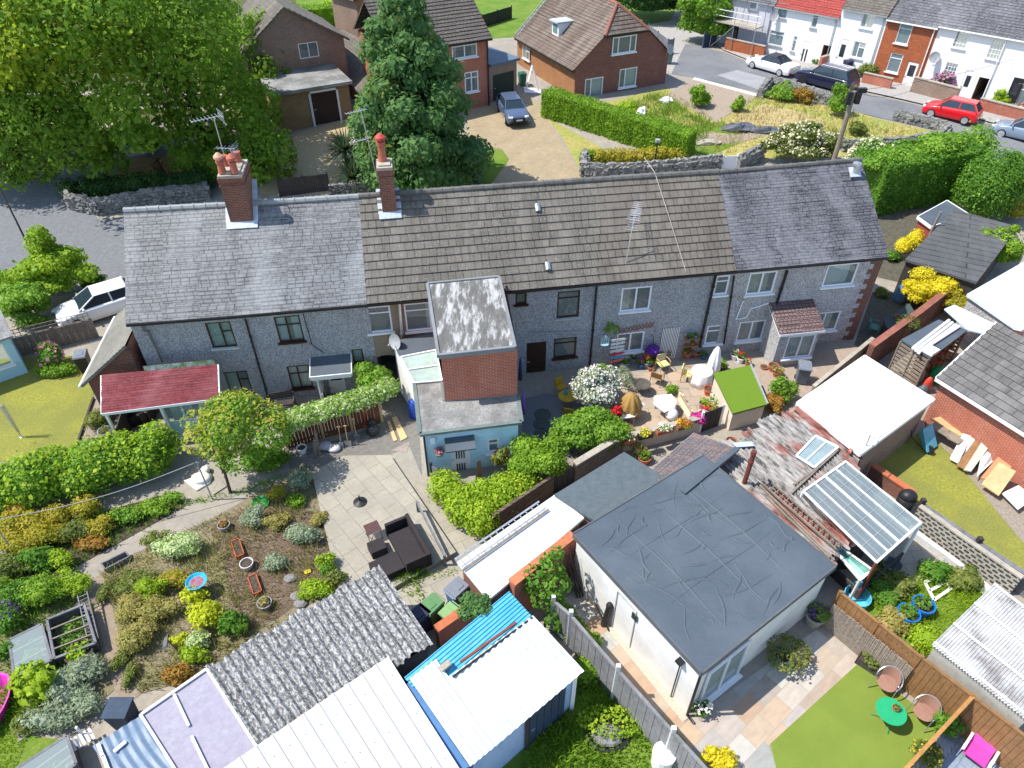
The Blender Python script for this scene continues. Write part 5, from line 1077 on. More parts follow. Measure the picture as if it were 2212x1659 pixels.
for q,l in((((836,910),(842,908),(858,950),(850,953)),'narrow timber plank lying on the yard by the passage'),(((846,902),(856,898),(880,944),(866,952)),'wide timber plank lying on the yard by the passage')):
 b=MB();b.slab([Q(*c,.06)for c in q],.05);tag(b.build('plank',MT['pine']),l,'plank')
b=MB();b.slab([G(u,v,.012)for u,v in((845,973),(882,954),(885,957),(879,978))],.01);tag(b.build('manhole_cover',plain('manhole',(.27,.22,.19),.8)),'square brown manhole cover in the yard','manhole cover')
p=Q(778,1085,.22);t=thing('parasol_base','black round parasol base on the concrete slabs','parasol base',p);b=MB();b.lathe(p,[(.27,0),(.27,.03),(.1,.09),(.04,.11)],20);b.build('base',MT['black'],t);b=MB();b.tube([p+z*.08,p+z*.4],.028,10);b.build('tube',MT['black'],t)
def rattan():return bricks('rattan',(.075,.06,.062),(.055,.045,.047),(.02,.017,.018),.05,.03,.006,.5,var=.3)
RT=rattan();zs=.22
K=Q(930,1195,zs+.68);Ka=Q(880,1108,zs+.68);Kb=Q(888,1208,zs+.68);a_=(Ka-K);La=a_.length;a_.normalize();b_=V((-a_.y,a_.x,0));
if b_.dot(Q(834,1222,zs)-K)<0:b_=-b_
sf=thing('rattan_corner_sofa','dark brown rattan corner sofa on the concrete slab terrace','sofa',V((K.x,K.y,zs)))
def ob(b,a0,a1,b0,b1,z0,z1):
 o=V((K.x,K.y,0));c=o+a_*((a0+a1)/2)+b_*((b0+b1)/2)+z*((z0+z1)/2);b.box(c,(abs(a1-a0),abs(b1-b0),z1-z0),R=Matrix((a_,b_,z)).transposed())
Lb=2.05
b=MB();ob(b,.12,La-.35,.12,.95,zs,zs+.36);b.build('long_seat',RT,sf,bevel=.015)
b=MB();ob(b,.12,.95,.96,Lb,zs,zs+.36);b.build('chaise_seat',RT,sf,bevel=.015)
b=MB();ob(b,-.02,La,-.02,.11,zs,zs+.68);b.build('backrest',RT,sf,bevel=.015)
b=MB();ob(b,-.02,.11,.115,.95,zs,zs+.68);b.build('backrest',RT,sf,bevel=.015)
b=MB();ob(b,La-.13,La,.115,.95,zs,zs+.62);ob(b,La-.34,La-.13,.115,.95,zs,zs+.12);b.build('armrest',RT,sf,bevel=.015)
b=MB();ob(b,1.25,1.8,1.2,1.8,zs,zs+.38);tag(b.build('rattan_footstool',RT,bevel=.02),'square dark rattan footstool beside the corner sofa','footstool')
tb=thing('folding_table','small brown slatted folding table by the rattan sofa','table',V((K.x,K.y,zs))+a_*2.2+b_*1.35);b=MB()
for k in range(6):ob(b,1.98+.09*k,2.055+.09*k,1.1,1.65,zs+.5,zs+.52)
b.build('tabletop',plain('red_brown_slats',(.1,.05,.045),.6),tb);b=MB()
for s,r in((2.0,1.12),(2.0,1.62),(2.5,1.12),(2.5,1.62)):o=V((K.x,K.y,zs));b.tube([o+a_*s+b_*r,o+a_*(4.5-s)+b_*r+z*.5],.012,6)
b.build('legs',MT['black'],tb)
rl=thing('low_timber_rail','low dark timber rail with a post at the edge of the slabs','rail',G(903,1090));b=MB();A,B=Q(901,1086,.75),Q(960,1200,.6);b.beam(A,B,.07,.1);b.build('rail',MT['greywood'],rl)
for q in(A,B):b=MB();b.beam(V((q.x,q.y,0)),q+z*.05,.09,.09);b.build('post',MT['greywood'],rl)
GB=plain('green_bin',(.1,.22,.09),.45,.1);NB=plain('navy_bin',(.03,.03,.07),.45);GY=plain('grey_bin',(.17,.19,.22),.4,.1);BLb=plain('blue_bin',(.04,.13,.33),.4)
wheelie('wheelie_bin','green wheelie bin half in shade beside the mossy roof',Q(938,1332,0)+V((0,-.15,0)),-.7,GB,GB);wheelie('wheelie_bin','dark navy wheelie bin tucked against the mossy roof',Q(913,1350,0)+V((0,-.2,0)),-.7,NB,NB)
wheelie('wheelie_bin','grey lidded blue wheelie bin beside the white roofed store',Q(990,1300,0)+V((0,-.1,0)),2.4,BLb,GY);wheelie('wheelie_bin','smaller light green wheelie bin behind the orange brick coping',Q(975,1352,0),-.7,GB,plain('light_green_bin',(.2,.35,.14),.45,.1),h=.95,w=.5,d=.6)
bush('small_conifer','small round dark green conifer overhanging the blue roof sheet','bush',lumps(Q(1028,1312,2.1),(.6,.5,.55),8,.42,4),LF['conifer'],.1,2.0,stem=MB().tube([Q(1022,1330,0),Q(1028,1318,1.8)],.05))
t=Q(1165,1290,0);vb=[(tuple(Q(u,v,q)),r)for u,v,q,r in((1205,1195,2.8,.25),(1190,1225,2.4,.45),(1160,1250,2.0,.5),(1200,1262,2.0,.45),(1180,1290,1.5,.5),(1150,1262,1.7,.35),(1200,1310,1.2,.4),(1215,1262,1.8,.3),(1200,1340,.7,.4))]
tree('sycamore_sapling','leafy green sapling growing against the orange brick coping',t,vb,LF['green'],.16,1.4,.04,5)
grass_tufts('grass',[(842,1250),(905,1232),(925,1238),(855,1268)],700,.3,LF['hedge'],w=.06);COL.objects['grass']['kind']='stuff'
PL=[('gold',45,1190,1.0,.7,.5,.1,'golden perennial clump at the left end of the planted strip'),('gold',110,1172,1.0,.6,.55,.1,'yellow leaved clump second from the left in the planted strip'),('olive',165,1160,.9,.6,.5,.1,'olive yellow clump in the middle of the planted strip'),('rust',195,1182,.9,.4,.35,.09,'rusty red low plants edging the planted strip'),('gold',225,1150,.8,.5,.45,.1,'golden clump beside the rusty plants'),('privet',275,1130,.9,.5,.4,.11,'fresh green leafy clump in the planted strip'),('hedge',330,1108,.9,.45,.35,.11,'green strawberry clump near the end of the planted strip'),('privet',375,1085,.6,.35,.3,.1,'small light green clump at the right end of the planted strip'),('green',85,1225,1.0,.6,.5,.11,'mid green bushy clump at the front of the planted strip'),('lime',140,1222,.7,.5,.45,.1,'bright lime clump at the front of the planted strip'),('olive',40,1240,.9,.6,.5,.1,'olive clump by the left end path'),
('lime',160,1278,.9,.6,.6,.09,'feathery lime green fennel beside the cold frames'),('hedge',105,1300,.9,.7,.65,.09,'feathery mid green fennel above the glazed cold frame'),('green',55,1300,.8,.7,.6,.1,'leafy green shrub at the left edge bed'),('green',25,1355,.7,.6,.6,.1,'green shrub with purple flowers at the left edge'),('hedge',5,1300,.7,.7,.6,.1,'tall green shrub cut by the left edge'),
('grey',178,1472,1.0,.8,.5,.1,'silver grey shrub beside the dirt path'),('grey',150,1515,.9,.8,.5,.1,'silver grey shrub left of the dirt path bend'),('lime',95,1505,.9,.8,.8,.22,'large leaved lime green shrub near the pink tub'),('grey',200,1535,.5,.5,.4,.1,'small silver shrub by the water tank'),('grey',120,1560,1.0,.5,.45,.1,'grey green shrub at the bottom of the kitchen bed'),('olive',75,1570,.7,.4,.35,.1,'olive clump at the bottom of the kitchen bed'),('green',25,1420,.5,.5,.4,.1,'low green plants by the cold frame'),
('varieg',395,1190,1.15,.75,.55,.09,'pale variegated tall clump at the top of the garden bed'),('olive',350,1185,.8,.6,.45,.09,'olive seed headed clump left of the pale one'),('olive',300,1270,.9,.7,.45,.08,'olive meadow plants beside the path'),('lime',338,1288,.7,.5,.5,.07,'fine lime green mound in the garden bed'),('dry',335,1330,1.2,.6,.45,.08,'dry straw coloured stalks in the middle of the bed'),('dry',285,1325,.7,.7,.4,.08,'dry pale flower heads beside the dirt path'),('dry',303,1390,.8,.7,.5,.08,'brown seeded dry clump by the path'),('gold',380,1265,.7,.5,.4,.08,'golden dry clump near the blue birdbath'),('acid',428,1300,.55,.4,.45,.13,'bright yellow leaved shrub below the birdbath'),('acid',450,1345,.75,.6,.65,.14,'brightest yellow maple like shrub in the bed'),('acid',395,1393,.4,.3,.3,.12,'small yellow leaved seedling in the bed'),('green',512,1362,.6,.5,.5,.14,'dark green big leaved plant by the mossy roof'),('lime',422,1425,.6,.4,.35,.1,'lime clump near the corner of the lilac roof'),('rust',395,1468,.8,.4,.35,.1,'red stemmed dock plants by the lilac roof'),('varieg',430,1400,.5,.5,.35,.08,'pale flowered clump behind the wooden post'),
('olive',230,1285,.35,.5,.25,.08,'low path edging plants near the top of the dirt path'),('olive',268,1420,.3,.7,.25,.08,'low path edging plants by the lower dirt path'),('olive',283,1465,.3,.5,.25,.08,'low path edging plants at the foot of the dirt path'),
('grey',655,1050,.55,.5,.5,.09,'purple grey lavender clump by the concrete terrace'),('gold',600,1080,.45,.4,.45,.08,'golden spiky clump by the green bowl'),('hedge',640,1090,.5,.4,.3,.08,'low green herb clump beside the terrace'),('grey',548,1128,.65,.55,.45,.09,'silver green clump right of the grey pot'),('dry',600,1135,.7,.5,.3,.07,'dry grass in the upper garden bed'),('grey',655,1170,.8,.6,.5,.09,'grey green mound in the right of the bed'),('grey',600,1225,.55,.45,.35,.09,'silvery rock plant among the bark chips'),('lime',705,1230,.55,.5,.5,.1,'yellow green shrub by the terrace corner'),('lime',680,1285,.8,.45,.4,.09,'lime shrub touching the mossy asbestos roof'),('olive',720,1262,.6,.4,.35,.08,'olive clump at the terrace edge'),('green',715,1245,.35,.3,.45,.09,'dark blue green clump at the terrace edge'),('dry',690,1130,.4,.5,.3,.07,'dry stalks along the terrace edge')]
for i,(m,u,v,rx,ry,rz_,ls,l)in enumerate(PL):bush('garden_plant',l,'plant',lumps(G(u,v,rz_*.75),(rx*.85,ry*.88,rz_),7,.52,i+30,-.1),LF[m],ls,1.25,depth=.3,zmin=-.3,core=.62,asp=2.0,group='perennials in the left garden beds')
leaf_obj('blossoms',leaf_arrays([(tuple(G(22,1350,.7)),(.6,.5,.5))],.09,.25),LF['f_purple'],parent=COL.objects['garden_plant.013'])
grass_tufts('weeds',[(222,1238),(470,1115),(690,1060),(748,1250),(450,1460),(300,1500)],4200,.22,LF['olive'],.02);grass_tufts('dry_stalks',[(222,1238),(470,1115),(640,1060),(700,1240),(450,1460),(300,1500)],2600,.38,LF['dry'],.02);grass_tufts('bed_weeds',[(5,1210),(60,1150),(380,1063),(400,1094),(170,1222),(185,1262),(212,1345),(160,1570),(-60,1600),(-60,1250)],4200,.26,LF['privet'],.02,w=.05)
grass_tufts('rough_grass',[(-60,1480),(45,1485),(62,1590),(20,1700),(-60,1700)],3500,.14,LF['lime'],.02)
pot('grey_pot','grey pot with rusty grass at the top of the bark chips',G(487,1143),.24,.3,MT['greypot'],plant=(LF['rust'],.2,.12,.08));pot('white_pot','pale pot with bare soil between the two orange troughs',G(536,1226),.25,.3,plain('pale_pot',(.55,.54,.52),.6));pot('grey_pot','grey pot with dry grass nearest the mossy roof',G(575,1312),.26,.32,MT['greypot'],plant=(LF['dry'],.18,.18,.07))
for u,v,l,in((516,1190,'orange plastic trough upper of two on the bark chips'),(553,1268,'orange plastic trough lower of two on the bark chips')):pot('orange_trough',l,G(u,v),0,.22,MT['redplastic'],square=(.85,.32),rz=-1.05,group='orange troughs',cat='trough')
bbp=G(436,1280);t=thing('birdbath','bright blue bowl birdbath on a pedestal','birdbath',bbp);b=MB();b.lathe(bbp,[(.28,0),(.22,.08),(.12,.2),(.12,.5),(.2,.58)],14);b.build('pedestal',MT['dkbluewood'],t);b=MB();b.lathe(bbp+z*.56,[(.15,0),(.3,.08),(.37,.15),(.34,.15),(.27,.09),(.02,.05)],20);b.build('bowl',plain('blue_glaze',(.03,.32,.5),.3,.2),t);b=MB();b.lathe(bbp+z*.6,[(.25,.045),(.001,.05)],18);b.build('water',mottle('reddish_water',[(.4,(.3,.06,.08)),(.6,(.25,.2,.25))],6,.2,0),t)
b=MB();b.lathe(G(563,1089),[(.3,0),(.36,.1),(.33,.1),(.27,.04),(.01,.03)],18);tag(b.build('green_bowl',plain('green_plastic',(.03,.28,.06),.4)),'shallow green plastic bowl by the garden path','bowl')
b=MB();b.box(G(665,1238,.06),(.26,.16,.1),.4);tag(b.build('yellow_sponge',plain('yellow_foam',(.7,.55,.03),.8),bevel=.02),'yellow sponge lying on the bark chips','sponge')
for i,(u,v,l)in enumerate(((628,1252,'grey rock highest of three beside the bark chips'),(642,1290,'large grey rock nearest the yellow sponge'),(650,1306,'grey rock nearest the mossy roof'),(560,1100,'small rock beside the green bowl'))):b=MB();b.ball(G(u,v,.06),(.26,.2,.14),7,5);tag(b.build('garden_rock',MT['stonegrey']),l,'rock','garden rocks')
b=MB();b.beam(G(360,1375),G(375,1430,.9),.12,.08);tag(b.build('wooden_post',MT['greywood']),'leaning grey wooden post in the garden bed','post')
pb=thing('timber_planter','empty weathered timber planter at the top corner of the bed','planter',G(250,1215));b=MB();c=[G(u,v,.25)for u,v in((224,1226),(276,1200),(285,1210),(232,1238))]
for i in range(4):b.beam(c[i]-z*.12,c[(i+1)%4]-z*.12,.05,.26)
b.build('boards',MT['greywood'],pb)
def coldframe(name,label,quad,zz,glass):
 P=[Q(u,v,q)for(u,v),q in zip(quad,zz)];t=thing(name,label,'cold frame',V((ctr(P).x,ctr(P).y,0)));b=MB()
 for i in range(4):A,B=P[i],P[(i+1)%4];b.beam(A,B,.08,.08);b.poly([V((A.x,A.y,0)),V((B.x,B.y,0)),B,A]);b.poly([A,B,V((B.x,B.y,0)),V((A.x,A.y,0))][::1])
 b.build('frame',MT['greywood'],t);b=MB()
 for q in((.33,.66)if glass else(.27,.52,.77)):b.beam(P[0].lerp(P[3],q),P[1].lerp(P[2],q),.05,.05)
 b.build('bars',MT['wood'],t)
 if glass:b=MB();b.poly([p+z*.03 for p in P][::-1]);b.build('glass',glassmat('cold_frame_glass',(.75,.88,.85),.75,.08),t)
 leaf_obj('seedlings',leaf_arrays(lumps(ctr(P)-z*(ctr(P).z*.55),((P[1]-P[0]).length*.4,(P[2]-P[1]).length*.4,.2),10,.4,7),.12,1.2),LF['green'],parent=t)
coldframe('cold_frame','cold frame covered in greenish glass',[(20,1383),(90,1349),(112,1426),(33,1469)],[.5,.5,.5,.5],True);coldframe('cold_frame','open cold frame with bare timber bars',[(102,1339),(182,1306),(207,1389),(118,1423)],[.5,.5,.5,.5],False)
coldframe('cold_frame','long glazed frame cut off by the lower edge',[(30,1665),(145,1590),(165,1650),(60,1740)],[.7,.7,.7,.7],True)
ladder('wooden_rack','weathered ladder like rack along the open cold frame',G(190,1300,.5),G(212,1398,.4),.3,12,MT['greywood'],cat='rack')
pot('half_barrel','half barrel planter with bright green leaves',G(180,1420),.45,.4,MT['darkwood'],plant=(LF['lime'],.4,.2,.1),cat='planter')
t=G(-22,1545);b=MB();b.lathe(t,[(.5,0),(.62,.5),(.66,.5),(.63,.44),(.5,.03)],20,1.0,1.7);tag(b.build('pink_tub',plain('pink_plastic',(.65,.05,.4),.4)),'hot pink plastic tub at the left edge','tub')
b=MB();b.slab([Q(u,v,.05)for u,v in((38,1490),(48,1510),(58,1590),(38,1604),(35,1530))],.05);tag(b.build('stone_slab',MT['concrete']),'narrow pale concrete slab by the pink tub','slab')
ch=thing('wooden_chair','small white slatted bench behind the tarpaulin roof','bench',G(180,1600));b=MB()
for k in range(5):q=G(165,1612,.45)+V((.1*k,.08*k,0));b.beam(q,q+V((.3,-.3,0)),.07,.03)
b.build('seat',MT['white'],ch);b=MB();q=G(190,1600);b.beam(q,q+z*.9,.06,.06);b.build('leg',MT['white'],ch);b=MB();q=G(158,1620);b.beam(q,q+z*.45,.06,.06);b.build('leg',MT['white'],ch)
b=MB();P_=[G(u,v,.08)for u,v in((398,1040),(430,1032),(452,1018),(459,1030),(455,1045),(425,1062))];b.slab(P_,.07);b.ball(ctr(P_)+z*.08,(.42,.32,.16),10,6);b.ball(P_[2]+V((-.1,-.1,.1)),(.2,.25,.15),8,5);tag(b.build('white_cover',mottle('white_cloth_stained',[(.4,(.7,.68,.5)),(.6,(.76,.75,.7))],3,.7,.4),smooth=True),'crumpled creamy white cover on the garden path','cover')
b=MB();b.slab([G(u,v,.06)for u,v in((448,1057),(478,1040),(490,1052),(462,1070))],.05);tag(b.build('paving_slab',MT['flags']),'loose paving slab lying by the white cover','slab')
b=MB();A,B=Q(-20,1125,2.0),Q(425,998,2.2);b.tube([A.lerp(B,i/12)-z*.35*math.sin(math.pi*i/12)for i in range(13)],.014,5,False);b.tube([B-z*2.3,B],.03,6);b.tube([A-z*2.0,A],.03,6);tag(b.build('washing_line',MT['grey']),'long grey washing line across the garden path','washing line')
rd=thing('rotary_dryer','folded rotary clothes dryer standing on the lawn','clothes dryer',G(47,945));p=G(47,945);b=MB();b.tube([p,p+z*1.9],.03,8);b.lathe(p,[(.1,0),(.08,.05),(.03,.06)],10);b.build('pole',MT['alu'],rd)
for k in range(4):a=k*1.57+.3;b=MB();b.tube([p+V((math.cos(a)*.05,math.sin(a)*.05,.35)),p+V((math.cos(a)*.1,math.sin(a)*.1,1.95))],.016,6);b.build('arm',MT['alu'],rd)
sh=thing('summerhouse','pale blue white summerhouse cut by the left edge','summerhouse',Q(0,780,0));c=[Q(62,805,0),Q(-2,828,0)];uu=(c[0]-c[1]).normalized();nn=V((uu.y,-uu.x,0));uu2=-nn;Lw=4.0;o=c[0]-uu*Lw
b=MB();wr_=(Lw-1.75,.75,Lw-.35,1.95);hwall(b,o,uu,Lw,2.3,[wr_],nn);e=c[0]+uu2*2.6;b.poly([c[0],e,e+z*2.3,c[0]+z*2.3]);b.build('wall',MT['bluewhite'],sh);window(sh,o,uu,nn,wr_,MT['white'],((.5,()),(.5,())),MT['white'])
b=MB();b.slab([c[0]+nn*.25+uu*.2+z*2.3,e+uu*.2+z*2.9,e-uu*Lw+z*2.9,o+nn*.25+z*2.3],.1);b.build('roof',MT['greyfelt'],sh)
wheelie('wheelie_bin','dark grey wheelie bin between the roses and the brick annexe',G(190,800),.3,MT['black'],GY)
b=MB();b.beam(G(203,862,.06),G(158,990,.06),.08,.14);tag(b.build('timber_edging',MT['darkwood']),'dark timber edging along the lawn','edging')
pot('galvanised_planter','galvanised tub planter by the lean-to post',G(233,945),.3,.45,MT['galv'],plant=(LF['olive'],.25,.15,.09));bush('border_shrub','yellowish shrub in the dry border beside the lawn','shrub',lumps(G(213,915,.35),(.55,.7,.45),7,.45,3),LF['olive'],.09,1.2)
b=MB();
for k in range(5):p=G(270+14*k,925-5*k);b.box(p+z*.3,(.4,.35,.6),.3*k)
bc=thing('garden_clutter','black chairs and plant pots stored under the red lean-to','garden furniture',G(285,920));b.build('stacked_chairs',MT['black'],bc,bevel=.04);leaf_obj('plants',leaf_arrays(lumps(G(275,905,.8),(.7,.5,.4),6,.4,3),.1,1.0),LF['rust'],parent=bc)
bn=thing('garden_bench','dark wooden bench against the pebbledash below the second window','bench',G(612,880));A,B=G(588,884),G(640,876);uu=(B-A).normalized();nn=V((uu.y,-uu.x,0));b=MB()
for k in range(4):b.beam(A+nn*.11*k+z*.45,B+nn*.11*k+z*.45,.09,.03)
b.build('seat',MT['darkwood'],bn);b=MB()
for k in range(3):b.beam(A-nn*.06+z*(.6+.13*k),B-nn*.06+z*(.6+.13*k),.03,.09)
b.build('backrest',MT['darkwood'],bn)
for q in(A,B):b=MB();b.beam(q,q+z*.85,.06,.06);b.beam(q+nn*.38,q+nn*.38+z*.6,.06,.06);b.beam(q+z*.6,q+nn*.4+z*.6,.05,.05);b.build('leg',MT['darkwood'],bn)
grass_tufts('paving_weeds',[(842,1262),(900,1245),(985,1225),(990,1240),(905,1262),(930,1300),(915,1310)],260,.14,LF['lime'],.01,w=.05);grass_tufts('path_weeds',[(400,1095),(560,1062),(668,1012),(660,1005),(540,1050),(395,1085)],900,.12,LF['privet'],.01,w=.04)
bush('wall_shrub','slender shrub with orange tips in front of the pale blue wall','shrub',lumps(Q(1080,990,.8),(.4,.35,.7),6,.45,4),LF['olive'],.1,1.1,flowers=(LF['f_orange'],.05,.06))
b=MB();p=Q(896,900,0);b.lathe(p,[(.2,0),(.24,.2),(.22,.9),(.1,1.0)],12);tag(b.build('blue_sack',plain('royal_blue',(.02,.06,.35),.5,.3),smooth=True),'upright blue sack beside the white passage wall','sack')
WARM=bricks('sandstone_flags',(.42,.33,.245),(.36,.30,.235),(.22,.18,.14),.75,.6,.015,.2,stain=(.44,.32,.22),ss=.7,var=.25)
ground_patch('patio_flags',[(1328,812),(1560,790),(1600,880),(1552,915),(1508,928),(1335,975)],.012,WARM,uva=.1)
ground_patch('side_yard',[(1600,800),(1850,750),(1900,800),(1735,900),(1620,880)],.01,mottle('pinkish_concrete',[(.3,(.26,.2,.16)),(.7,(.36,.29,.23))],4,.92,.2))
pw=[G(1338,976),G(1430,953),G(1508,932)];wall('rendered_patio_wall','low cream rendered wall carrying troughs below the pot filled patio',pw,.85,MT['render'],.2,MT['stonepot'])
fence('dark_gate','dark weathered boarded gate in the rendered patio wall',[G(1510,934),G(1553,918)],1.15,MT['darkwood'],MT['white'],2,cat='gate',slat=.14)
TS=thing('turf_roofed_store','cream rendered store with a sloping artificial grass roof','store',Q(1600,870,0));P=[Q(1541,806,1.32),Q(1621,788,1.32),Q(1658,873,1.15),Q(1583,893,1.15)]
b=MB();b.slab(P,.09);b.build('turf_roof',MT['turfdark'],TS);b=MB();I=[p+(ctr(P)-p)*.07-z*.08 for p in P][::-1]
for i in range(4):p,q=I[i],I[(i+1)%4];b.poly([V((p.x,p.y,0)),V((q.x,q.y,0)),q,p])
b.build('wall',MT['render'],TS);b=MB();b.beam(P[1]+z*.02,P[2]+z*.02,.07,.09);b.build('trim',MT['grey'],TS)
def cloth_table(name,label,p,r,h,n=26,mat=None):
 t=thing(name,label,'table',p);b=MB();p=V(p);k=len(b.v);pr=[(r*1.12,.03),(r*1.08,h*.4),(r*1.0,h-.03),(r*.97,h),(.001,h+.005)];b.lathe((0,0,0),pr,36)
 for i in range(len(b.v)):
  q=b.v[i];a=math.atan2(q.y,q.x);f=1+.06*math.sin(a*9)*(1-q.z/h if q.z<h else 0);b.v[i]=p+V((q.x*f,q.y*f,q.z))
 b.build('tablecloth',mat or MT['white'],t,smooth=True);b=MB();b.tube([p,p+z*(h-.02)],.06,8);b.build('leg',MT['grey'],t);return t
cloth_table('cloth_covered_table','round table under a floor length white cloth by the folded white parasol',G(1512,826),.5,.75)
def folded(name,label,p,r,h,mat,top=.06):
 t=thing(name,label,'parasol',p);b=MB();p=V(p);k=len(b.v);b.lathe((0,0,0),[(r*.8,h*.18),(r,h*.3),(r*.85,h*.6),(r*.5,h*.88),(top,h),(.001,h+.02)],32)
 for i in range(len(b.v)):q=b.v[i];f=1+.14*math.sin(math.atan2(q.y,q.x)*8);b.v[i]=p+V((q.x*f,q.y*f,q.z))
 b.build('canopy',mat,t,smooth=True);b=MB();b.tube([p,p+z*h*.95],.025,8);b.lathe(p,[(.2,0),(.2,.05),(.05,.09)],12);b.build('pole',MT['grey'],t);return t
folded('folded_parasol','folded white parasol standing behind the cloth covered table',G(1537,812),.3,1.75,MT['white'])
folded('straw_parasol','folded golden straw parasol beside the white marble table',G(1358,902),.52,1.45,mottle('straw',[(.35,(.24,.13,.03)),(.65,(.45,.29,.1))],10,.9,.6,st=(4,4,.5)))
def slab_table(name,label,px,zt,mat,legm,cloth=None):
 P=[Q(u,v,zt)for u,v in px];c=ctr(P);t=thing(name,label,'table',(c.x,c.y,0));b=MB();b.slab(P,.05);b.build('tabletop',mat,t)
 for p in P[:4]:q=p+(c-p)*.25;b=MB();b.beam(V((q.x,q.y,0)),q-z*.05,.05,.05);b.build('leg',legm,t)
 return t
MARB=mottle('white_marble',[(.4,(.6,.59,.57)),(.55,(.74,.73,.71))],8,.35,0)
slab_table('marble_table','white marble topped table behind the straw parasol',[(1352,880),(1391,870),(1391,876),(1371,900),(1340,905)],.6,MARB,MT['grey'])
slab_table('covered_bench','low table covered with a crumpled white cloth in the middle of the patio',[(1413,855),(1450,851),(1462,865),(1457,880),(1436,890),(1412,872)],.7,MT['white'],MT['grey'])
b=MB();c=Q(1440,880,.55);b.ball(c,(.45,.3,.2),10,6);b.ball(c+V((.2,-.3,-.15)),(.3,.3,.3),9,6);tag(b.build('white_cloth',mottle('white_cloth',[(.3,(.62,.62,.61)),(.7,(.78,.78,.77))],5,.8,.5),smooth=True),'crumpled white cloth hanging from the patio table','cloth')
bn=thing('cream_bench','cream painted plank bench with a high board on the patio','bench',G(1480,885));b=MB();b.slab([Q(1464,862,.5),Q(1471,858,.5),Q(1494,896,.5),Q(1486,902,.5)],.05);b.build('seat',plain('cream_paint',(.66,.6,.36),.6),bn);b=MB();b.hexa([Q(1471,860,.45),Q(1496,900,.45),Q(1497,899,.45),Q(1473,859,.45),Q(1470,850,.8),Q(1494,890,.8),Q(1496,890,.8),Q(1472,850,.8)]);b.build('backrest',plain('tan_board',(.45,.33,.22),.7),bn)
for u,v in((1469,866),(1488,900)):b=MB();b.box(G(u,v,.22),(.08,.3,.45),.6);b.build('leg',plain('cream_paint',(.66,.6,.36)),bn)
def chair(name,label,p,rz,frame,seatm,backm=None,w=.5,group=None,arms=True,h=.85,sh=.43):
 t=thing(name,label,'chair',p,rz,group);b=MB();b.box((0,0,sh),(w,w*.95,.06));b.build('seat',seatm,t,local=True,bevel=.02);b=MB();b.box((0,w*.48,sh+(h-sh)*.55),(w*.95,.05,(h-sh)*.85),R=Matrix.Rotation(-.2,3,'X'));b.build('backrest',backm or seatm,t,local=True,bevel=.02)
 for sx in(-1,1):
  for sy,hh in((-1,sh+.2 if arms else sh),(1,h*.95)):b=MB();b.tube([(sx*w*.52,sy*w*.5,0),(sx*w*.5,sy*w*.45,hh)],.018,6);b.build('leg',frame,t,local=True)
  if arms:b=MB();b.tube([(sx*w*.51,-w*.46,sh+.2),(sx*w*.53,0,sh+.24),(sx*w*.5,w*.46,sh+.22)],.02,6);b.build('armrest',frame,t,local=True)
 return t
LIMEC=mottle('lime_floral_cushion',[(.4,(.45,.5,.08)),(.6,(.62,.62,.35))],14,.9,0)
chair('cushioned_chair','cane chair with lime floral cushion beside the cloth covered table',G(1482,822),1.2,MT['redplastic'],LIMEC);chair('cushioned_chair','wicker chair with lime cushion by the striped fly curtain',G(1430,800),.4,MT['pine'],LIMEC,plain('wicker',(.52,.42,.26),.8));chair('wooden_chair','slatted wooden armchair beside the fire pit',G(1418,828),2.6,MT['wood'],MT['pine'],MT['oak'])
fp=G(1384,848);t=thing('fire_pit','round black fire pit bowl on thin curled legs','fire pit',fp);b=MB();b.lathe(fp+z*.35,[(.1,0),(.3,.08),(.42,.2),(.4,.2),(.28,.1),(.01,.05)],20);b.build('bowl',plain('ashy_iron',(.09,.08,.065),.8,.4),t)
for k in range(3):a=k*2.1;b=MB();b.tube([fp+V((math.cos(a)*.45,math.sin(a)*.45,0)),fp+V((math.cos(a)*.3,math.sin(a)*.3,.2)),fp+V((math.cos(a)*.36,math.sin(a)*.36,.45))],.015,6);b.build('leg',MT['black'],t)
TC,GP,WH,RDP=MT['terra'],MT['greypot'],MT['white'],MT['redplastic']
BLp,TQ=plain('blue_pot',(.04,.12,.3),.4),plain('turquoise_pot',(.05,.35,.36),.4)
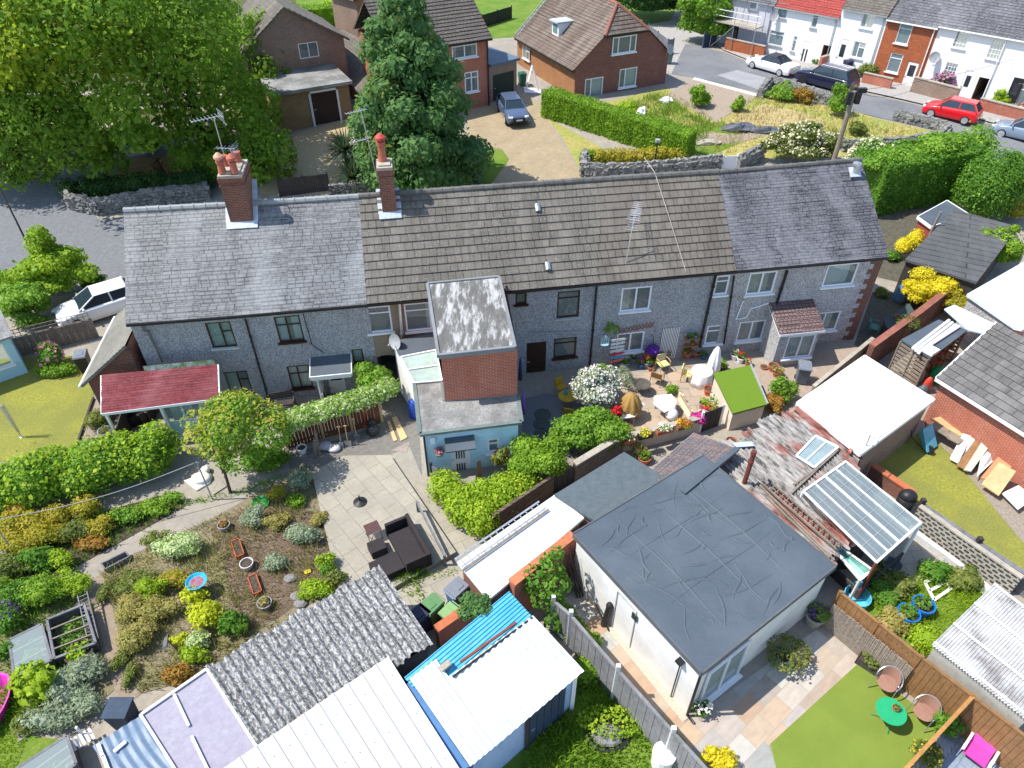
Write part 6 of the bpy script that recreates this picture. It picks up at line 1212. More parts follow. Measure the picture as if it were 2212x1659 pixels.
PT=[(1350,792,.2,.3,GP,'green','f_cream','grey pot with creamy flowers at the left of the house wall'),(1383,795,.18,.28,BLp,'green','f_magenta','blue pot with a magenta flower head below the window'),(1397,792,.26,.34,GP,'green','f_orange','large grey pot with an orange cone shaped bloom'),(1405,800,.16,.22,TC,None,None,'small empty terracotta pot under the window'),(1412,786,.22,.3,GP,'green',None,'grey pot with green leaves under the window'),(1338,770,.2,.3,MT['stonepot'],'olive',None,'stone pot with trailing plant at the left end of the house wall'),(1368,782,.2,.3,GP,'green','f_cream','grey pot behind the magenta flowers'),(1440,772,.2,.3,TC,'green','f_red','terracotta pot with red flowers left of the fly curtain'),(1425,778,.2,.28,MT['stonepot'],'gold',None,'stone pot with yellow plant beside the wicker chair'),
(1483,772,.22,.3,TC,'rust','f_red','terracotta pot of red foliage right of the fly curtain'),(1492,770,.17,.26,plain('purple_pot',(.18,.04,.4),.4),'green',None,'purple pot on the ground by the wooden shelves'),(1505,768,.22,.26,TC,None,None,'wide terracotta pot below the wooden shelves'),(1520,775,.18,.26,BLp,'green',None,'blue pot right of the wooden shelves'),(1557,800,.28,.3,MT['black'],'hedge',None,'black pot with big green leaves behind the turf roofed store'),(1545,790,.22,.3,GP,'oakdark',None,'grey pot with a dark bushy plant by the small lower window'),
(1517,882,.22,.35,MT['stonepot'],'lime',None,'pale pot of lime spiky leaves at the patio corner'),(1530,852,.27,.36,RDP,None,None,'large empty bright orange pot near the turf roof'),(1516,905,.25,.36,WH,None,'f_red','white painted pot with a red flower on the patio edge'),(1531,893,.26,.3,TC,'gold',None,'terracotta pot with a golden plant on the patio corner'),(1548,880,.2,.3,WH,'varieg',None,'white pot with pale plant beside the turf roof'),(1540,905,.2,.26,TQ,'grey',None,'turquoise pot by the dark gate'),(1550,862,.22,.25,plain('pink_pot',(.5,.12,.12),.6),'rust',None,'pinkish pot against the turf roofed store'),(1538,868,.16,.22,WH,'varieg','f_white','small white pot between the orange pot and the turf roof'),(1556,895,.16,.22,WH,'grey',None,'small white pot of grey leaves by the turf roof corner'),(1415,858,.0,.0,None,'hedge',None,'x'),(1522,918,.16,.2,TC,'lime','f_yellowf','little terracotta pot of lime leaves next to the dark gate'),
(1668,800,.25,.34,TC,None,None,'taller terracotta pot by the porch side wall'),(1677,812,.24,.3,TC,'dry',None,'shorter terracotta pot with dry soil by the porch side wall'),(1598,782,.2,.3,WH,'green','f_red','white pot of red geraniums behind the turf roof'),(1615,790,.16,.24,TC,'varieg','f_red','terracotta pot with small red flowers at the turf roof corner'),(1585,775,.2,.3,WH,'varieg','f_cream','white pot with cream flowers behind the turf roof'),(1650,795,.2,.1,TC,None,None,'shallow terracotta saucer pot in the shade by the drainpipe'),(1391,998,.28,.3,TC,'oakdark',None,'square looking terracotta pot below the rendered wall'),(1578,960,.25,.25,TC,None,None,'orange trough like pot below the turf roofed store wall')]
for i,(u,v,r,h,m,pl,fl,l)in enumerate(PT):
 if m is None:continue
 pot('plant_pot',l,G(u,v),r,h,m,plant=(LF[pl],r*1.1,r*1.3,.09)if pl else None,flower=(LF[fl],r*.9,r*1.2,.08)if fl else None,group='pots around the patio')
bush('potted_shrub','little green plant in the sun near the middle of the patio','plant',lumps(G(1446,850,.3),(.35,.3,.28),5,.5,3),LF['hedge'],.09,1.2)
for(a,c),m,fl,l in((((1346,958),(1372,951)),TC,'f_cream','terracotta trough of pale pebbles and plants on the left of the patio wall'),(((1378,948),(1408,941)),MT['black'],'f_yellowf','dark trough with yellow flowers in the middle of the patio wall'),(((1418,938),(1452,929)),TC,'f_white','terracotta trough of white pebbles right of the yellow flowers'),(((1462,928),(1492,920)),MT['oak'],'f_orange','brown trough with orange flowers at the right of the patio wall')):
 A,B=Q(*a,.92),Q(*c,.92);d=B-A;pot('trough',l,(A+B)/2,0,.2,m,square=(d.length,.24),rz=math.atan2(d.y,d.x),plant=(LF['lime'],d.length*.4,.14,.08),flower=(LF[fl],d.length*.42,.1,.08),group='troughs on the patio wall',cat='trough')
bush('pink_flowers','bright pink petunias spilling over the patio wall end','flowers',lumps(Q(1504,905,.75),(.45,.35,.3),6,.45,2),LF['f_magenta'],.1,1.2);bush('red_geranium','red geranium beside the straw parasol','flowers',lumps(Q(1330,888,.9),(.3,.28,.25),5,.45,2),LF['f_red'],.1,1.2);bush('yellow_flowers','yellow flowering plant in the middle of the patio wall','flowers',lumps(Q(1470,915,.9),(.28,.25,.22),5,.45,2),LF['f_yellowf'],.09,1.2)
bush('wall_climber','silvery dry climber at the left end of the patio wall','plant',lumps(Q(1342,930,.7),(.55,.5,.55),8,.4,5),LF['dry'],.08,1.2,core=False);bush('grey_perennial','grey blue perennials between white blossom and fire pit','plant',lumps(G(1348,830,.45),(.4,.7,.6),8,.4,6),LF['grey'],.08,1.1,core=False);bush('dry_clump','dry grassy clump below the rendered patio wall','plant',lumps(G(1377,985,.35),(.4,.35,.4),6,.4,7),LF['dry'],.09,1.2,core=False)
n,u,O=S4.n,S4.u,S4.O
c=onplane(1409,757,O+n*.3,n);fb=bush('hanging_flower_ball','hanging ball of purple flowers beside the fly curtain','hanging basket',[(tuple(c),(.34,.28,.34))],LF['f_purple'],.09,2.2);b=MB();b.tube([c+z*.3,c+z*.75-n*.1,c+z*.75-n*.28],.015,5);b.build('hook',MT['black'],fb)
b=MB();A,B=onplane(1336,722,O+n*.04,n),onplane(1413,706,O+n*.04,n)
for k in range(9):
 for s in(0,1):p,q=A.lerp(B,k/9),A.lerp(B,(k+1)/9);b.beam(p+z*(.3 if s else 0),q+z*(0 if s else.3),.03,.015,up=tuple(n))
tag(b.build('expanding_trellis',plain('red_wood',(.3,.09,.06),.8)),'reddish expanding trellis above the lower left window','trellis')
sv=thing('wooden_shelves','wooden plant stand with shelves of pots against the pebbledash','shelves',G(1492,775))
for k,zz in enumerate((.45,.95,1.4)):A,B=onplane(1476,750,O+n*.3,n),onplane(1507,747,O+n*.3,n);A.z=B.z=zz;b=MB();b.beam(A,B,.3,.03);b.build('shelf',MT['oak'],sv)
for q in(A,B):b=MB();b.beam(V((q.x,q.y,0)),V((q.x,q.y,1.45)),.04,.04);b.build('upright',MT['oak'],sv)
for k,(zz,m,l)in enumerate(((.46,TC,'terracotta pot on the lowest plant shelf'),(.96,RDP,'orange pot on the middle plant shelf'),(1.41,MT['black'],'dark pot on the top plant shelf'),(1.41,TQ,'turquoise pot on the top plant shelf'))):q=A.lerp(B,(.2,.6,.25,.7)[k]);pot('shelf_pot',l,V((q.x,q.y,zz)),.1,.15,m,plant=(LF['green'],.14,.12,.07),group='pots on the plant shelves')
sg=thing('arrow_signpost','signpost of coloured wooden arrow boards by the lower left window','signpost',G(1326,795));p=onplane(1328,760,O+n*.5,n);b=MB();b.beam(V((p.x,p.y,0)),V((p.x,p.y,2.0)),.05,.05);b.build('post',MT['darkwood'],sg)
for k,c_ in enumerate(((.7,.7,.66),(.7,.7,.66),(.6,.68,.66),(.66,.66,.6),(.55,.03,.08),(.08,.3,.5),(.6,.15,.12))):zz=1.9-.21*k;q=V((p.x,p.y,zz))+u*random.uniform(.0,.12);b=MB();d=(u+z*random.uniform(-.12,.2)).normalized();R=Matrix((d,n,d.cross(n))).transposed();b.box(q+n*.04,(.62,.02,.13),R=R);b.mesh([q+n*.03+d*.31+z*.065,q+n*.03+d*.42,q+n*.03+d*.31-z*.065,q+n*.05+d*.31+z*.065,q+n*.05+d*.42,q+n*.05+d*.31-z*.065],[(0,1,2),(5,4,3),(0,3,4,1),(1,4,5,2)]);b.build('arrow_board',plain('arrow_paint_%d'%k,c_,.6),sg)
bc=onplane(1306,742,O+n*.5,n);t=thing('birdcage','pale blue hanging birdcage ornament on the pebbledash','birdcage',bc);b=MB()
for k in range(10):a=k*.628;b.tube([bc+V((.2*math.cos(a),.2*math.sin(a),0)),bc+V((.2*math.cos(a),.2*math.sin(a),.3)),bc+V((0,0,.48))],.008,4)
b.lathe(bc,[(.21,-.02),(.21,.01)],14);b.build('cage',plain('pale_blue_wire',(.3,.5,.55),.5),t)
bush('wall_climber','green climber growing up the pebbledash left of the signpost','plant',lumps(onplane(1322,712,O+n*.2,n),(.35,.15,.45),7,.4,5),LF['hedge'],.09,1.2,core=False)
dish_=None;b=MB();c=onplane(1577,710,O+n*.06,n)
ae=None
def aerial(name,label,base,top,d,n_el,L,w,mat=None,refl=True,booms=((0,0),)):
 t=thing(name,label,'aerial',base);b=MB();b.tube([base,top],.022,6);b.build('mast',MT['galv'],t)
 for off,tilt in booms:
  b=MB();d_=V(d).normalized();s=d_.cross(z).normalized();a=V(top)-z*off-d_*L*.25;e=a+d_*L+z*tilt;b.tube([a,e],.014,6)
  for i in range(n_el):q=a.lerp(e,i/(n_el-1));ww=w*(.55+.45*(1-i/n_el));b.tube([q-s*ww/2+z*.02,q+s*ww/2+z*.02],.007,4)
  if refl:
   for k in range(5):q=a+z*(.06*k*1.6-.2);b.tube([q-s*w*.6,q+s*w*.6],.007,4)
  b.build('antenna',mat or MT['alu'],t)
 return t
aerial('television_aerial','tall aerial on a mast fixed to the fourth house wall over the tiles',onplane(1334,668,S4.O+S4.n*.15,S4.n),Q(1352,470,7.6)if False else onplane(1334,668,S4.O+S4.n*.15,S4.n)+V((.45,1.0,4.2)),(.3,1,.0),10,1.5,.6,refl=False,booms=((0,.1),(.5,.3)))
aerial('television_aerial','tall aerial mast with reflector grid on the first chimney stack',top1-V((.4,-.5,.3)),top1+V((-.45,.55,2.0)),(-.7,-.5,0),9,1.2,.7)
aerial('television_aerial','lower aerial with grid reflector on the right of the first chimney',top1+V((.3,-.2,-.9)),top1+V((.15,-.1,.95)),(-.9,.1,0),6,.8,.6)
aerial('television_aerial','slender mast with two small aerials on the second chimney',top2+V((-.45,.2,-.4)),top2+V((-.75,.3,2.2)),(-.6,-.45,0),8,.9,.3,refl=False,booms=((0,0),(1.2,0)))
YM=plain('yellow_metal',(.42,.28,.02),.5,.2);p=Q(1223,880,0);t=thing('bistro_table','round yellow metal bistro table in the shade','table',p);b=MB();b.lathe(p+z*.68,[(.001,.0),(.4,.0),(.4,.03),(.001,.03)],20);b.build('tabletop',YM,t)
for k in range(4):a=k*1.57+.5;b=MB();b.tube([p+V((math.cos(a)*.3,math.sin(a)*.3,0)),p-V((math.cos(a)*.2,math.sin(a)*.2,-.68))],.015,5);b.build('leg',YM,t)
b=MB();b.lathe(p+V((-.05,.12,.72)),[(.08,0),(.11,.12),(.09,.12),(.06,.02)],10);tag(b.build('blue_jug',TQ),'small blue pot on the yellow bistro table','jug')
chair('bistro_chair','yellow metal chair nearest the house door',Q(1211,850,0),.6,YM,YM,w=.42,arms=False,group='yellow bistro chairs');chair('bistro_chair','yellow metal chair in front of the bistro table',Q(1229,905,0),2.9,YM,YM,w=.42,arms=False,group='yellow bistro chairs')
for u,v,zt_,c_,l in((1124,795,2.2,(.03,.04,.1),'dark blue clothes hanging on the extension side wall'),(1131,868,1.9,(.3,.12,.45),'purple dress hanging on the extension side wall'),(1121,880,1.9,(.1,.18,.5),'blue garment hanging behind the purple dress')):
 q=Q(u,v,zt_-.6);b=MB();b.lathe(q-z*.6,[(.2,0),(.16,.5),(.1,1.0),(.04,1.2)],10,.5,1);tag(b.build('hanging_clothes',plain('cloth_%d'%u,c_,.9),smooth=True),l,'clothes')
wall('concrete_panel_wall','brown pebble panel wall behind the white roofed garage',[G(1742,880),G(1868,775)],1.25,MT['dashbrown'],.1,MT['stonepot'])
wheelie('wheelie_bin','grey wheelie bin standing in front of the porch window',G(1728,825),-.25,BLb if False else plain('bin_grey',(.1,.125,.16),.4),GY)
bush('corner_shrub','light green shrub at the corner of the white garage roof','shrub',lumps(Q(1690,845,.6),(.65,.5,.8),9,.4,21),LF['privet'],.1,1.3);bush('dry_shrub','brownish dry shrub right of the turf roofed store','shrub',lumps(Q(1668,868,.4),(.5,.7,.5),8,.4,22),LF['rust'],.08,1.2)
wall('red_brick_wall','old red brick boundary wall beside the log store',[G(1862,800),G(1960,728),G(2056,652)],1.5,MT['oldbrick'],.25,plain('old_coping',(.26,.1,.07),.9,.3))
ls=thing('log_store','log store built of pallets with a felt roof carrying white pipes','log store',G(1965,800));rp=[Q(1947,733,2.0),Q(2028,690,2.0),Q(2090,713,2.0),Q(2010,774,2.0)];b=MB();b.slab(rp,.08);b.build('roof',MT['felt'],ls)
for e in range(2):
 b=MB();A,B=((rp[0],rp[3]),(rp[1],rp[2]))[e];A,B=V((A.x,A.y,0))*.98+V((B.x,B.y,0))*.02,V((B.x,B.y,0))*.97+V((A.x,A.y,0))*.03
 for k in range(9):b.beam(A+z*(.1+.21*k),B+z*(.1+.21*k),.04,.12)
 for q in(0,.5,1):p=A.lerp(B,q);b.beam(p,p+z*1.9,.09,.08)
 b.build('pallet_side',MT['wood'],ls)
b=MB();g=random.Random(3);A,B=V((rp[3].x,rp[3].y,0)),V((rp[2].x,rp[2].y,0));bk=(rp[0]-rp[3]);bk.z=0;bk.normalize()
for k in range(110):q=A.lerp(B,g.uniform(.05,.95))+bk*.15+z*g.uniform(.1,1.75);r=g.uniform(.05,.1);b.tube([q,q+bk*.5],r,7)
b.build('logs',plain('split_logs',(.2,.1,.05),.9,.5,9),ls)['kind']='stuff'
for k,(a,c)in enumerate((((1972,752),(2050,692)),((1978,757),(2057,697)),((1984,762),(2064,702)),((2000,752),(2072,705)))):b=MB();b.tube([Q(*a,2.08),Q(*c,2.08)],.075,10);tag(b.build('plastic_pipe',MT['white']),'white plastic pipe lying on the log store roof','pipe','white pipes on the log store')
b=MB();b.box(Q(2012,758,2.12),(.6,.45,.18),.6);tag(b.build('polystyrene_box',MT['white'],bevel=.02),'white polystyrene box on the log store roof','box')
b=MB();b.slab([Q(2090,712,2.0),Q(2040,667,2.0),Q(2062,658,2.0),Q(2150,700,2.0),Q(2130,722,2.0)],.06);tag(b.build('pale_roof_sheet',plain('sky_blue_sheet',(.5,.62,.74),.4),bevel=0),'pale blue sheet bridging log store and brick garage','roof sheet')
for u,v,c_,l,r in((2025,810,(.02,.3,.1),'green rubble bags piled behind the log store',.4),(2003,832,(.55,.06,.04),'red and white tub by the brick garage corner',.2),(1990,850,(.1,.11,.13),'dark bag of rubbish by the white garage',.3),(1985,812,(.3,.33,.35),'grey plastic sack by the pallets',.25)):
 b=MB();b.ball(Q(u,v,.45),(r,r*.8,.5),10,7);tag(b.build('rubble_bag',plain('bag_%d'%u,c_,.5,.3,bump=.4),smooth=True),l,'bag')
BG=thing('brick_garage','red brick garage with a large grey tiled pitched roof','garage',G(2150,850));e0,e1,r0=Q(2022,816,2.5),Q(2225,943,2.5),Q(2152,696,4.15);r1=r0+(e1-e0)*1.0;e1b=e0+(e1-e0)*1.3;r1b=r0+(e1-e0)*1.3
b=MB();courses(b,e0,e1b,r1b,r0,11,.05);b.build('roof',bricks('grey_flat_tile',(.16,.155,.15),(.125,.12,.115),(.05,.05,.05),.42,10,.015,.3,stain=(.22,.21,.2),ss=.6),BG)
ue=(e1-e0).normalized();ne=V((ue.y,-ue.x,0));o=e0-ne*.25+ue*.2;o.z=-.05;b=MB();hwall(b,o,ue,7.5,2.45,[],ne);rb_=r0+(r0-e0);rb_.z=2.5;q2=V((rb_.x,rb_.y,-.05))+ue*.2;b.poly([o,q2,V((q2.x,q2.y,2.45)),r0+ue*.2-z*.1,V((o.x,o.y,2.45))]);b.build('wall',MT['redbrick'],BG);b=MB();b.beam(e0-z*.08,e1b-z*.08,.08,.14);b.beam(e0-z*.03,r0-z*.03,.06,.12);b.build('fascia',MT['white'],BG)
ground_patch('lawn_strip',[(1870,1010),(1990,930),(2260,1090),(2260,1290),(2000,1110)],.02,MT['lawn']);ground_patch('bare_soil',[(1990,925),(2060,990),(2140,1090),(2215,1180),(2260,1110),(2100,940)],.03,mottle('stony_soil',[(.3,(.18,.15,.12)),(.7,(.34,.29,.23))],9,.95,.6))
BD=[(((2075,955),(2092,942),(2108,950),(2084,992)),MT['white'],'white board leaning second from the left by the brick garage'),(((2052,990),(2080,936),(2098,942),(2070,1000)),MT['white'],'leftmost white board leaning at the brick wall'),(((2066,1004),(2110,944),(2128,950),(2086,1015)),MT['oak'],'brown plank between the white boards'),(((2082,1015),(2122,952),(2142,958),(2098,1018)),plain('pale_timber',(.5,.45,.37),.8,.2),'knotty pale plank next to the brown one'),(((2110,1030),(2130,938),(2168,938),(2158,985)),MT['white'],'tall white door panel leaning at the brick wall'),(((2118,1032),(2180,958),(2216,980),(2150,1040)),plain('orange_timber',(.52,.24,.12),.6,.15),'large orange brown wooden panel'),(((2120,1045),(2158,998),(2195,1018),(2158,1070)),MT['pine'],'yellow pine panel lying at the front of the timber pile'),(((2165,1065),(2200,1048),(2235,1075),(2200,1100)),MT['white'],'white board lying at the right edge'),(((2010,905),(2030,900),(2090,935),(2075,942)),MT['pine'],'pale pine boards stacked along the brick wall'),(((2005,918),(2020,912),(2085,950),(2070,958)),MT['wood'],'weathered grey boards stacked along the brick wall')]
for k,(px,m,l)in enumerate(BD):b=MB();hs_=(.2,.75,.75,.2)if k<7 else(.12,.12,.12,.12)if k==7 else(.5,.5,.4,.4);b.slab([Q(u,v,q+.03*k)for(u,v),q in zip(px,hs_)],.05);tag(b.build('timber_board',m),l,'board')
wbp=G(1985,960);t=thing('wheelbarrow','upturned blue wheelbarrow leaning by the white garage','wheelbarrow',wbp);b=MB();R=Matrix.Rotation(.6,3,'Z')@Matrix.Rotation(1.0,3,'X');q=wbp+z*.5;pts=[q+R@V(p)for p in((-.25,-.4,0),(.25,-.4,0),(.25,.3,0),(-.25,.3,0),(-.4,-.6,.3),(.4,-.6,.3),(.36,.5,.3),(-.36,.5,.3))];b.hexa(pts);b.build('tray',plain('pale_blue_steel',(.12,.38,.48),.5),t,bevel=.03)
for s in(-1,1):b=MB();b.tube([wbp+V((s*.1,-.5,.2)),wbp+V((s*.28-.2,.0,.45)),wbp+V((s*.3-.35,.2,1.2))],.02,6);b.build('handle',MT['black'],t)
b=MB();b.tube([wbp+V((.1,-.55,.2)),wbp+V((.2,-.5,.2))],.2,14);b.build('wheel',MT['black'],t)
wall('orange_coped_wall','long low orange brick coping beside the greenhouse',[G(1873,1030),G(1962,1092)],.7,MT['oldbrick'],.2,plain('coping_orange',(.42,.13,.06),.8));MT['screen']=bricks('screen_block',(.05,.05,.045),(.08,.08,.07),(.46,.43,.37),.26,.17,.045,.5)
sw=[G(1966,1130),G(2060,1200),G(2180,1285)];wall('screen_block_wall','pierced concrete screen block wall beside the weedy garden',sw,1.0,MT['screen'],.12,MT['stonepot']);wall('white_painted_wall','low flaking white painted wall in front of the screen blocks',[G(1958,1150),G(2050,1218),G(2150,1300)],.35,plain('flaking_white',(.62,.6,.57),.8,.25),.2)
fence('sleeper_fence','grey weathered sleeper fence with dark posts along the lawn strip',[G(1972,1122),G(2090,1205),G(2245,1310)],.95,MT['greywood'],plain('dark_post',(.05,.04,.04),.7),2.0,slat=0,postw=.16,posth=.25,th=.2)
b=MB();c=Q(1962,1072,.9);b.ball(c,(.34,.3,.28),14,8);b.lathe(c-z*.85,[(.3,0),(.34,.8)],14);tag(b.build('water_butt',MT['black'],smooth=True),'glossy black domed water butt at the greenhouse corner','water butt')
IND=NT('indian_stone');n_=IND.add('ShaderNodeTexBrick');n_.offset=.37
for k_,v_ in(('Scale',1),('Mortar Size',.012),('Brick Width',.9),('Row Height',.62),('Bias',0)):n_.inputs[k_].default_value=v_
n_.inputs['Color1'].default_value=(0,0,0,1);n_.inputs['Color2'].default_value=(1,1,1,1);n_.inputs['Mortar'].default_value=(.5,.5,.5,1);IND.L(IND.co('UV'),n_.inputs['Vector'])
cl=IND.ramp(n_.outputs[0],[(.0,(.26,.27,.25)),(.25,(.44,.42,.38)),(.45,(.42,.27,.17)),(.65,(.3,.3,.28)),(.85,(.48,.34,.22)),(1,(.36,.34,.33))]);cl=IND.mix(.4,cl,IND.ramp(IND.noise(2.2,5,.6,'UV',st=(1,2.4,1)),[(.3,.6),(.7,1.15)]),'MULTIPLY');cl=IND.mix(n_.outputs['Fac'],cl,(.3,.27,.22));MT['indian']=IND.fin(cl,.75,.3)
ground_patch('stone_patio',[(1200,1310),(1260,1262),(1480,1560),(1850,1300),(1905,1400),(1660,1612),(1700,1720),(1540,1720)],.012,MT['indian'],uva=math.radians(39));ground_patch('artificial_lawn',[(1664,1607),(1853,1434),(2042,1572),(1960,1670),(1930,1760),(1700,1760)],.022,MT['turf'])
ground_patch('blue_paving',[(2010,1492),(2060,1480),(2300,1660),(2300,1800),(1930,1760),(2040,1572)],.014,bricks('blue_grey_paving',(.3,.36,.43),(.26,.32,.4),(.18,.21,.25),1.2,.3,.01,.2),uva=.7)
ground_patch('pebble_margin',[(1240,1270),(1256,1258),(1492,1548),(1474,1560)],.02,mottle('pale_pebbles',[(.35,(.3,.24,.17)),(.6,(.62,.55,.45))],22,.9,.6))
fq=[Q(u,v,2.0)for u,v in((1196,1289),(1234,1321),(1336,1439),(1456,1573),(1590,1722))];fence('concrete_panel_fence','grey timber panel fence with white concrete posts beside the white building',[V((p.x,p.y,0))for p in fq],1.75,plain('grey_panel',(.2,.2,.205),.9,.35,7),plain('concrete_post',(.55,.54,.52),.8),3.0,slat=.15,postw=.13,posth=.3,cap=True)
fq=[Q(u,v,1.85)for u,v in((1816,1279),(1900,1345),(1992,1419),(2100,1501),(2260,1622))];fq=[V((p.x,p.y,0))for p in fq];fence('brown_panel_fence','brown timber fence behind the reed screen',fq,1.8,MT['oak'],MT['oak'],2.2,slat=.16,cap=True)
rs=[p+V((-.12,-.12,0))for p in fq[:3]];b=MB();g=random.Random(9)
for A,B in zip(rs[:-1],rs[1:]):
 nn=int((B-A).length/.03)
 for i in range(nn):p=A.lerp(B,i/nn);hh=1.35+g.uniform(-.05,.04);b.beam(p,p+V((g.uniform(-.01,.01),g.uniform(-.01,.01),hh)),.026,.02)
tag(b.build('reed_screen',mottle('split_reed',[(.35,(.24,.19,.15)),(.65,(.42,.36,.3))],12,.9,0)),'split reed screen fixed along the lower part of the brown fence','reed screen')
wall('back_boundary_wall','short red brick pier wall beside the reed screen corner',[G(1800,1345),G(1826,1378)],1.3,MT['redbrick'],.2)
def lawn_chair(label,p,rz):
 t=thing('garden_armchair',label,'chair',p,rz,'woven garden armchairs');m=bricks('pink_brown_weave',(.42,.24,.17),(.38,.21,.15),(.24,.13,.1),.5,.03,.008,.3,var=.2)if 'pink_brown_weave' not in MATS else MATS['pink_brown_weave']
 b=MB();b.lathe((0,0,.42),[(.001,.0),(.29,.0),(.3,.02),(.001,.025)],18);b.build('seat',m,t,local=True);b=MB();N2=12
 for i in range(N2):a0,a1=math.radians(20+140*i/N2),math.radians(20+140*(i+1)/N2);h0=.42*math.sin(math.pi*(i/N2))**.5;h1=.42*math.sin(math.pi*((i+1)/N2))**.5;b.poly([(.28*math.cos(a0),.28*math.sin(a0),.43),(.28*math.cos(a1),.28*math.sin(a1),.43),(.33*math.cos(a1),.36*math.sin(a1),.45+h1),(.33*math.cos(a0),.36*math.sin(a0),.45+h0)])
 b.build('backrest',m,t,local=True);fr=MB();fr.tube([(.36*math.cos(math.radians(a)),.38*math.sin(math.radians(a)),.64+.22*max(0,math.sin(math.radians(a))))for a in range(-25,206,15)],.02,6);fr.build('arm_rail',MT['galv'],t,local=True)
 for s in(-1,1):
  b=MB();b.tube([(s*.33,-.17,.64),(s*.34,-.3,0)],.016,6);b.build('leg',MT['galv'],t,local=True);b=MB();b.tube([(s*.3,.1,.5),(s*.32,.36,0)],.016,6);b.build('leg',MT['galv'],t,local=True)
lawn_chair('woven garden armchair behind the green table, nearer the planter box',Q(1906,1490,0),-.85);lawn_chair('woven garden armchair right of the green table, nearer the trellis',Q(1984,1552,0),-1.0)
p=Q(1908,1560,0);t=thing('green_table','round bright green metal table on the artificial lawn','table',p);GT=plain('green_enamel',(.02,.32,.13),.35,.08,spec=.5);b=MB();b.lathe(p+z*.71,[(.001,.0),(.43,.0),(.44,.015),(.43,.03),(.001,.03)],32);b.build('tabletop',GT,t)
for k in range(3):a=k*2.1+.4;b=MB();b.tube([p+V((math.cos(a)*.42,math.sin(a)*.42,0)),p+V((math.cos(a)*.1,math.sin(a)*.1,.38)),p+V((-math.cos(a)*.1,-math.sin(a)*.1,.71))],.012,6);b.build('leg',GT,t)
pot('table_pot','tiny terracotta pot of succulents on the green table',V((p.x+.12,p.y+.05,.74)),.11,.12,TC,plant=(LF['olive'],.11,.1,.06))
pot('planter_box','dark planter box at the corner of the artificial lawn',G(1874,1440),0,.35,MT['darkwood'],square=(.75,.35),rz=-.75,plant=(LF['olive'],.3,.2,.09),cat='planter')
pot('bay_pot','large pot with purple flowering plant by the white building',Q(1755,1345,0),.34,.5,MT['stonepot'],plant=(LF['oakdark'],.45,.5,.1),flower=(LF['f_purple'],.35,.2,.08));pot('blue_tub','blue tub with a wide olive bush against the white building',Q(1685,1425,0),.3,.35,BLp,plant=(LF['olive'],.75,.6,.11));pot('daisy_pot','pot of white daisies at the corner of the white building',G(1514,1540),.22,.28,plain('sage_pot',(.25,.3,.26),.6),plant=(LF['green'],.3,.18,.09),flower=(LF['f_white'],.28,.2,.1))
bush('yellow_shrub','yellow green leafy plant on the patio at the lower edge','plant',lumps(Q(1552,1640,.35),(.5,.45,.4),7,.42,5),LF['yellow'],.09,1.1);bush('potted_foliage','leafy pot plant nearer the lower edge behind the trellis','plant',lumps(Q(2005,1630,.5),(.5,.45,.45),7,.42,6),LF['olive'],.1,1.2,flowers=(LF['f_yellowf'],.08,.2));bush('potted_foliage','leafy pot plant between trellis and reed fence','plant',lumps(Q(2050,1570,.5),(.45,.4,.5),7,.42,7),LF['green'],.1,1.2)
tl=thing('lattice_trellis','orange brown timber trellis beside the pink lounger','trellis',Q(2010,1600,0));A,B=Q(2104,1502,1.8),Q(1950,1668,1.8);b=MB();b.beam(A,B,.1,.1)
for q in(A,B):b.beam(V((q.x,q.y,0)),q,.09,.09)
b.build('frame',plain('orange_oak',(.4,.2,.06),.6,.25),tl);b=MB();L_=(B-A).length;d=(B-A).normalized();k=-1.6
while k<L_:
 s0,s1=max(0,k),min(L_,k+1.6);b.beam(A+d*s0-z*(1.65-(s0-k)),A+d*s1-z*(1.65-(s1-k)),.03,.03);b.beam(A+d*s0-z*(.05+s0-k),A+d*s1-z*(.05+s1-k),.03,.03);k+=.2
b.build('lattice',MT['darkwood'],tl)
pk=thing('pink_lounger','hot pink folding lounger with white arms','lounger',Q(2104,1640,0));o=Q(2100,1640,0);d1=V((.75,.66,0));d2=V((.66,-.75,0));PKm=plain('pink_fabric',(.62,.05,.32),.7,.12)
b=MB();b.hexa([o+z*.34-d1*.25-d2*.3,o+z*.34-d1*.25+d2*.3,o+z*.36+d1*.3+d2*.3,o+z*.36+d1*.3-d2*.3,o+z*.38-d1*.25-d2*.3,o+z*.38-d1*.25+d2*.3,o+z*.4+d1*.3+d2*.3,o+z*.4+d1*.3-d2*.3]);b.build('seat',PKm,pk);b=MB();b.hexa([o+z*.36+d1*.3-d2*.3,o+z*.36+d1*.3+d2*.3,o+z*.85+d1*.75+d2*.3,o+z*.85+d1*.75-d2*.3,o+z*.4+d1*.28-d2*.3,o+z*.4+d1*.28+d2*.3,o+z*.9+d1*.72+d2*.3,o+z*.9+d1*.72-d2*.3]);b.build('backrest',PKm,pk)
for s in(-1,1):b=MB();b.beam(o+d2*s*.36-d1*.3+z*.55,o+d2*s*.36+d1*.35+z*.6,.07,.04);b.tube([o+d2*s*.36-d1*.3+z*.55,o+d2*s*.36+d1*.3],.018,6);b.tube([o+d2*s*.36+d1*.35+z*.6,o+d2*s*.36-d1*.25],.018,6);b.build('arm_frame',MT['white'],pk)
hw=Q(2152,1605,0);b=MB();b.tube([hw,hw+z*.7],.012,5);b.tube([hw+V((.22*math.sin(a)**3,.08*math.sin(a),.85+.2*(math.cos(a)-.35*math.cos(2*a))))for a in[i*.33 for i in range(20)]],.012,5);tag(b.build('wire_heart',MT['grey']),'wire heart ornament on a stem by the brown fence','ornament')
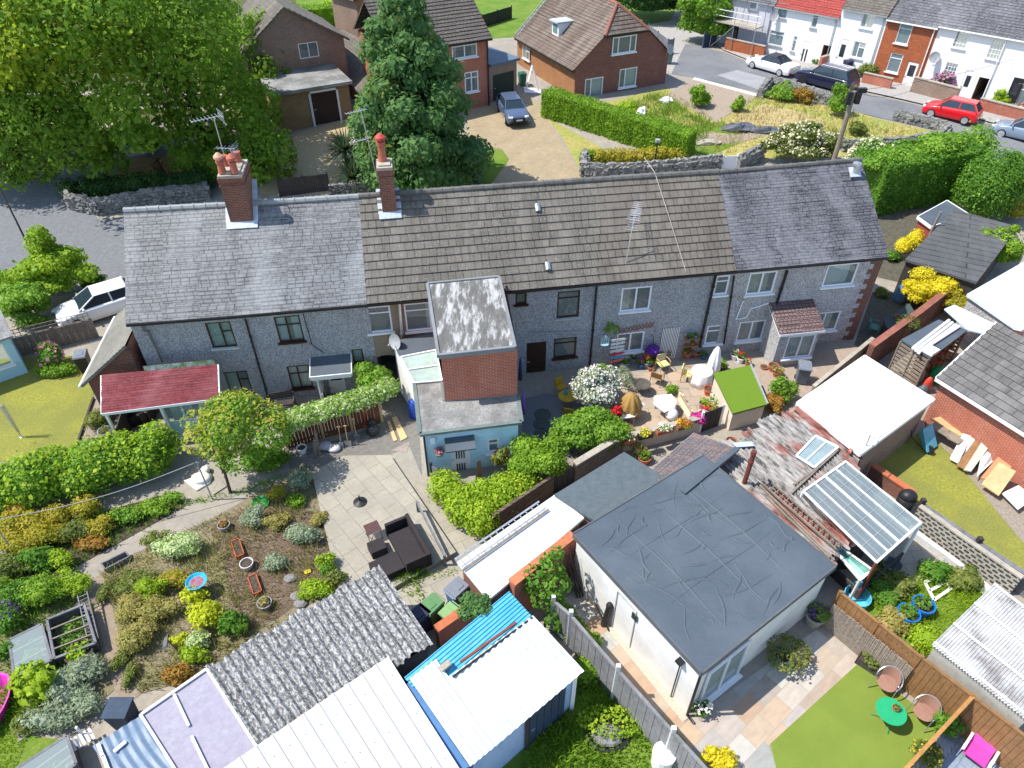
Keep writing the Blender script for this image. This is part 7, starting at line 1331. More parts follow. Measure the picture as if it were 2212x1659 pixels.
ground_patch('weedy_garden',[(1815,1290),(1960,1165),(2150,1300),(2010,1430),(1900,1360)],.02,MT['greengrass']);ground_patch('shaded_path',[(1870,1250),(1985,1160),(2060,1215),(1960,1270)],.03,MT['flags']);grass_tufts('meadow_grass',[(1880,1310),(1990,1235),(2140,1300),(2010,1420)],3500,.22,LF['lime'],.02)
for u,v,l in((1953,1340,'bright blue planter tub nearer the fence'),(1985,1322,'bright blue planter tub further from the fence')):pot('blue_planter_tub',l,G(u,v),.38,.5,plain('bright_blue',(.01,.15,.5),.35),plant=(LF['green'],.3,.2,.1),group='blue planter tubs',cat='planter')
for i,(m,u,v,l)in enumerate((('olive',1935,1275,'olive weeds near the white frame'),('dry',1920,1352,'dry reddish weeds by the blue tubs'),('lime',1990,1395,'fresh green weeds at the fence corner'),('green',2005,1240,'green weeds by the white wall'),('olive',2070,1255,'yellowish weeds beside the white wall'),('green',1905,1290,'dark weeds beside the greenhouse'))):bush('weed_clump',l,'weeds',lumps(G(u,v,.3),(.65,.6,.4),6,.5,i),LF[m],.1,1.1,group='weeds in the garden behind the reed fence')
b=MB();c=[G(u,v,.12)for u,v in((1995,1262),(2030,1248),(2052,1275),(2015,1300))]
for i in range(4):b.beam(c[i],c[(i+1)%4],.1,.05)
b.beam(c[0].lerp(c[3],.5),c[1].lerp(c[2],.5),.1,.05);tag(b.build('scrap_sash',MT['white']),'discarded white window frame lying in the weeds','sash')
b=MB();b.slab([G(u,v,.3)for u,v in((1880,1250),(1935,1220),(1945,1232),(1890,1265))],.25);tag(b.build('black_tray',plain('black_tray',(.03,.04,.06),.4),bevel=.02),'black plastic tray beside the greenhouse base','tray')
b=MB();p=G(1846,1300);b.lathe(p,[(.4,0),(.45,.4),(.42,.4),(.38,.05)],18);tag(b.build('paddling_pool',plain('aqua_pool',(.1,.45,.6),.4)),'pale blue tub behind the top of the reed fence','tub')
pc=shed_sheet('polycarbonate_shed','shed with a clear corrugated plastic roof and white purlins',[(2149,1259),(2350,1415),(2225,1562),(2012,1393)],[2.2]*4,mottle('clear_corrugated',[(.35,(.48,.47,.46)),(.6,(.66,.66,.66))],1.2,.25,0,big=[(.4,(.28,.26,.25)),(.6,(.5,.5,.5))],bs=.8,spec=.5),34,.035,plain('clear_side',(.4,.38,.33),.5))
b=MB()
for q in(.03,.35,.68,.97):b.beam(pc.P[0].lerp(pc.P[3],q)+z*.06,pc.P[1].lerp(pc.P[2],q)+z*.06,.06,.05)
b.build('purlins',MT['white'],pc.t)
ground_patch('green_corner',[(1240,1440),(1310,1420),(1480,1600),(1560,1740),(1050,1740),(1060,1650)],.02,MT['greengrass']);grass_tufts('overgrown_grass',[(1245,1450),(1305,1435),(1470,1610),(1400,1700),(1100,1700)],3600,.25,LF['hedge'],.02,w=.05)
bush('ground_ivy','bright green ivy bank along the concrete panel fence','plant',hedge_blobs([G(1222,1345),G(1262,1395),G(1262,1450),G(1285,1500)],.9,.6,hv=.3,seed=3),LF['hedge'],.11,1.5);bush('weeds','lime weeds around the small pond','plant',lumps(G(1310,1560,.2),(1.3,.6,.35),8,.45,3),LF['lime'],.1,1.2,core=False)
pd=thing('garden_pond','small preformed pond filled with grey netting','pond',G(1312,1590));p=G(1312,1590);b=MB();b.lathe(p,[(.62,0),(.68,.1),(.6,.12),(.5,.02)],20,1,.75);b.build('liner',MT['black'],pd);b=MB();b.ball(p+z*.06,(.5,.36,.16),10,6);b.build('netting',plain('grey_net',(.2,.2,.2),.9,.5,12,bump=.6),pd)
b=MB();b.lathe(Q(1428,1650,.0),[(.3,0),(.34,.75),(.3,.75)],18);b.lathe(Q(1428,1650,.0),[(.001,.7),(.3,.7)],18);tag(b.build('white_water_butt',MT['white']),'white topped round water butt at the lower edge','water butt')
yb=G(1940,650);t=thing('blue_barrel','blue plastic barrel beside the yellow conifer','barrel',yb);b=MB();b.lathe(yb,[(.26,0),(.32,.1),(.33,.3),(.31,.33),(.33,.36),(.33,.62),(.31,.65),(.33,.68),(.3,.9),(.2,.94),(.001,.94)],18);b.build('body',plain('barrel_blue',(.1,.2,.32),.45),t)
bush('golden_conifer','bright golden yellow conifer behind the blue barrel','bush',lumps(Q(2005,625,1.1),(1.5,1.2,1.15),24,.32,3),LF['yellow'],.1,2.0);bush('golden_creeper','yellow green creeper sprawling on the dark shed roof','plant',hedge_blobs([Q(1945,545,.6),Q(1990,510,.9),Q(2050,498,.9)],.8,.6,seed=5),LF['yellow'],.11,1.5);bush('olive_shrub','small olive shrub right of the golden conifer','shrub',lumps(Q(2070,655,1.2),(.6,.5,.7),7,.4,5),LF['gold'],.09);bush('green_shrub','green leafy shrub overhanging the black shed roof at the right','shrub',lumps(Q(2160,530,1.6),(1.3,1.2,1.3),14,.38,8),LF['hedge'],.13,1.4);bush('straggly_plant','straggly dry plant on the old brick wall','plant',lumps(Q(1965,695,1.4),(.6,.5,.4),6,.4,5),LF['olive'],.08,.9,core=False)
gp_=[Q(1908,690,.9),Q(1965,655,.9),Q(1990,700,.9),Q(1925,725,.9)];st_=thing('green_felted_kennel','low dark green felted kennel in the shade of the end house','kennel',G(1945,700));b=MB();m1,m2=Q(1910,650,1.2),Q(1960,640,1.2);b.slab(gp_,.06);b.build('roof',plain('green_felt',(.05,.075,.07),.9),st_);b=MB();I=[V((p.x,p.y,0))+(ctr(gp_)-p)*.1 for p in gp_];b.prism([(p.x,p.y)for p in I],0,.85);b.build('wall',MT['darkwood'],st_)
chair('plastic_chair','green plastic garden chair in the shade near the red brick wall',G(1882,720),1.2,plain('green_chair',(.08,.2,.17),.5),plain('green_chair',(.08,.2,.17),.5));pot('round_pot','round terracotta bowl on the low green roof',Q(1938,688,.95),.18,.16,TC)
flat_hut('dark_felted_shed','large shed with a dark boarded felt roof by the tall hedge','shed',[(1955,560),(2062,452),(2200,490),(2110,610)],2.2,MT['darkwood'],bricks('boarded_felt',(.115,.118,.12),(.095,.098,.1),(.035,.035,.035),6,.62,.045,.4,stain=(.12,.12,.12)),.12,uva=math.radians(-28));flat_hut('flat_roofed_shed','low shed with a puddled grey felt roof below the tall hedge','shed',[(1982,468),(2046,433),(2092,462),(2012,490)],2.0,plain('red_boards',(.25,.06,.04),.8),MT['felt'],.12,fascia=MT['white'])
b=MB();b.beam(G(1985,555),G(1985,555)+V((.25,.1,2.9)),.1,.1);tag(b.build('wooden_pole',MT['wood']),'leaning brown wooden pole between the felt roofs','pole')
flat_hut('white_ribbed_garage','pebbledashed garage with a white ribbed metal roof at the right edge','garage',[(2089,635),(2212,565),(2320,640),(2205,715)],2.3,MT['dashlight'],bricks('white_ribbed',(.62,.7,.72),(.6,.68,.7),(.42,.48,.5),9,.3,.012,.2,var=.1),.15,uva=math.radians(-36))
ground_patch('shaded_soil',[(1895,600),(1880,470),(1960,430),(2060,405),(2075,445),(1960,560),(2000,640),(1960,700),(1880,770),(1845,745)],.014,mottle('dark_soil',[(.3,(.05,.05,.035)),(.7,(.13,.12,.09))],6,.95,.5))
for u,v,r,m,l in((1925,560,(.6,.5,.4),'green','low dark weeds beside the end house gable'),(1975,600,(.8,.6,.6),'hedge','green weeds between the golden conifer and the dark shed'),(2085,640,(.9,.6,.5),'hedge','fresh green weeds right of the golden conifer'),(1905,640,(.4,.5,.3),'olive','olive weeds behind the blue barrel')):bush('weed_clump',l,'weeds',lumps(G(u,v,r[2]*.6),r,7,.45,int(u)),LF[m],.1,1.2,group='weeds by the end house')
ground_patch('street',[(1480,92),(1563,113),(1613,133),(1859,200),(1992,230),(2152,273),(2330,322),(2330,560),(2180,410),(2060,310),(2035,285),(1900,255),(1640,200),(1499,168),(1450,160),(1428,120)],.02,MT['asphalt'],step=1)
ground_patch('pavement',[(1540,92),(1567,92),(1620,112),(1770,142),(1888,170),(2126,226),(2340,280),(2340,322),(2152,270),(1992,227),(1859,197),(1613,130),(1563,110)],.1,MT['pavement'],step=1)
ground_patch('road_patch',[(1548,163),(1592,152),(1660,170),(1640,195)],.03,plain('pale_tarmac',(.27,.27,.275),.9),step=1)
ground_patch('concrete_drive',[(1395,55),(1470,40),(1560,92),(1480,96),(1450,160),(1436,150)],.024,MT['pavement'],step=1)
b=MB();b.beam(G(1499,171,.05),G(1637,208,.05),.3,.1);tag(b.build('kerb_edging',MT['white']),kind='structure')
ground_patch('gravel_plot',[(1438,205),(1499,172),(1636,208),(1600,236),(1545,265),(1470,225)],.02,MT['gravel'],step=1)
ground_patch('meadow',[(1235,240),(1440,190),(1545,262),(1605,234),(1660,188),(1800,228),(1900,258),(2040,290),(1960,325),(1800,340),(1500,345),(1330,300)],.016,MT['drylawn'],step=1)
ground_patch('block_drive',[(1010,235),(1120,195),(1172,225),(1200,285),(1265,395),(1040,420),(1100,345),(1085,322),(1010,312)],.02,MT['blockpave'],step=1,uva=.2);ground_patch('side_lawn',[(1010,316),(1085,324),(1100,345),(1060,400),(1000,410)],.026,MT['greengrass'],step=1);ground_patch('dry_strip',[(1186,258),(1300,320),(1300,372),(1262,385),(1215,300)],.028,MT['drylawn'],step=1)
ground_patch('gravel_drive',[(600,300),(760,255),(760,330),(715,420),(560,420)],.02,mottle('golden_gravel',[(.3,(.32,.25,.14)),(.7,(.46,.37,.23))],10,.95,.4),step=1)
ground_patch('lane',[(-150,430),(40,395),(150,365),(330,330),(340,300),(420,300),(360,350),(160,420),(215,475),(290,465),(290,600),(130,640),(-150,620)],.02,MT['darkasphalt'],step=1);ground_patch('bare_mound',[(255,345),(410,335),(425,400),(250,415)],.03,mottle('orange_soil',[(.3,(.2,.11,.045)),(.7,(.36,.22,.1))],6,.95,.6),step=1)
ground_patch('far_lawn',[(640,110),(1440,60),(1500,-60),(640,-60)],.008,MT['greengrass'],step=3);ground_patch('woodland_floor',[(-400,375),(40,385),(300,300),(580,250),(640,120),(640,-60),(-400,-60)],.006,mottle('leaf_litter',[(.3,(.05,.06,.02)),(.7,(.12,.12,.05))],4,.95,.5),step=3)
ground_patch('rubble_patch',[(1470,300),(1530,285),(1590,292),(1640,278),(1690,285),(1600,308),(1500,318)],.03,MT['gravel'],step=1);ground_patch('straw_patch',[(1580,255),(1650,225),(1720,240),(1790,262),(1700,275),(1620,272)],.03,mottle('straw_ground',[(.3,(.26,.2,.08)),(.7,(.48,.38,.2))],5,.95,.6),step=1);ground_patch('green_patch',[(1440,280),(1560,262),(1620,300),(1540,335),(1430,330)],.024,MT['greengrass'],step=1)
grass_tufts('dry_grass',[(1290,250),(1440,195),(1545,264),(1660,192),(1900,262),(2035,292),(1800,325),(1500,335)],4500,.3,LF['dry'],.02,w=.05);grass_tufts('green_tufts',[(1290,250),(1420,205),(1545,275),(1500,330),(1380,290)],3500,.38,LF['privet'],.02,w=.05)
def gz(u,v,q=0):return G(u,v,q)
c=G(330,392)+V((-.6,1.2,8.6));p=G(445,325);bl=lumps(c,(8.0,6.5,6.8),70,.26,21,-.7)+lumps(Q(565,335,3.0),(2.2,2.2,2.6),14,.34,5,-.8)+lumps(Q(560,150,5.0),(3.4,3.0,4.4),24,.28,6,-.8)+lumps(Q(628,60,6.0),(2.4,2.4,2.8),12,.32,12,-.8)+lumps(Q(520,240,4.5),(3.6,3.0,3.4),20,.3,7,-.8)+lumps(Q(430,262,4.5),(3.2,2.6,2.6),16,.32,9,-.8)
tree('broadleaf_tree','huge broadleaf tree with yellow green lit foliage behind the slate roofed houses',p,bl,LF['oakdark'],.3,1.35,.4,16,extra=(LF['oak'],[(q,r)for q,r in lumps(c+V((-3.0,-1.0,.3)),(5.8,6.0,6.8),60,.2,22,-.3)],1.1))  # sunlit side put into the colour: yellower leaves offset towards the sun
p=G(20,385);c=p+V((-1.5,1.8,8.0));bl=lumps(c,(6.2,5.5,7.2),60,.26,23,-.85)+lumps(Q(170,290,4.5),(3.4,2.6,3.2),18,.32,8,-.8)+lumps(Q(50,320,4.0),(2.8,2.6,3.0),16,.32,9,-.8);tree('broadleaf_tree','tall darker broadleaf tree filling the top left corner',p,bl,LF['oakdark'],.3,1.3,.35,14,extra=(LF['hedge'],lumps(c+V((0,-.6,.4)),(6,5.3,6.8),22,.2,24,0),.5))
p=G(905,415);g=random.Random(8);bl=[]
for k in range(74):q=(k+.5)/74;r=5.0*(1-q**1.15)**.85+.25;a=k*2.4;rr=r*g.uniform(.4,.9);bl.append(((p.x+math.cos(a)*rr,p.y+math.sin(a)*rr,p.z+.8+q*11.6),(.75+.8*(1-q),.75+.8*(1-q),.6+.6*(1-q))))
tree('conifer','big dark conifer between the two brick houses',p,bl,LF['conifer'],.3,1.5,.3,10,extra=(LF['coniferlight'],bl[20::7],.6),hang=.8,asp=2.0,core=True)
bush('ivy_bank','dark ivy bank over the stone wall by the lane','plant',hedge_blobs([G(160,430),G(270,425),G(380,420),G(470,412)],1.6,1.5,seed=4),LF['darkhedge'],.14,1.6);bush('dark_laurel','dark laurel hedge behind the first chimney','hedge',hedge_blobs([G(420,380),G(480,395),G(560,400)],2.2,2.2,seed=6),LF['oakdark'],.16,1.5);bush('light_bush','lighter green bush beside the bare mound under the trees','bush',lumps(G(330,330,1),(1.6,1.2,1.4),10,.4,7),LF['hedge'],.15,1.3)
stones_wall('stone_wall','dry stone wall under the ivy by the lane',[G(140,425),G(160,450),G(220,462),G(340,440),G(455,428)],1.1);st_=G(350,386);b=MB();b.tube([st_,st_+V((.05,0,.5)),st_+V((-.1,.05,1.0)),st_+V((.15,0,1.4))],[.4,.3,.33,.15],9);b.tube([st_+z*.7,st_+V((.4,.1,1.2))],[.15,.05],6);tag(b.build('tree_stump',plain('stump',(.1,.045,.02),.9,.4,bump=.5)),'rotting brown tree stump on the bare mound','tree stump')
for i,(u,v,hh,l)in enumerate(((752,372,1.5,'taller spiky cordyline beside the gravel drive'),(768,408,.7,'shorter spiky cordyline behind the second chimney'))):spiky('cordyline',l,G(u,v),240,1.55,LF['cordy'],.09,hh,3+i,'spiky cordylines')
bush('bright_shrub','bright yellow green shrub between cordyline and conifer','shrub',lumps(G(795,305,1.2),(1.1,.9,1.7),9,.4,5),LF['lime'],.15,1.3);fence('double_gate','dark timber double gate across the gravel drive',[G(606,425),G(712,412)],1.2,MT['darkwood'],MT['darkwood'],1.7,cat='gate');wall('dark_rear_wall','dark low wall with pillar behind the tiled roof',[G(715,430),G(1000,405),G(1040,402)],1.0,MT['stone'],.3)
gt=fence('farm_gate','open dark farm gate by the lane at the left edge',[G(28,402),G(58,388)],1.2,MT['darkwood'],MT['darkwood'],3,cat='gate',slat=.3)
sl_=thing('street_lamp','slim dark lamp post with white lantern at the left edge of the lane','street lamp',G(68,545));p=G(68,545);tp=Q(0,405,p.z+4.8);b=MB();b.tube([p,p.lerp(tp,.5),p+z*4.6],[.06,.05,.04],8);b.build('post',MT['darkwood'],sl_);b=MB();b.box(p+z*4.7,(.35,.25,.2));b.build('lantern',MT['white'],sl_,bevel=.03)
hedge_box('clipped_hedge','long clipped bright green hedge between the block paved drive and meadow',G(1180,246),G(1488,345),1.5,1.9,LF['hedge'],.13,1.9)
bush('golden_shrubs','golden yellow low shrubs behind the dark stone wall','shrub',hedge_blobs([G(1290,355),G(1380,352),G(1490,345)],1.2,1.0,seed=6),LF['gold'],.13,1.4);bush('corner_bush','small green bush at the end of the dark stone wall','bush',lumps(G(1268,355,.5),(.8,.6,.8),6,.4,3),LF['hedge'],.12)
stones_wall('stone_wall','dark dry stone wall with lamp post behind the brown tiled ridge',[G(1262,352),G(1262,385),G(1310,388),G(1430,382),G(1550,368)],1.15,seed=2);stones_wall('stone_wall','short dark stone wall right of the white gate',[G(1592,368),G(1640,345)],1.15,seed=3);stones_wall('stone_wall','grey dry stone wall along the street beside the navy car',[G(1640,212),G(1662,186),G(1720,204),G(1800,228)],.9,seed=4);stones_wall('stone_wall','curving dry stone wall below the red car',[G(1816,325),G(1945,318),G(2025,305),G(2044,290),G(2020,278),G(1930,258)],.75,seed=5)
fence('white_gate','white metal gate between two dark stone walls',[G(1556,368),G(1588,366)],1.0,MT['white'],MT['white'],2,cat='gate',slat=.18,th=.03)
lp=G(1411,378);t=thing('lamp_post','square headed lamp post behind the dark stone wall','lamp post',lp);b=MB();b.tube([lp,lp+z*2.3],.05,8);b.build('post',MT['black'],t);b=MB();b.box(lp+z*2.4,(.3,.3,.22));b.build('lantern',MT['grey'],t,bevel=.03)
tp=Q(1846,197,8.6);p=V((tp.x,tp.y,hz(tp.x,tp.y)));t=thing('telegraph_pole','tall wooden telegraph pole with black boxes above the meadow','telegraph pole',p);b=MB();b.tube([p,tp],[.17,.12],10);b.build('pole',MT['wood'],t);b=MB();b.box(tp-V((.25,.1,.35)),(.25,.25,.7));b.box(tp-V((-.25,.1,.35)),(.25,.3,.6));b.box(tp+V((.4,0,.05)),(.5,.25,.25));b.build('junction_box',MT['black'],t)
for e,l in(((2260,105),'thin overhead cable from the telegraph pole to the white houses'),((1970,195),'thin overhead cable from the telegraph pole over the street')):b=MB();q=Q(*e,5.5);b.tube([tp.lerp(q,k/10)-z*.4*math.sin(math.pi*k/10)for k in range(11)],.012,4,False);tag(b.build('overhead_cable',MT['black']),l,'cable')
c=S4.R0.lerp(S4.R1,.45)+z*.15;b=MB();e,nn_=on_roof(S4,1481,588);b.tube([c+V((0,3,-.5)),c+z*.02,c.lerp(e,.5)+nn_*.08,e+nn_*.06],.018,5,False);tag(b.build('roof_cable',MT['stonepot']),'pale cable lying down the brown tiled roof','cable')
for m,u,v,r,l in(('hedge',1508,232,(1.0,.9,1.0),'green pointed shrub beside the gravel plot'),('hedge',1592,240,(.6,.5,.7),'small green shrub at the corner of the gravel plot'),('privet',1688,215,(1.3,.9,.9),'green shrub behind the street stone wall'),('rust',1730,222,(.9,.7,.7),'rusty brown shrub behind the street stone wall'),('privet',1800,250,(.9,.8,1.5),'bright green shrub around the telegraph pole'),('olive',1850,290,(.8,.6,.6),'olive shrub right of the telegraph pole'),('lime',1360,245,(1.2,.8,.5),'grassy green mound near the white sculpture'),('green',1445,290,(.9,.6,.5),'low green weeds in the middle of the meadow')):bush('meadow_shrub',l,'shrub',lumps(G(u,v,r[2]*.7),r,8,.42,int(u)),LF[m],.14,1.3)
MT['tarpgrey']=plain('grey_sheeting',(.12,.13,.15),.5,.5,3)
for u,v,r,m,l in((1383,262,(.35,.3,.7),'white','lumpy white sculpture like sack standing in the meadow'),(1372,272,(.6,.4,.2),'white','white sheeting at the foot of the sculpture'),(1595,280,(1.3,.6,.25),'tarpgrey','crumpled grey black plastic sheet in the meadow'),(1660,285,(1.5,.5,.2),'tarpgrey','second crumpled grey sheet nearer the stone wall'),(1440,222,(.6,.4,.25),'white','white rubble by the gravel plot'),(1520,310,(1.4,.4,.12),'stonepot','pale flattened sheeting near the golden shrubs')):b=MB();b.ball(G(u,v,r[2]*.6),r,9,6);q=b.v;b.v=[p_+V((random.uniform(-1,1),random.uniform(-1,1),random.uniform(-1,1)))*.12 for p_ in q];tag(b.build('meadow_sheeting',MT[m]),l,'sheeting')
bush('white_rose_bush','large rambling rose bush with white flowers behind the dark slate ridge','bush',lumps(G(1722,352,1.3),(2.6,1.3,1.5),20,.33,5),LF['olive'],.15,1.5,flowers=(LF['f_cream'],.13,.55))
hA,hB=G(1885,470),G(2075,432);bk=V((-(hB-hA).y,(hB-hA).x,0)).normalized();hedge_box('tall_hedge','very tall dense green hedge beside the dark slate end house',hA+bk*1.6-z*.3,hB+bk*1.6+V((.8,.2,-.3)),3.1,3.6,LF['green'],.18,2.0);bush('hedge_top','feathery bright hedge top with white blossom along the street','hedge',hedge_blobs([G(1862,400),G(1930,392),G(2040,385),G(2120,378)],2.4,3.0,hv=.14,seed=3)+hedge_blobs([hA+bk*1.6,hB+bk*1.6],2.0,3.8,2.8,seed=4),LF['leylandii'],.18,1.8,flowers=(LF['f_cream'],.13,.8,hedge_blobs([G(1855,402),G(1930,392)],2.4,3.0,seed=3)))  # shade of the hedge face put into its colour: darker leaf than the top
c=G(2108,470);bush('rounded_conifer','large rounded dark green conifer at the corner of the tall hedge','bush',[((c.x,c.y,c.z+1.9),(1.9,1.7,2.5))]+lumps(c+z*2.2,(1.85,1.65,2.3),12,.3,4),LF['green'],.13,2.2,hang=1.0);bush('golden_shrub','golden brown shrub below the rounded conifer','shrub',lumps(G(2172,470,.8),(1.1,.9,1.0),9,.4,5),LF['gold'],.13,1.3);bush('edge_shrub','dark shrub at the right edge by the street','shrub',lumps(G(2215,430,1.2),(.9,.8,1.5),8,.4,6),LF['leylandii'],.14)
fence('street_fence','low dark fence beside the golden shrub at the street',[G(2175,440),G(2260,470)],1.0,MT['darkwood'],None,2,slat=.2)
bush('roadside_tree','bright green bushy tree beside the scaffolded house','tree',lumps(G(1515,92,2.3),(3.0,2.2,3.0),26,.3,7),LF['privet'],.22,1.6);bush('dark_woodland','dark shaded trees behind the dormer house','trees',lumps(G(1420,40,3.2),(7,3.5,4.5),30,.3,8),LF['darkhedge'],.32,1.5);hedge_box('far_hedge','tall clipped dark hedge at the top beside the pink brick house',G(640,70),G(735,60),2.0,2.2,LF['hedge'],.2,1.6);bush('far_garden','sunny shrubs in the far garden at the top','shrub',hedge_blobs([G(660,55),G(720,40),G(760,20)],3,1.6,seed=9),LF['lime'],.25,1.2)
class HB:pass
def hframe(a,c,depth,h0,name,label,wallm,holes=(),cat='house'):
 A,B=G(*a),G(*c);A.z=B.z=(A.z+B.z)/2;o=HB();u=(B-A);u.z=0;W=u.length;u.normalize();n=V((u.y,-u.x,0));o.A,o.B,o.u,o.n,o.W=A-z*.4,B-z*.4,u,n,W
 o.t=thing(name,label,cat,A+u*W/2);o.rects=[rect_on(h,o.A,u,n)for h in holes];o.h=h0+.4;o.d=depth;return o
def shell(o,m,gable=None,rects=True,right=True):
 b=MB();hwall(b,o.A,o.u,o.W,o.h,o.rects if rects else[],o.n)
 for p,s in((o.A,-1),(o.A+o.u*o.W,1)):e=p-o.n*o.d;q=[p,e,e+z*o.h,p+z*o.h];b.poly(q if s<0 else q[::-1])
 e0=o.A-o.n*o.d;hwall(b,e0+o.u*o.W,-o.u,o.W,o.h,[],-o.n)
 return b
D=hframe((1240,214),(1436,180),10.5,2.5,'dormer_house','brick house with half hipped brown tiled roof and a small white dormer',None,[[(1264,173.6),(1303,163),(1301.5,205),(1262,216)],[(1338.5,152),(1376,142),(1374.6,183),(1336,193)],[(1322,84),(1375,70),(1372,107),(1321,121)]])
b=shell(D,None,rects=False);b.v,b.f,b.mi=[],[],[];rise=onplane(1319,9,D.A-D.n*1.6,D.n).z-D.A.z;rise=max(6.2,min(rise,8.2));hh=D.h;half=D.W/2;up_h=onplane(1393,64,D.A,D.n).z-D.A.z;f=(up_h-hh)/(rise-hh);f=min(.75,max(.45,f))
r3=D.rects;hwall(b,D.A,D.u,D.W,hh,[r for r in r3[:2]],D.n);r3[0]=(r3[0][0],r3[0][1],r3[0][2],min(r3[0][3],hh-.05));r3[1]=(r3[1][0],r3[1][1],r3[1][2],min(r3[1][3],hh-.05))
b.v,b.f,b.mi=[],[],[];hwall(b,D.A,D.u,D.W,hh,r3[:2],D.n);T0,T1=D.A+D.u*half*f+z*(hh+(rise-hh)*f),D.A+D.u*(D.W-half*f)+z*(hh+(rise-hh)*f);b.poly([D.A+z*hh,D.B+z*hh+D.u*0,T1,T0])
for p,s in((D.A,-1),(D.A+D.u*D.W,1)):e=p-D.n*D.d;b.poly([p,e,e+z*hh,p+z*hh]if s<0 else[p,p+z*hh,e+z*hh,e])
b.build('wall',MT['shadebrick'],D.t);b=MB();b.poly([D.A-D.u*.012,D.A-D.n*D.d-D.u*.012,D.A-D.n*D.d-D.u*.012+z*hh,D.A-D.u*.012+z*hh]);b.build('side_wall',MT['litorangebrick'],D.t);b=MB();ap=D.A+D.u*half+z*rise-D.n*1.6;ov=.35;el=D.A-D.u*ov+z*(hh-.25)+D.n*.2;er=D.A+D.u*(D.W+ov)+z*(hh-.25)+D.n*.2;rb=D.A+D.u*half+z*rise-D.n*D.d;T0o,T1o=T0+D.n*.22,T1+D.n*.22  # same brick in two colours: shaded tone in front, sunlit tone on the side
for e,T,s in((el,T0o,1),(er,T1o,-1)):
 eb=e-D.n*(D.d+.3)
 for k in range(22):
  a,c=k/22,(k+1)/22
  def row(q):
   base,back=e.lerp(T,q/f)if q<f else T.lerp(ap,(q-f)/(1-f)),eb.lerp(rb,q);return base,back
  (p0,p1),(p2,p3)=row(a),row(c);nn=(p1-p0).cross(p2-p0).normalized();nn=nn if nn.z>0 else-nn;q=[p0+nn*.05,p1+nn*.05,p3,p2];b.poly(q if(q[1]-q[0]).cross(q[2]-q[0]).z>0 else q[::-1]);b.poly([p0,p1,p1+nn*.05,p0+nn*.05])
courses(b,T0o,T1o,ap,ap,7,.05);rf=b.build('roof',MT['browntile'],D.t);b=MB();b.tube([T0o,ap],.14,8);b.tube([ap,T1o],.14,8);b.tube([ap,rb],.14,8);b.build('hip_tiles',plain('red_hip',(.25,.1,.07),.85),rf);b=MB();b.beam(el-z*.05,el-D.n*D.d-z*.05,.12,.14);b.beam(T0o-z*.08,T1o-z*.08,.08,.12);b.build('gutter',MT['black'],rf)
for r in r3:window(D.t,D.A+D.n*(.0 if r is not r3[2]else.1),D.u,D.n,r,MT['white'],((.33,()),(.67,()))if r is not r3[2]else((.25,()),(.5,()),(.25,())),MT['white'],MT['net'],cside=((.4,1),),fw=.08)
nn=(el-T0o).cross(D.n).normalized();nn=nn if nn.z>0 else-nn;dp=onplane(1199,78,el,nn);R=Matrix((-D.n,D.u,z)).transposed();b=MB();b.box(dp+D.u*.8+z*.55,(1.15,1.6,1.1),R=R);dm=b.build('dormer',MT['white'],D.t);b=MB();b.box(dp+D.u*.75+z*1.14,(1.4,1.95,.1),R=R);b.build('dormer_roof',MT['lead'],dm);b=MB();b.box(dp-D.u*.02+z*.6,(.7,.04,.65),R=R);b.build('pane',plain('green_glass2',(.16,.3,.26),.1,.2,spec=.6),dm)
sw0,sw1=D.A-D.n*9.2-D.u*.02,D.A-D.n*6
window(D.t,D.A-D.n*9.4-D.u*.1,D.n,-D.u,(.3,1.3,1.6,2.5),MT['white'],((.5,()),(.5,(.6,))),MT['white'],back=.0);dish('grey satellite dish on the corner of the dormer house',D.A+D.u*(D.W-.2)+D.n*.3+z*3.2,(.6,-.7,.3),.4)
N2=hframe((860,272),(1056,227),7,5.1,'brick_house','two storey red brick house with grey tiled roof behind the conifer',None,[[(975,92),(1030,82),(1031,120),(977,130)],[(1003,158),(1033,151),(1034,195),(1005,202)]]);shell(N2,None).build('wall',MT['redbrick'],N2.t)
for r in N2.rects:window(N2.t,N2.A,N2.u,N2.n,r,MT['white'],((.5,(.7,)),(.5,(.7,))),MT['white'],MT['creamcurt'],cside=((0,.2),(.8,1)),fw=.09)
b=MB();a,c=N2.A-N2.u*.3+N2.n*.35+z*N2.h,N2.A+N2.u*(N2.W+.25)+N2.n*.35+z*N2.h;courses(b,a,c,c-N2.n*4+z*2.7,a-N2.n*4+z*2.7,15,.06);courses(b,c-N2.n*7.6,a-N2.n*7.6,a-N2.n*4+z*2.7,c-N2.n*4+z*2.7,8,.05);b.build('roof',bricks('grey_brown_tile',(.17,.15,.13),(.13,.115,.1),(.06,.05,.045),.3,.3,.02,.5),N2.t);b=MB();b.beam(a-z*.06,c-z*.06,.1,.12);b.tube([c-N2.u*.3-z*.1-N2.n*.25,V((c.x,c.y,N2.A.z))-N2.u*.3-N2.n*.25],.05,8);b.build('drainpipe',MT['black'],N2.t)
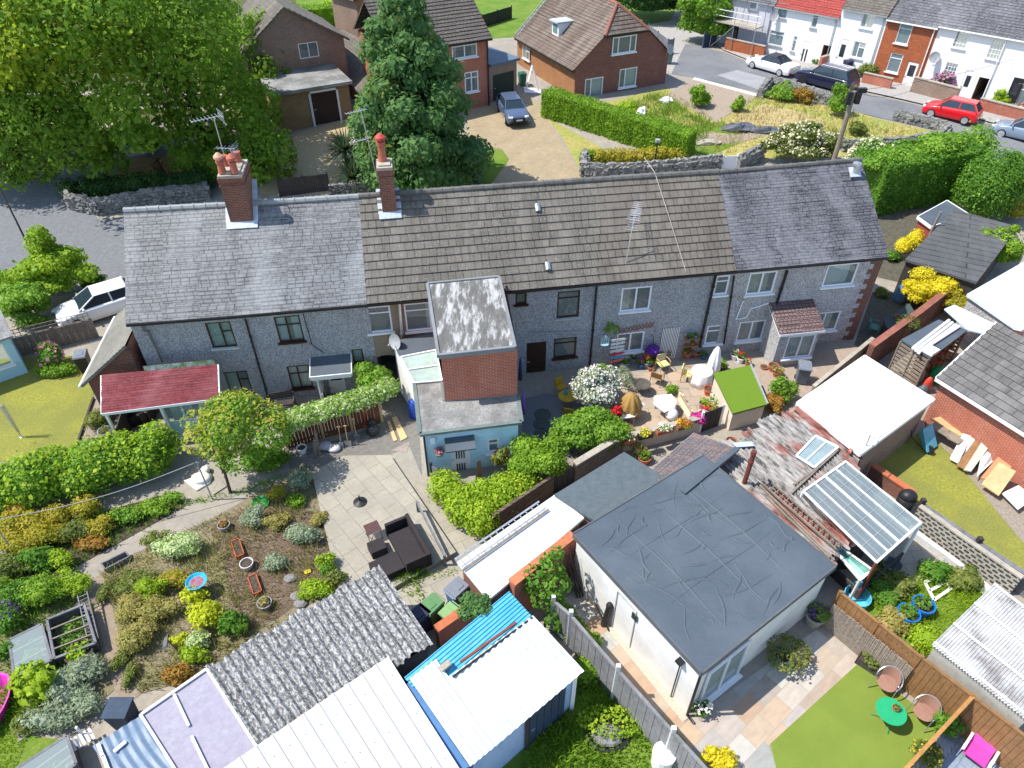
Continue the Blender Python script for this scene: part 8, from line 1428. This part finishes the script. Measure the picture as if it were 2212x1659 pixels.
GA=hframe((1058,222),(1116,205),4.5,2.8,'flat_roofed_garage','flat roofed brick garage with a dark green door behind the blue car',None,[[(1062,138),(1110,126),(1112,204),(1064,220)]],'garage');GA.rects[0]=(.35,.42,GA.W-.3,2.4);shell(GA,None).build('wall',MT['buffbrick'],GA.t);b=MB();b.slab([GA.A+z*3.3+GA.n*.2,GA.A+GA.u*(GA.W+.2)+z*3.3+GA.n*.2,GA.A+GA.u*(GA.W+.2)+z*3.3-GA.n*4.6,GA.A+z*3.3-GA.n*4.6],.2);b.build('roof',plain('blue_grey_felt',(.1,.14,.19),.6),GA.t);door(GA.t,GA.A,GA.u,GA.n,GA.rects[0],plain('dark_green_door',(.01,.025,.022),.5))
PH=hframe((735,128),(800,150),8,5.6,'orange_brick_house','orange brick gabled house at the top behind the conifer',None);uu,nn=PH.u,PH.n;PH.W=3.6;b=shell(PH,None,rects=False);b.build('wall',MT['buffbrick'],PH.t)
rt_=PH.A+uu*PH.W;gw=V((nn.x*0+.86,-.3,0));b=MB();g1=rt_+V((4.6,-.9,0));gu=(g1-rt_).normalized();b.poly([rt_,g1,g1+z*6.0,rt_.lerp(g1,.5)+z*9.3,rt_+z*6.0]);b.build('gable_wall',MT['litorangebrick'],PH.t);b=MB();q0,q1=rt_+z*5.75-gu*.3,PH.A+z*5.75+nn*.2;courses(b,PH.A+z*5.8+nn*.3,rt_+z*5.8+nn*.3+uu*.1,rt_.lerp(g1,.5)+z*9.4,PH.A+(rt_.lerp(g1,.5)-rt_)+z*9.4,12,.05);b.build('roof',MT['conctile2'],PH.t)
LG=hframe((668,275),(752,256),6,2.7,'brown_door_garage','buff brick garage with a brown up and over door and flat roof',None,[],'garage');LG.A-=LG.u*2.2;LG.W+=2.6;LG.rects=[(2.7,.4,LG.W-1.0,2.75)];shell(LG,None).build('wall',plain('tan_brick',(.3,.19,.09),.85)if False else bricks('tan_brick',(.33,.21,.1),(.27,.17,.08),(.3,.22,.14)),LG.t);door(LG.t,LG.A,LG.u,LG.n,LG.rects[0],bricks('brown_ribbed',(.055,.035,.028),(.05,.032,.025),(.03,.02,.016),4,.12,.01));r=LG.rects[0];b=MB()
for s in(r[0]-.06,r[2]+.06):b.beam(LG.A+LG.u*s+LG.n*.05,LG.A+LG.u*s+LG.n*.05+z*r[3],.14,.1)
b.beam(LG.A+LG.u*r[0]+LG.n*.05+z*(r[3]+.07),LG.A+LG.u*r[2]+LG.n*.05+z*(r[3]+.07),.1,.14);b.build('door_frame',MT['white'],LG.t);b=MB();b.slab([LG.A+z*3.3+LG.n*.5-LG.u*.2,LG.A+LG.u*(LG.W+.2)+z*3.3+LG.n*.5,LG.A+LG.u*(LG.W+.2)+z*3.35-LG.n*4.2,LG.A+z*3.35-LG.n*4.2],.22);b.build('roof',MT['greyfelt'],LG.t)
GH=HB();GH.t=thing('gabled_house','buff brick gable with white window above the brown door garage','house',LG.A-LG.n*4.3);o=LG.A-LG.n*4.2-LG.u*.6;b=MB();Wg=7.6;gr=rect_on([(657,91),(678,90),(680,112),(659,112)],o,LG.u,LG.n);gr=(4.0,4.0,5.5,5.1);hwall(b,o,LG.u,Wg,5.2,[gr],LG.n);q=o+LG.u*Wg;b.poly([o+z*5.2,q+z*5.2,o+LG.u*Wg*.45+z*7.6]);b.poly([q,q-LG.n*7,q-LG.n*7+z*5.2,q+z*5.2]);r_=o-LG.n*7;b.poly([r_+LG.u*Wg,r_,r_+z*5.2,r_+LG.u*Wg+z*5.2]);b.poly([o,o+z*5.2,r_+z*5.2,r_]);b.build('wall',MT['buffbrick'],GH.t);window(GH.t,o,LG.u,LG.n,gr,MT['white'],((.5,()),(.5,())));b=MB();ap=o+LG.u*Wg*.45+z*7.75;a=q+LG.u*.4+z*4.98+LG.n*.3;courses(b,a,a-LG.n*7.5,ap-LG.n*7.2,ap+LG.n*.3,12,.05);a2=o-LG.u*.4+z*4.9+LG.n*.3;courses(b,a2-LG.n*7.5,a2,ap+LG.n*.3,ap-LG.n*7.2,12,.05);b.build('roof',MT['conctile2'],GH.t)
LW=thing('low_tiled_wing','low wing with a long brown tiled slope between gable and conifer','annexe',G(760,200));a,c,d,e=Q(722,145,3.6),Q(790,215,3.6),Q(800,95,5.2),Q(738,62,5.2);b=MB();courses(b,a,c,d,e,12,.04);b.build('roof',MT['conctile2'],LW);b=MB();I=[a,c,d,e]
for i in range(4):p,q=I[i],I[(i+1)%4];b.poly([V((p.x,p.y,.5)),V((q.x,q.y,.5)),q-z*.05,p-z*.05])
b.build('wall',MT['buffbrick'],LW)
fence('picket_gates','grey picket gates beside the dormer house',[G(1398,84),G(1440,118),G(1452,116)],1.3,MT['greywood'],plain('slate_blue_post',(.1,.14,.2),.6),3,cat='gate',slat=.22);fence('picket_gate','dark blue picket gate by the scaffolded house',[G(1517,104),G(1545,98)],1.35,MT['dkbluewood'],plain('slate_blue_post',(.1,.14,.2)),3,cat='gate',slat=.16);wheelie('wheelie_bin','dull green wheelie bin at the corner of the dormer house',G(1442,138),.4,plain('sage_bin',(.14,.2,.16),.5),GY)
fence('garden_railing','dark railing along the far garden behind the brick house',[G(1042,60),G(1105,40)],1.2,MT['black'],MT['black'],2,slat=.2,gaps=True);ladder('roof_ladder','silver roof ladder on the verge of the dormer house',T0o.lerp(ap,0)-D.n*9.6+z*.15 if False else el-D.n*10.2+z*.3,rb+V((-.2,-.3,.15)),.4,14,MT['alu'])
b=MB();q=G(1148,198);b.slab([q+V((-.6,-.3,.06)),q+V((.8,-.5,.06)),q+V((.8,.5,.06)),q+V((-.6,.7,.06))],.05);
for s in((-.5,0),(.6,0)):b.beam(q+V((s[0],-.1,0)),q+V((.05,.6,1.9)),.14,.05)
tag(b.build('a_frame',MT['white']),'white timber frame leaning beside the side door of the dormer house','frame');wheelie('wheelie_bin','dark green wheelie bin under the side window of the dormer house',G(1128,185),.3,plain('deep_green_bin',(.03,.11,.07),.5),plain('deep_green_bin',(.03,.11,.07)))
FA,FB=G(1565,97),G(2126,226);FA.z=FB.z=2.2;uR=(FB-FA).normalized();nR=V((uR.y,-uR.x,0));z0R=FA.z
def sR(u,v):return(onplane(u,v,FA,nR)-FA).dot(uR)
def zR(u,v):return onplane(u,v,FA,nR).z
ROW=[('scaffolded_house','pale grey house wrapped in scaffolding at the end of the street row',-.6,sR(1656,108),zR(1816,36)+.1,plain('lilac_render',(.5,.5,.56),.9),MT['slatedark'],[(1621,-3,1641,0,1637,22,1617,18)],[(1583,53,1596,56,1592,92,1578,89)],None),
('white_house','white rendered house with red tiled roof above the white convertible',sR(1656,108),sR(1816,36),zR(1816,36),MT['white'],bricks('red_tile',(.45,.09,.07),(.38,.07,.06),(.2,.04,.035),.3,.3,.02,.5),[(1683,5,1704,10,1698,41,1677,37),(1757,28,1769,31,1764,62,1751,59),(1665,63,1695,72,1688,104,1659,93),(1715,77,1722,80,1717,113,1708,110)],[(1735,87,1751,92,1744,132,1727,128)],(1779,96,1795,100,1787,136,1770,132)),
('white_house','white rendered house with brown tiled roof beside the orange brick house',sR(1816,36),sR(1920.7,33),zR(1880,25),MT['white'],MT['conctile2'],[(1867,24,1893,31,1883,64,1856,58),(1846,87,1872,95,1862,128,1838,122)],[(1815,82,1834,87,1826,130,1806,125)],None),
('brick_cottage','bright orange red brick house between white houses',sR(1920.7,33),sR(2029,61),zR(1975,48),MT['victbrick'],MT['slatedark'],[(1945,47,1973,55,1960,98,1933,92),(1925,113,1951,119,1940,160,1913,153)],[(1962,132,1984,138,1972,182,1950,178)],None),
('white_house','white house with small paned sash windows and purple slate roof',sR(2029,61),sR(2185,83),zR(2110,66),MT['white'],MT['slatedark'],[(2069,65,2095,72,2085,107,2057,100),(2146,85,2171,92,2158,132,2130,123),(2046,133,2070,140,2058,173,2035,167)],[(2085,150,2103,155,2090,214,2070,208)],(2116,165,2141,172,2120,224,2096,217)),
('white_house','white house cut by the right edge with dark door and window',sR(2185,83),sR(2185,83)+7,zR(2110,66),MT['white'],MT['slatedark'],[(2200,179,2230,187,2215,232,2185,222)],[(2190,165,2214,172,2195,224,2172,217)],None)]
def q4(t):return[(t[0],t[1]),(t[2],t[3]),(t[4],t[5]),(t[6],t[7])]
for i,(nm,l,s0,s1,ze,wm,rm,wn,dn,ps)in enumerate(ROW):
 o=FA+uR*s0;o.z=z0R-.5;W=s1-s0;hh=max(4.6,min(6.4,ze-o.z));t=thing(nm,l,'house',FA+uR*(s0+W/2));RW=[rect_on(q4(q),o,uR,nR)for q in wn];RD=[rect_on(q4(q),o,uR,nR)for q in dn];RD=[(a,.5,c,d)for a,_,c,d in RD];RP=[(lambda r:(r[0],.5,r[2],r[3]))(rect_on(q4(ps),o,uR,nR))]if ps else[]
 b=MB();hwall(b,o,uR,W,hh,RW+RD+RP,nR)
 for p,s in((o,-1),(o+uR*W,1)):e=p-nR*6;b.poly([p,e,e+z*hh,p-nR*3+z*(hh+2.6),p+z*hh])
 b.build('wall',wm,t);E0,E1=o+z*(hh-.08)+nR*.25,o+uR*W+z*(hh-.08)+nR*.25;b=MB();courses(b,E0,E1,E1-nR*3.3+z*2.8,E0-nR*3.3+z*2.8,18,.03);courses(b,E1-nR*6.6,E0-nR*6.6,E0-nR*3.3+z*2.8,E1-nR*3.3+z*2.8,8,.03);b.build('roof',rm,t);b=MB();b.beam(E0-z*.06,E1-z*.06,.1,.1);b.tube([E1-uR*.25-z*.1-nR*.15,V((E1.x,E1.y,z0R))-uR*.25-nR*.15],.045,8);b.build('drainpipe',MT['white']if i>2 else MT['grey'],t)
 for r in RW:window(t,o,uR,nR,r,MT['white'],((.25,(.25,.5,.75)),)*4 if i==4 else((.45,()),(.55,(.66,)))if i==2 else((1,(.74,)),),MT['grey']if i in(0,1)else MT['white'],MT['net']if i in(1,3)else None,cside=((0,1),),fw=.035 if i==4 else.07,back=.1)
 for r in RD:door(t,o,uR,nR,r,MT['black']if i in(0,5)else MT['white'],glass=[(.2,.5,.8,.9)]if i==3 else[(.2,.15,.4,.7),(.6,.15,.8,.7)]if i==1 else[(.25,.5,.75,.85)])
 for r in RP:b=MB();P0=o+uR*r[0]-nR*.1+z*.5;P1=o+uR*r[2]-nR*.1+z*.5;H_=z*(r[3]-.5);b.poly([P0,P0-nR*5,P0-nR*5+H_,P0+H_]);b.poly([P1,P1+H_,P1-nR*5+H_,P1-nR*5]);b.poly([P0-nR*5,P1-nR*5,P1-nR*5+H_,P0-nR*5+H_]);b.build('passage',plain('passage_lining',(.2,.12,.07),.9),t)
sc=thing('scaffolding','scaffolding with a boarded platform around the pale grey house','scaffolding',FA+uR*2+nR);P0=FA+uR*(-.6)+nR*.3;b=MB();b.hexa([P0+z*2.6,P0+nR*1.5+z*2.6,P0+nR*1.5+uR*4.4+z*2.6,P0+uR*4.4+z*2.6]+[P0+z*2.7,P0+nR*1.5+z*2.7,P0+nR*1.5+uR*4.4+z*2.7,P0+uR*4.4+z*2.7]);b.build('platform',MT['stonepot'],sc)
for s in(0,2.2,4.4):
 for q in(.1,1.45):b=MB();b.tube([P0+uR*s+nR*q,P0+uR*s+nR*q+z*5.0],.035,6);b.build('standard',MT['galv'],sc)
for h_ in(3.2,3.7):b=MB();b.tube([P0+nR*1.5-uR*.4+z*h_,P0+nR*1.5+uR*4.8+z*h_],.03,6);b.build('guard_rail',MT['galv'],sc)
b=MB();b.tube([P0+nR*1.5+z*.3,P0+nR*1.5+uR*2.2+z*2.5],.03,6);b.build('brace',MT['galv'],sc)
def rw(l,a,c,h,m,cp):A,B=G(*a),G(*c);wall('front_wall',l,[A+z*.1,B+z*.1],h,m,.22,cp)
rw('low orange brick front wall of the scaffolded house',(1565,108),(1648,127),.95,MT['victbrick'],MT['stonepot']);rw('low brick front wall of the orange brick house',(1860,180),(1922,194),.75,MT['redbrick'],MT['stonepot']);rw('long buff stone front wall of the sash windowed house',(1965,200),(2062,226),1.1,MT['buffbrick'],MT['stonepot']);rw('low brick front wall behind the red car',(2108,238),(2210,264),.8,MT['redbrick'],MT['stonepot']);rw('short brick passage wall in front of the white convertible',(1768,150),(1800,140),.9,MT['redbrick'],MT['stonepot'])
for u,v,m,r,fl,l in((1869,166,'olive',(1.1,.8,.8),None,'round green shrub in front of the orange brick house'),(2030,203,'green',(1.5,1.0,1.0),'f_hydr','big pink hydrangea behind the buff stone wall'),(2157,232,'lime',(.9,.8,.85),None,'round yellow green clipped shrub by the dark door'),(2200,250,'privet',(.9,.7,.6),'f_pink','pink flowered shrub at the right edge behind the brick wall'),(1650,112,'oakdark',(.7,.5,.7),'f_magenta','dark shrub with magenta flowers beside the scaffolding'),(1905,185,'grey',(.5,.4,.35),'f_white','small white flowered plant by the brick wall end'),(1762,140,'green',(.4,.35,.4),None,'small green shrub beside the white convertible')):bush('front_garden_shrub',l,'shrub',lumps(G(u,v,r[2]*.75),r,10,.38,int(u)),LF[m],.13,1.5,flowers=(LF[fl],.16,2.2 if fl=='f_hydr' else 1.0)if fl else None)
wheelie('wheelie_bin','navy wheelie bin behind the navy estate car',G(1826,158),.3,NB,NB);dish('grey satellite dish on the white sash windowed house',FA+uR*(sR(2029,61)+.5)+nR*.35+z*2.9,(-.2,-.9,.4),.42);dish('grey satellite dish on the white house with the red roof',FA+uR*(sR(1656,108)+.2)+nR*.35+z*3.6,(-.2,-.9,.4),.4)
MT['tyre']=plain('tyre',(.015,.015,.016),.8);MT['carglass']=plain('car_glass',(.02,.035,.045),.06,.2,spec=.7);MT['headlamp']=plain('headlamp',(.6,.62,.62),.1,.05,spec=.7);MT['taillamp']=plain('tail_lamp',(.4,.01,.01),.2)
def paint(n,c,r=.3):t=NT(n);t.fin(c,r,.5);t.b.inputs['Coat Weight'].default_value=.8;t.b.inputs['Coat Roughness'].default_value=.08;return t.m
def car(name,label,p,rz,L,W,Hc,col,prof,gl,rim,roofm=None,plate=(.7,.7,.65),tw=.31,rails=False):
 "prof: (x,ztop) along 0..1 body line front to rear; gl: bottom front, top front, top rear, bottom rear as x fractions"
 t=thing(name,label,'car',p,rz);hw=W/2;b=MB();n=len(prof);R_=[]
 for i,(x,zt)in enumerate(prof):
  e=min(i,n-1-i);k=(.8,.94,1.0,1.0)[min(e,3)];zl=(.34,.24,.2,.2)[min(e,3)];y=(x-.5)*L;w=hw*k
  R_.append([(-w*.3,y,zt),(-w*.82,y,zt-.015),(-w*.95,y,zt-.09),(-w,y,(zt+zl)*.5),(-w*.94,y,zl),(w*.94,y,zl),(w,y,(zt+zl)*.5),(w*.95,y,zt-.09),(w*.82,y,zt-.015),(w*.3,y,zt)])
 m=10
 for r in R_:b.v+=[V(q)for q in r]
 for i in range(n-1):
  for j in range(m):b.f.append((i*m+j,i*m+(j+1)%m,(i+1)*m+(j+1)%m,(i+1)*m+j));b.mi.append(0)
 b.f+=[tuple(range(m))[::-1],tuple((n-1)*m+j for j in range(m))];b.mi+=[0,0];b.f=[f[::-1]for f in b.f];body=b.build('body',col,t,smooth=True,local=True,bevel=.04)
 def zb(x):
  for(x0,z0_),(x1,z1_)in zip(prof[:-1],prof[1:]):
   if x0<=x<=x1:return z0_+(z1_-z0_)*(x-x0)/(x1-x0)
 f0,f1,r1,r0=gl;b=MB();bw,tw_=hw*.86,hw*.66;yy=lambda x:(x-.5)*L
 lo=[(-bw,yy(f0),zb(f0)-.03),(bw,yy(f0),zb(f0)-.03),(bw,yy(r0),zb(r0)-.03),(-bw,yy(r0),zb(r0)-.03)];hi=[(-tw_,yy(f1),Hc-.05),(tw_,yy(f1),Hc-.05),(tw_,yy(r1),Hc-.06),(-tw_,yy(r1),Hc-.06)];b.hexa(lo+hi);b.build('windows',MT['carglass'],t,local=True,bevel=.03)
 b=MB();e=.03;rt=[(-tw_-e,yy(f1)-.05,Hc-.06),(tw_+e,yy(f1)-.05,Hc-.06),(tw_+e,yy(r1)+.06,Hc-.07),(-tw_-e,yy(r1)+.06,Hc-.07)];b.hexa(rt+[(q[0]*.86,q[1]*.93,Hc)for q in rt]);b.build('roof',roofm or col,t,local=True,bevel=.03,smooth=False)
 for s in(-1,1):
  mx=.5*(f0+r0)+.02
  for p_,q_,w_,h_ in(((s*(bw+.0),yy(f0),zb(f0)-.02),(s*(tw_+.01),yy(f1),Hc-.05),.06,.05),((s*bw,yy(r0)-.02,zb(r0)-.02),(s*(tw_+.01),yy(r1),Hc-.06),.16,.06),((s*(bw+.005),yy(mx),zb(mx)-.02),(s*(tw_+.012),yy(mx)-.02,Hc-.05),.07,.03)):b=MB();b.beam(p_,q_,w_,h_);b.build('pillar',roofm if roofm else col,t,local=True)
 for s in(-1,1):
  for yw in(-.5+.19,.5-.2):
   y=yw*L;w=MB();w.lathe((0,0,0),[(.2,-.1),(tw-.02,-.11),(tw,-.07),(tw,.07),(tw-.02,.11),(.2,.1)],20);w.v=[V((s*(hw-.08)+q.z*1.0,y+q.x,tw+q.y))for q in w.v];wo=w.build('wheel',MT['tyre'],t,local=True,smooth=False);w=MB();w.lathe((0,0,0),[(.001,.1),(.06,.115),(.07,.1)],10)
   for k in range(5):a=k*1.2566;w.beam((0,0,.105),(math.cos(a)*tw*.7,math.sin(a)*tw*.7,.1),.07,.03,up=(0,0,1))
   w.lathe((0,0,0),[(tw*.66,.085),(tw*.74,.118),(tw*.68,.118)],20);w.v=[V((s*(hw-.08+q.z),y+q.x,tw+q.y))for q in w.v];MW[wo]=MW[t];w.build('rim',rim,wo,local=True)
  b=MB();b.box((s*(hw*.86+.14),yy(f0)+.25,zb(f0)+.06),(.2,.1,.13));b.build('mirror',col,t,local=True,bevel=.03);b=MB();b.box((s*hw*.66,-L*.5+.13,.66),(.32,.24,.13),s*.5);b.build('headlight',MT['headlamp'],t,local=True,bevel=.03);b=MB();b.box((s*hw*.72,L*.5-.07,prof[-1][1]-.12),(.26,.16,.16));b.build('tail_light',MT['taillamp'],t,local=True,bevel=.02)
  if rails:b=MB();b.tube([(s*tw_*.93,yy(f1)+.1,Hc+.03),(s*tw_*.93,yy(r1)-.1,Hc+.03)],.025,6);b.build('roof_rail',MT['alu'],t,local=True)
 b=MB();b.box((0,-L*.5+.0,.52),(W*.5,.06,.22));b.box((0,-L*.5+.02,.34),(W*.7,.06,.12));b.build('grille',MT['black'],t,local=True);b=MB();b.box((0,-L*.5-.03,.48),(.5,.02,.11));b.build('front_plate',plain('plate_white',(.72,.72,.7),.4),t,local=True);b=MB();b.box((0,L*.5+.02,.62),(.5,.02,.11));b.build('rear_plate',plain('plate_yellow',(.65,.5,.04),.4),t,local=True)
 return t
HATCH=[(0,.5),(.03,.72),(.12,.86),(.27,.95),(.4,.97),(.6,.99),(.8,1.0),(.93,1.0),(.98,.88),(1,.55)];SUVP=[(0,.6),(.025,.86),(.12,1.0),(.25,1.06),(.4,1.08),(.6,1.1),(.8,1.12),(.94,1.12),(.985,.95),(1,.6)];COUP=[(0,.45),(.03,.64),(.12,.78),(.28,.88),(.42,.9),(.6,.91),(.76,.93),(.92,.93),(.975,.85),(1,.5)]
def park(fw_,rw_,W):
 f,r=G(*fw_),G(*rw_);d=(f-r);d.z=0;d.normalize();s=V((-d.y,d.x,0));s=s if s.y>0 else-s;c=(f+r)/2+s*W/2;c.z+=.03;return c,math.atan2(d.y,d.x)+math.pi/2
SIL=MT['alu']
c,a=park((2007.7,251.8),(2079.8,272.5),1.7);car('red_hatchback','bright red hatchback parked on the street with silver wheels',c,a,3.95,1.72,1.5,paint('red_paint',(.62,.006,.012)),HATCH,(.25,.42,.86,.97),SIL)
c,a=park((1733.8,182.8),(1802.7,201.7),1.95);car('navy_estate_car','big dark navy estate car with roof rails behind the white convertible',c,a,5.0,1.98,1.72,paint('navy_paint',(.008,.011,.035)),SUVP,(.27,.4,.88,.975),MT['black'],None,tw=.37,rails=True)
c,a=park((1624,149),(1681,166),1.85);car('white_convertible','white convertible with a dark grey fabric roof',c,a,4.7,1.85,1.38,paint('white_paint_car',(.75,.75,.74)),COUP,(.3,.44,.62,.78),SIL,plain('fabric_roof',(.05,.05,.06),.9))
c,a=park((2165,297),(2238,320),1.8);car('silver_blue_car','silver blue car cut by the right edge of the street',c,a,4.3,1.78,1.5,paint('silver_paint',(.2,.26,.34)),HATCH,(.25,.42,.84,.96),SIL)
p=G(1107,252);car('blue_grey_car','blue grey hatchback facing the camera on the block paved drive',p,.24,4.3,1.82,1.43,paint('blue_grey_paint',(.07,.1,.17)),HATCH,(.26,.43,.84,.96),SIL)
p=G(196,690);car('white_car','white car parked beside the slate roofed end house',p+V((.5,.6,.03)),-.95,4.5,1.82,1.5,paint('white_paint_car2',(.74,.74,.73)),HATCH,(.25,.46,.82,.96),SIL)
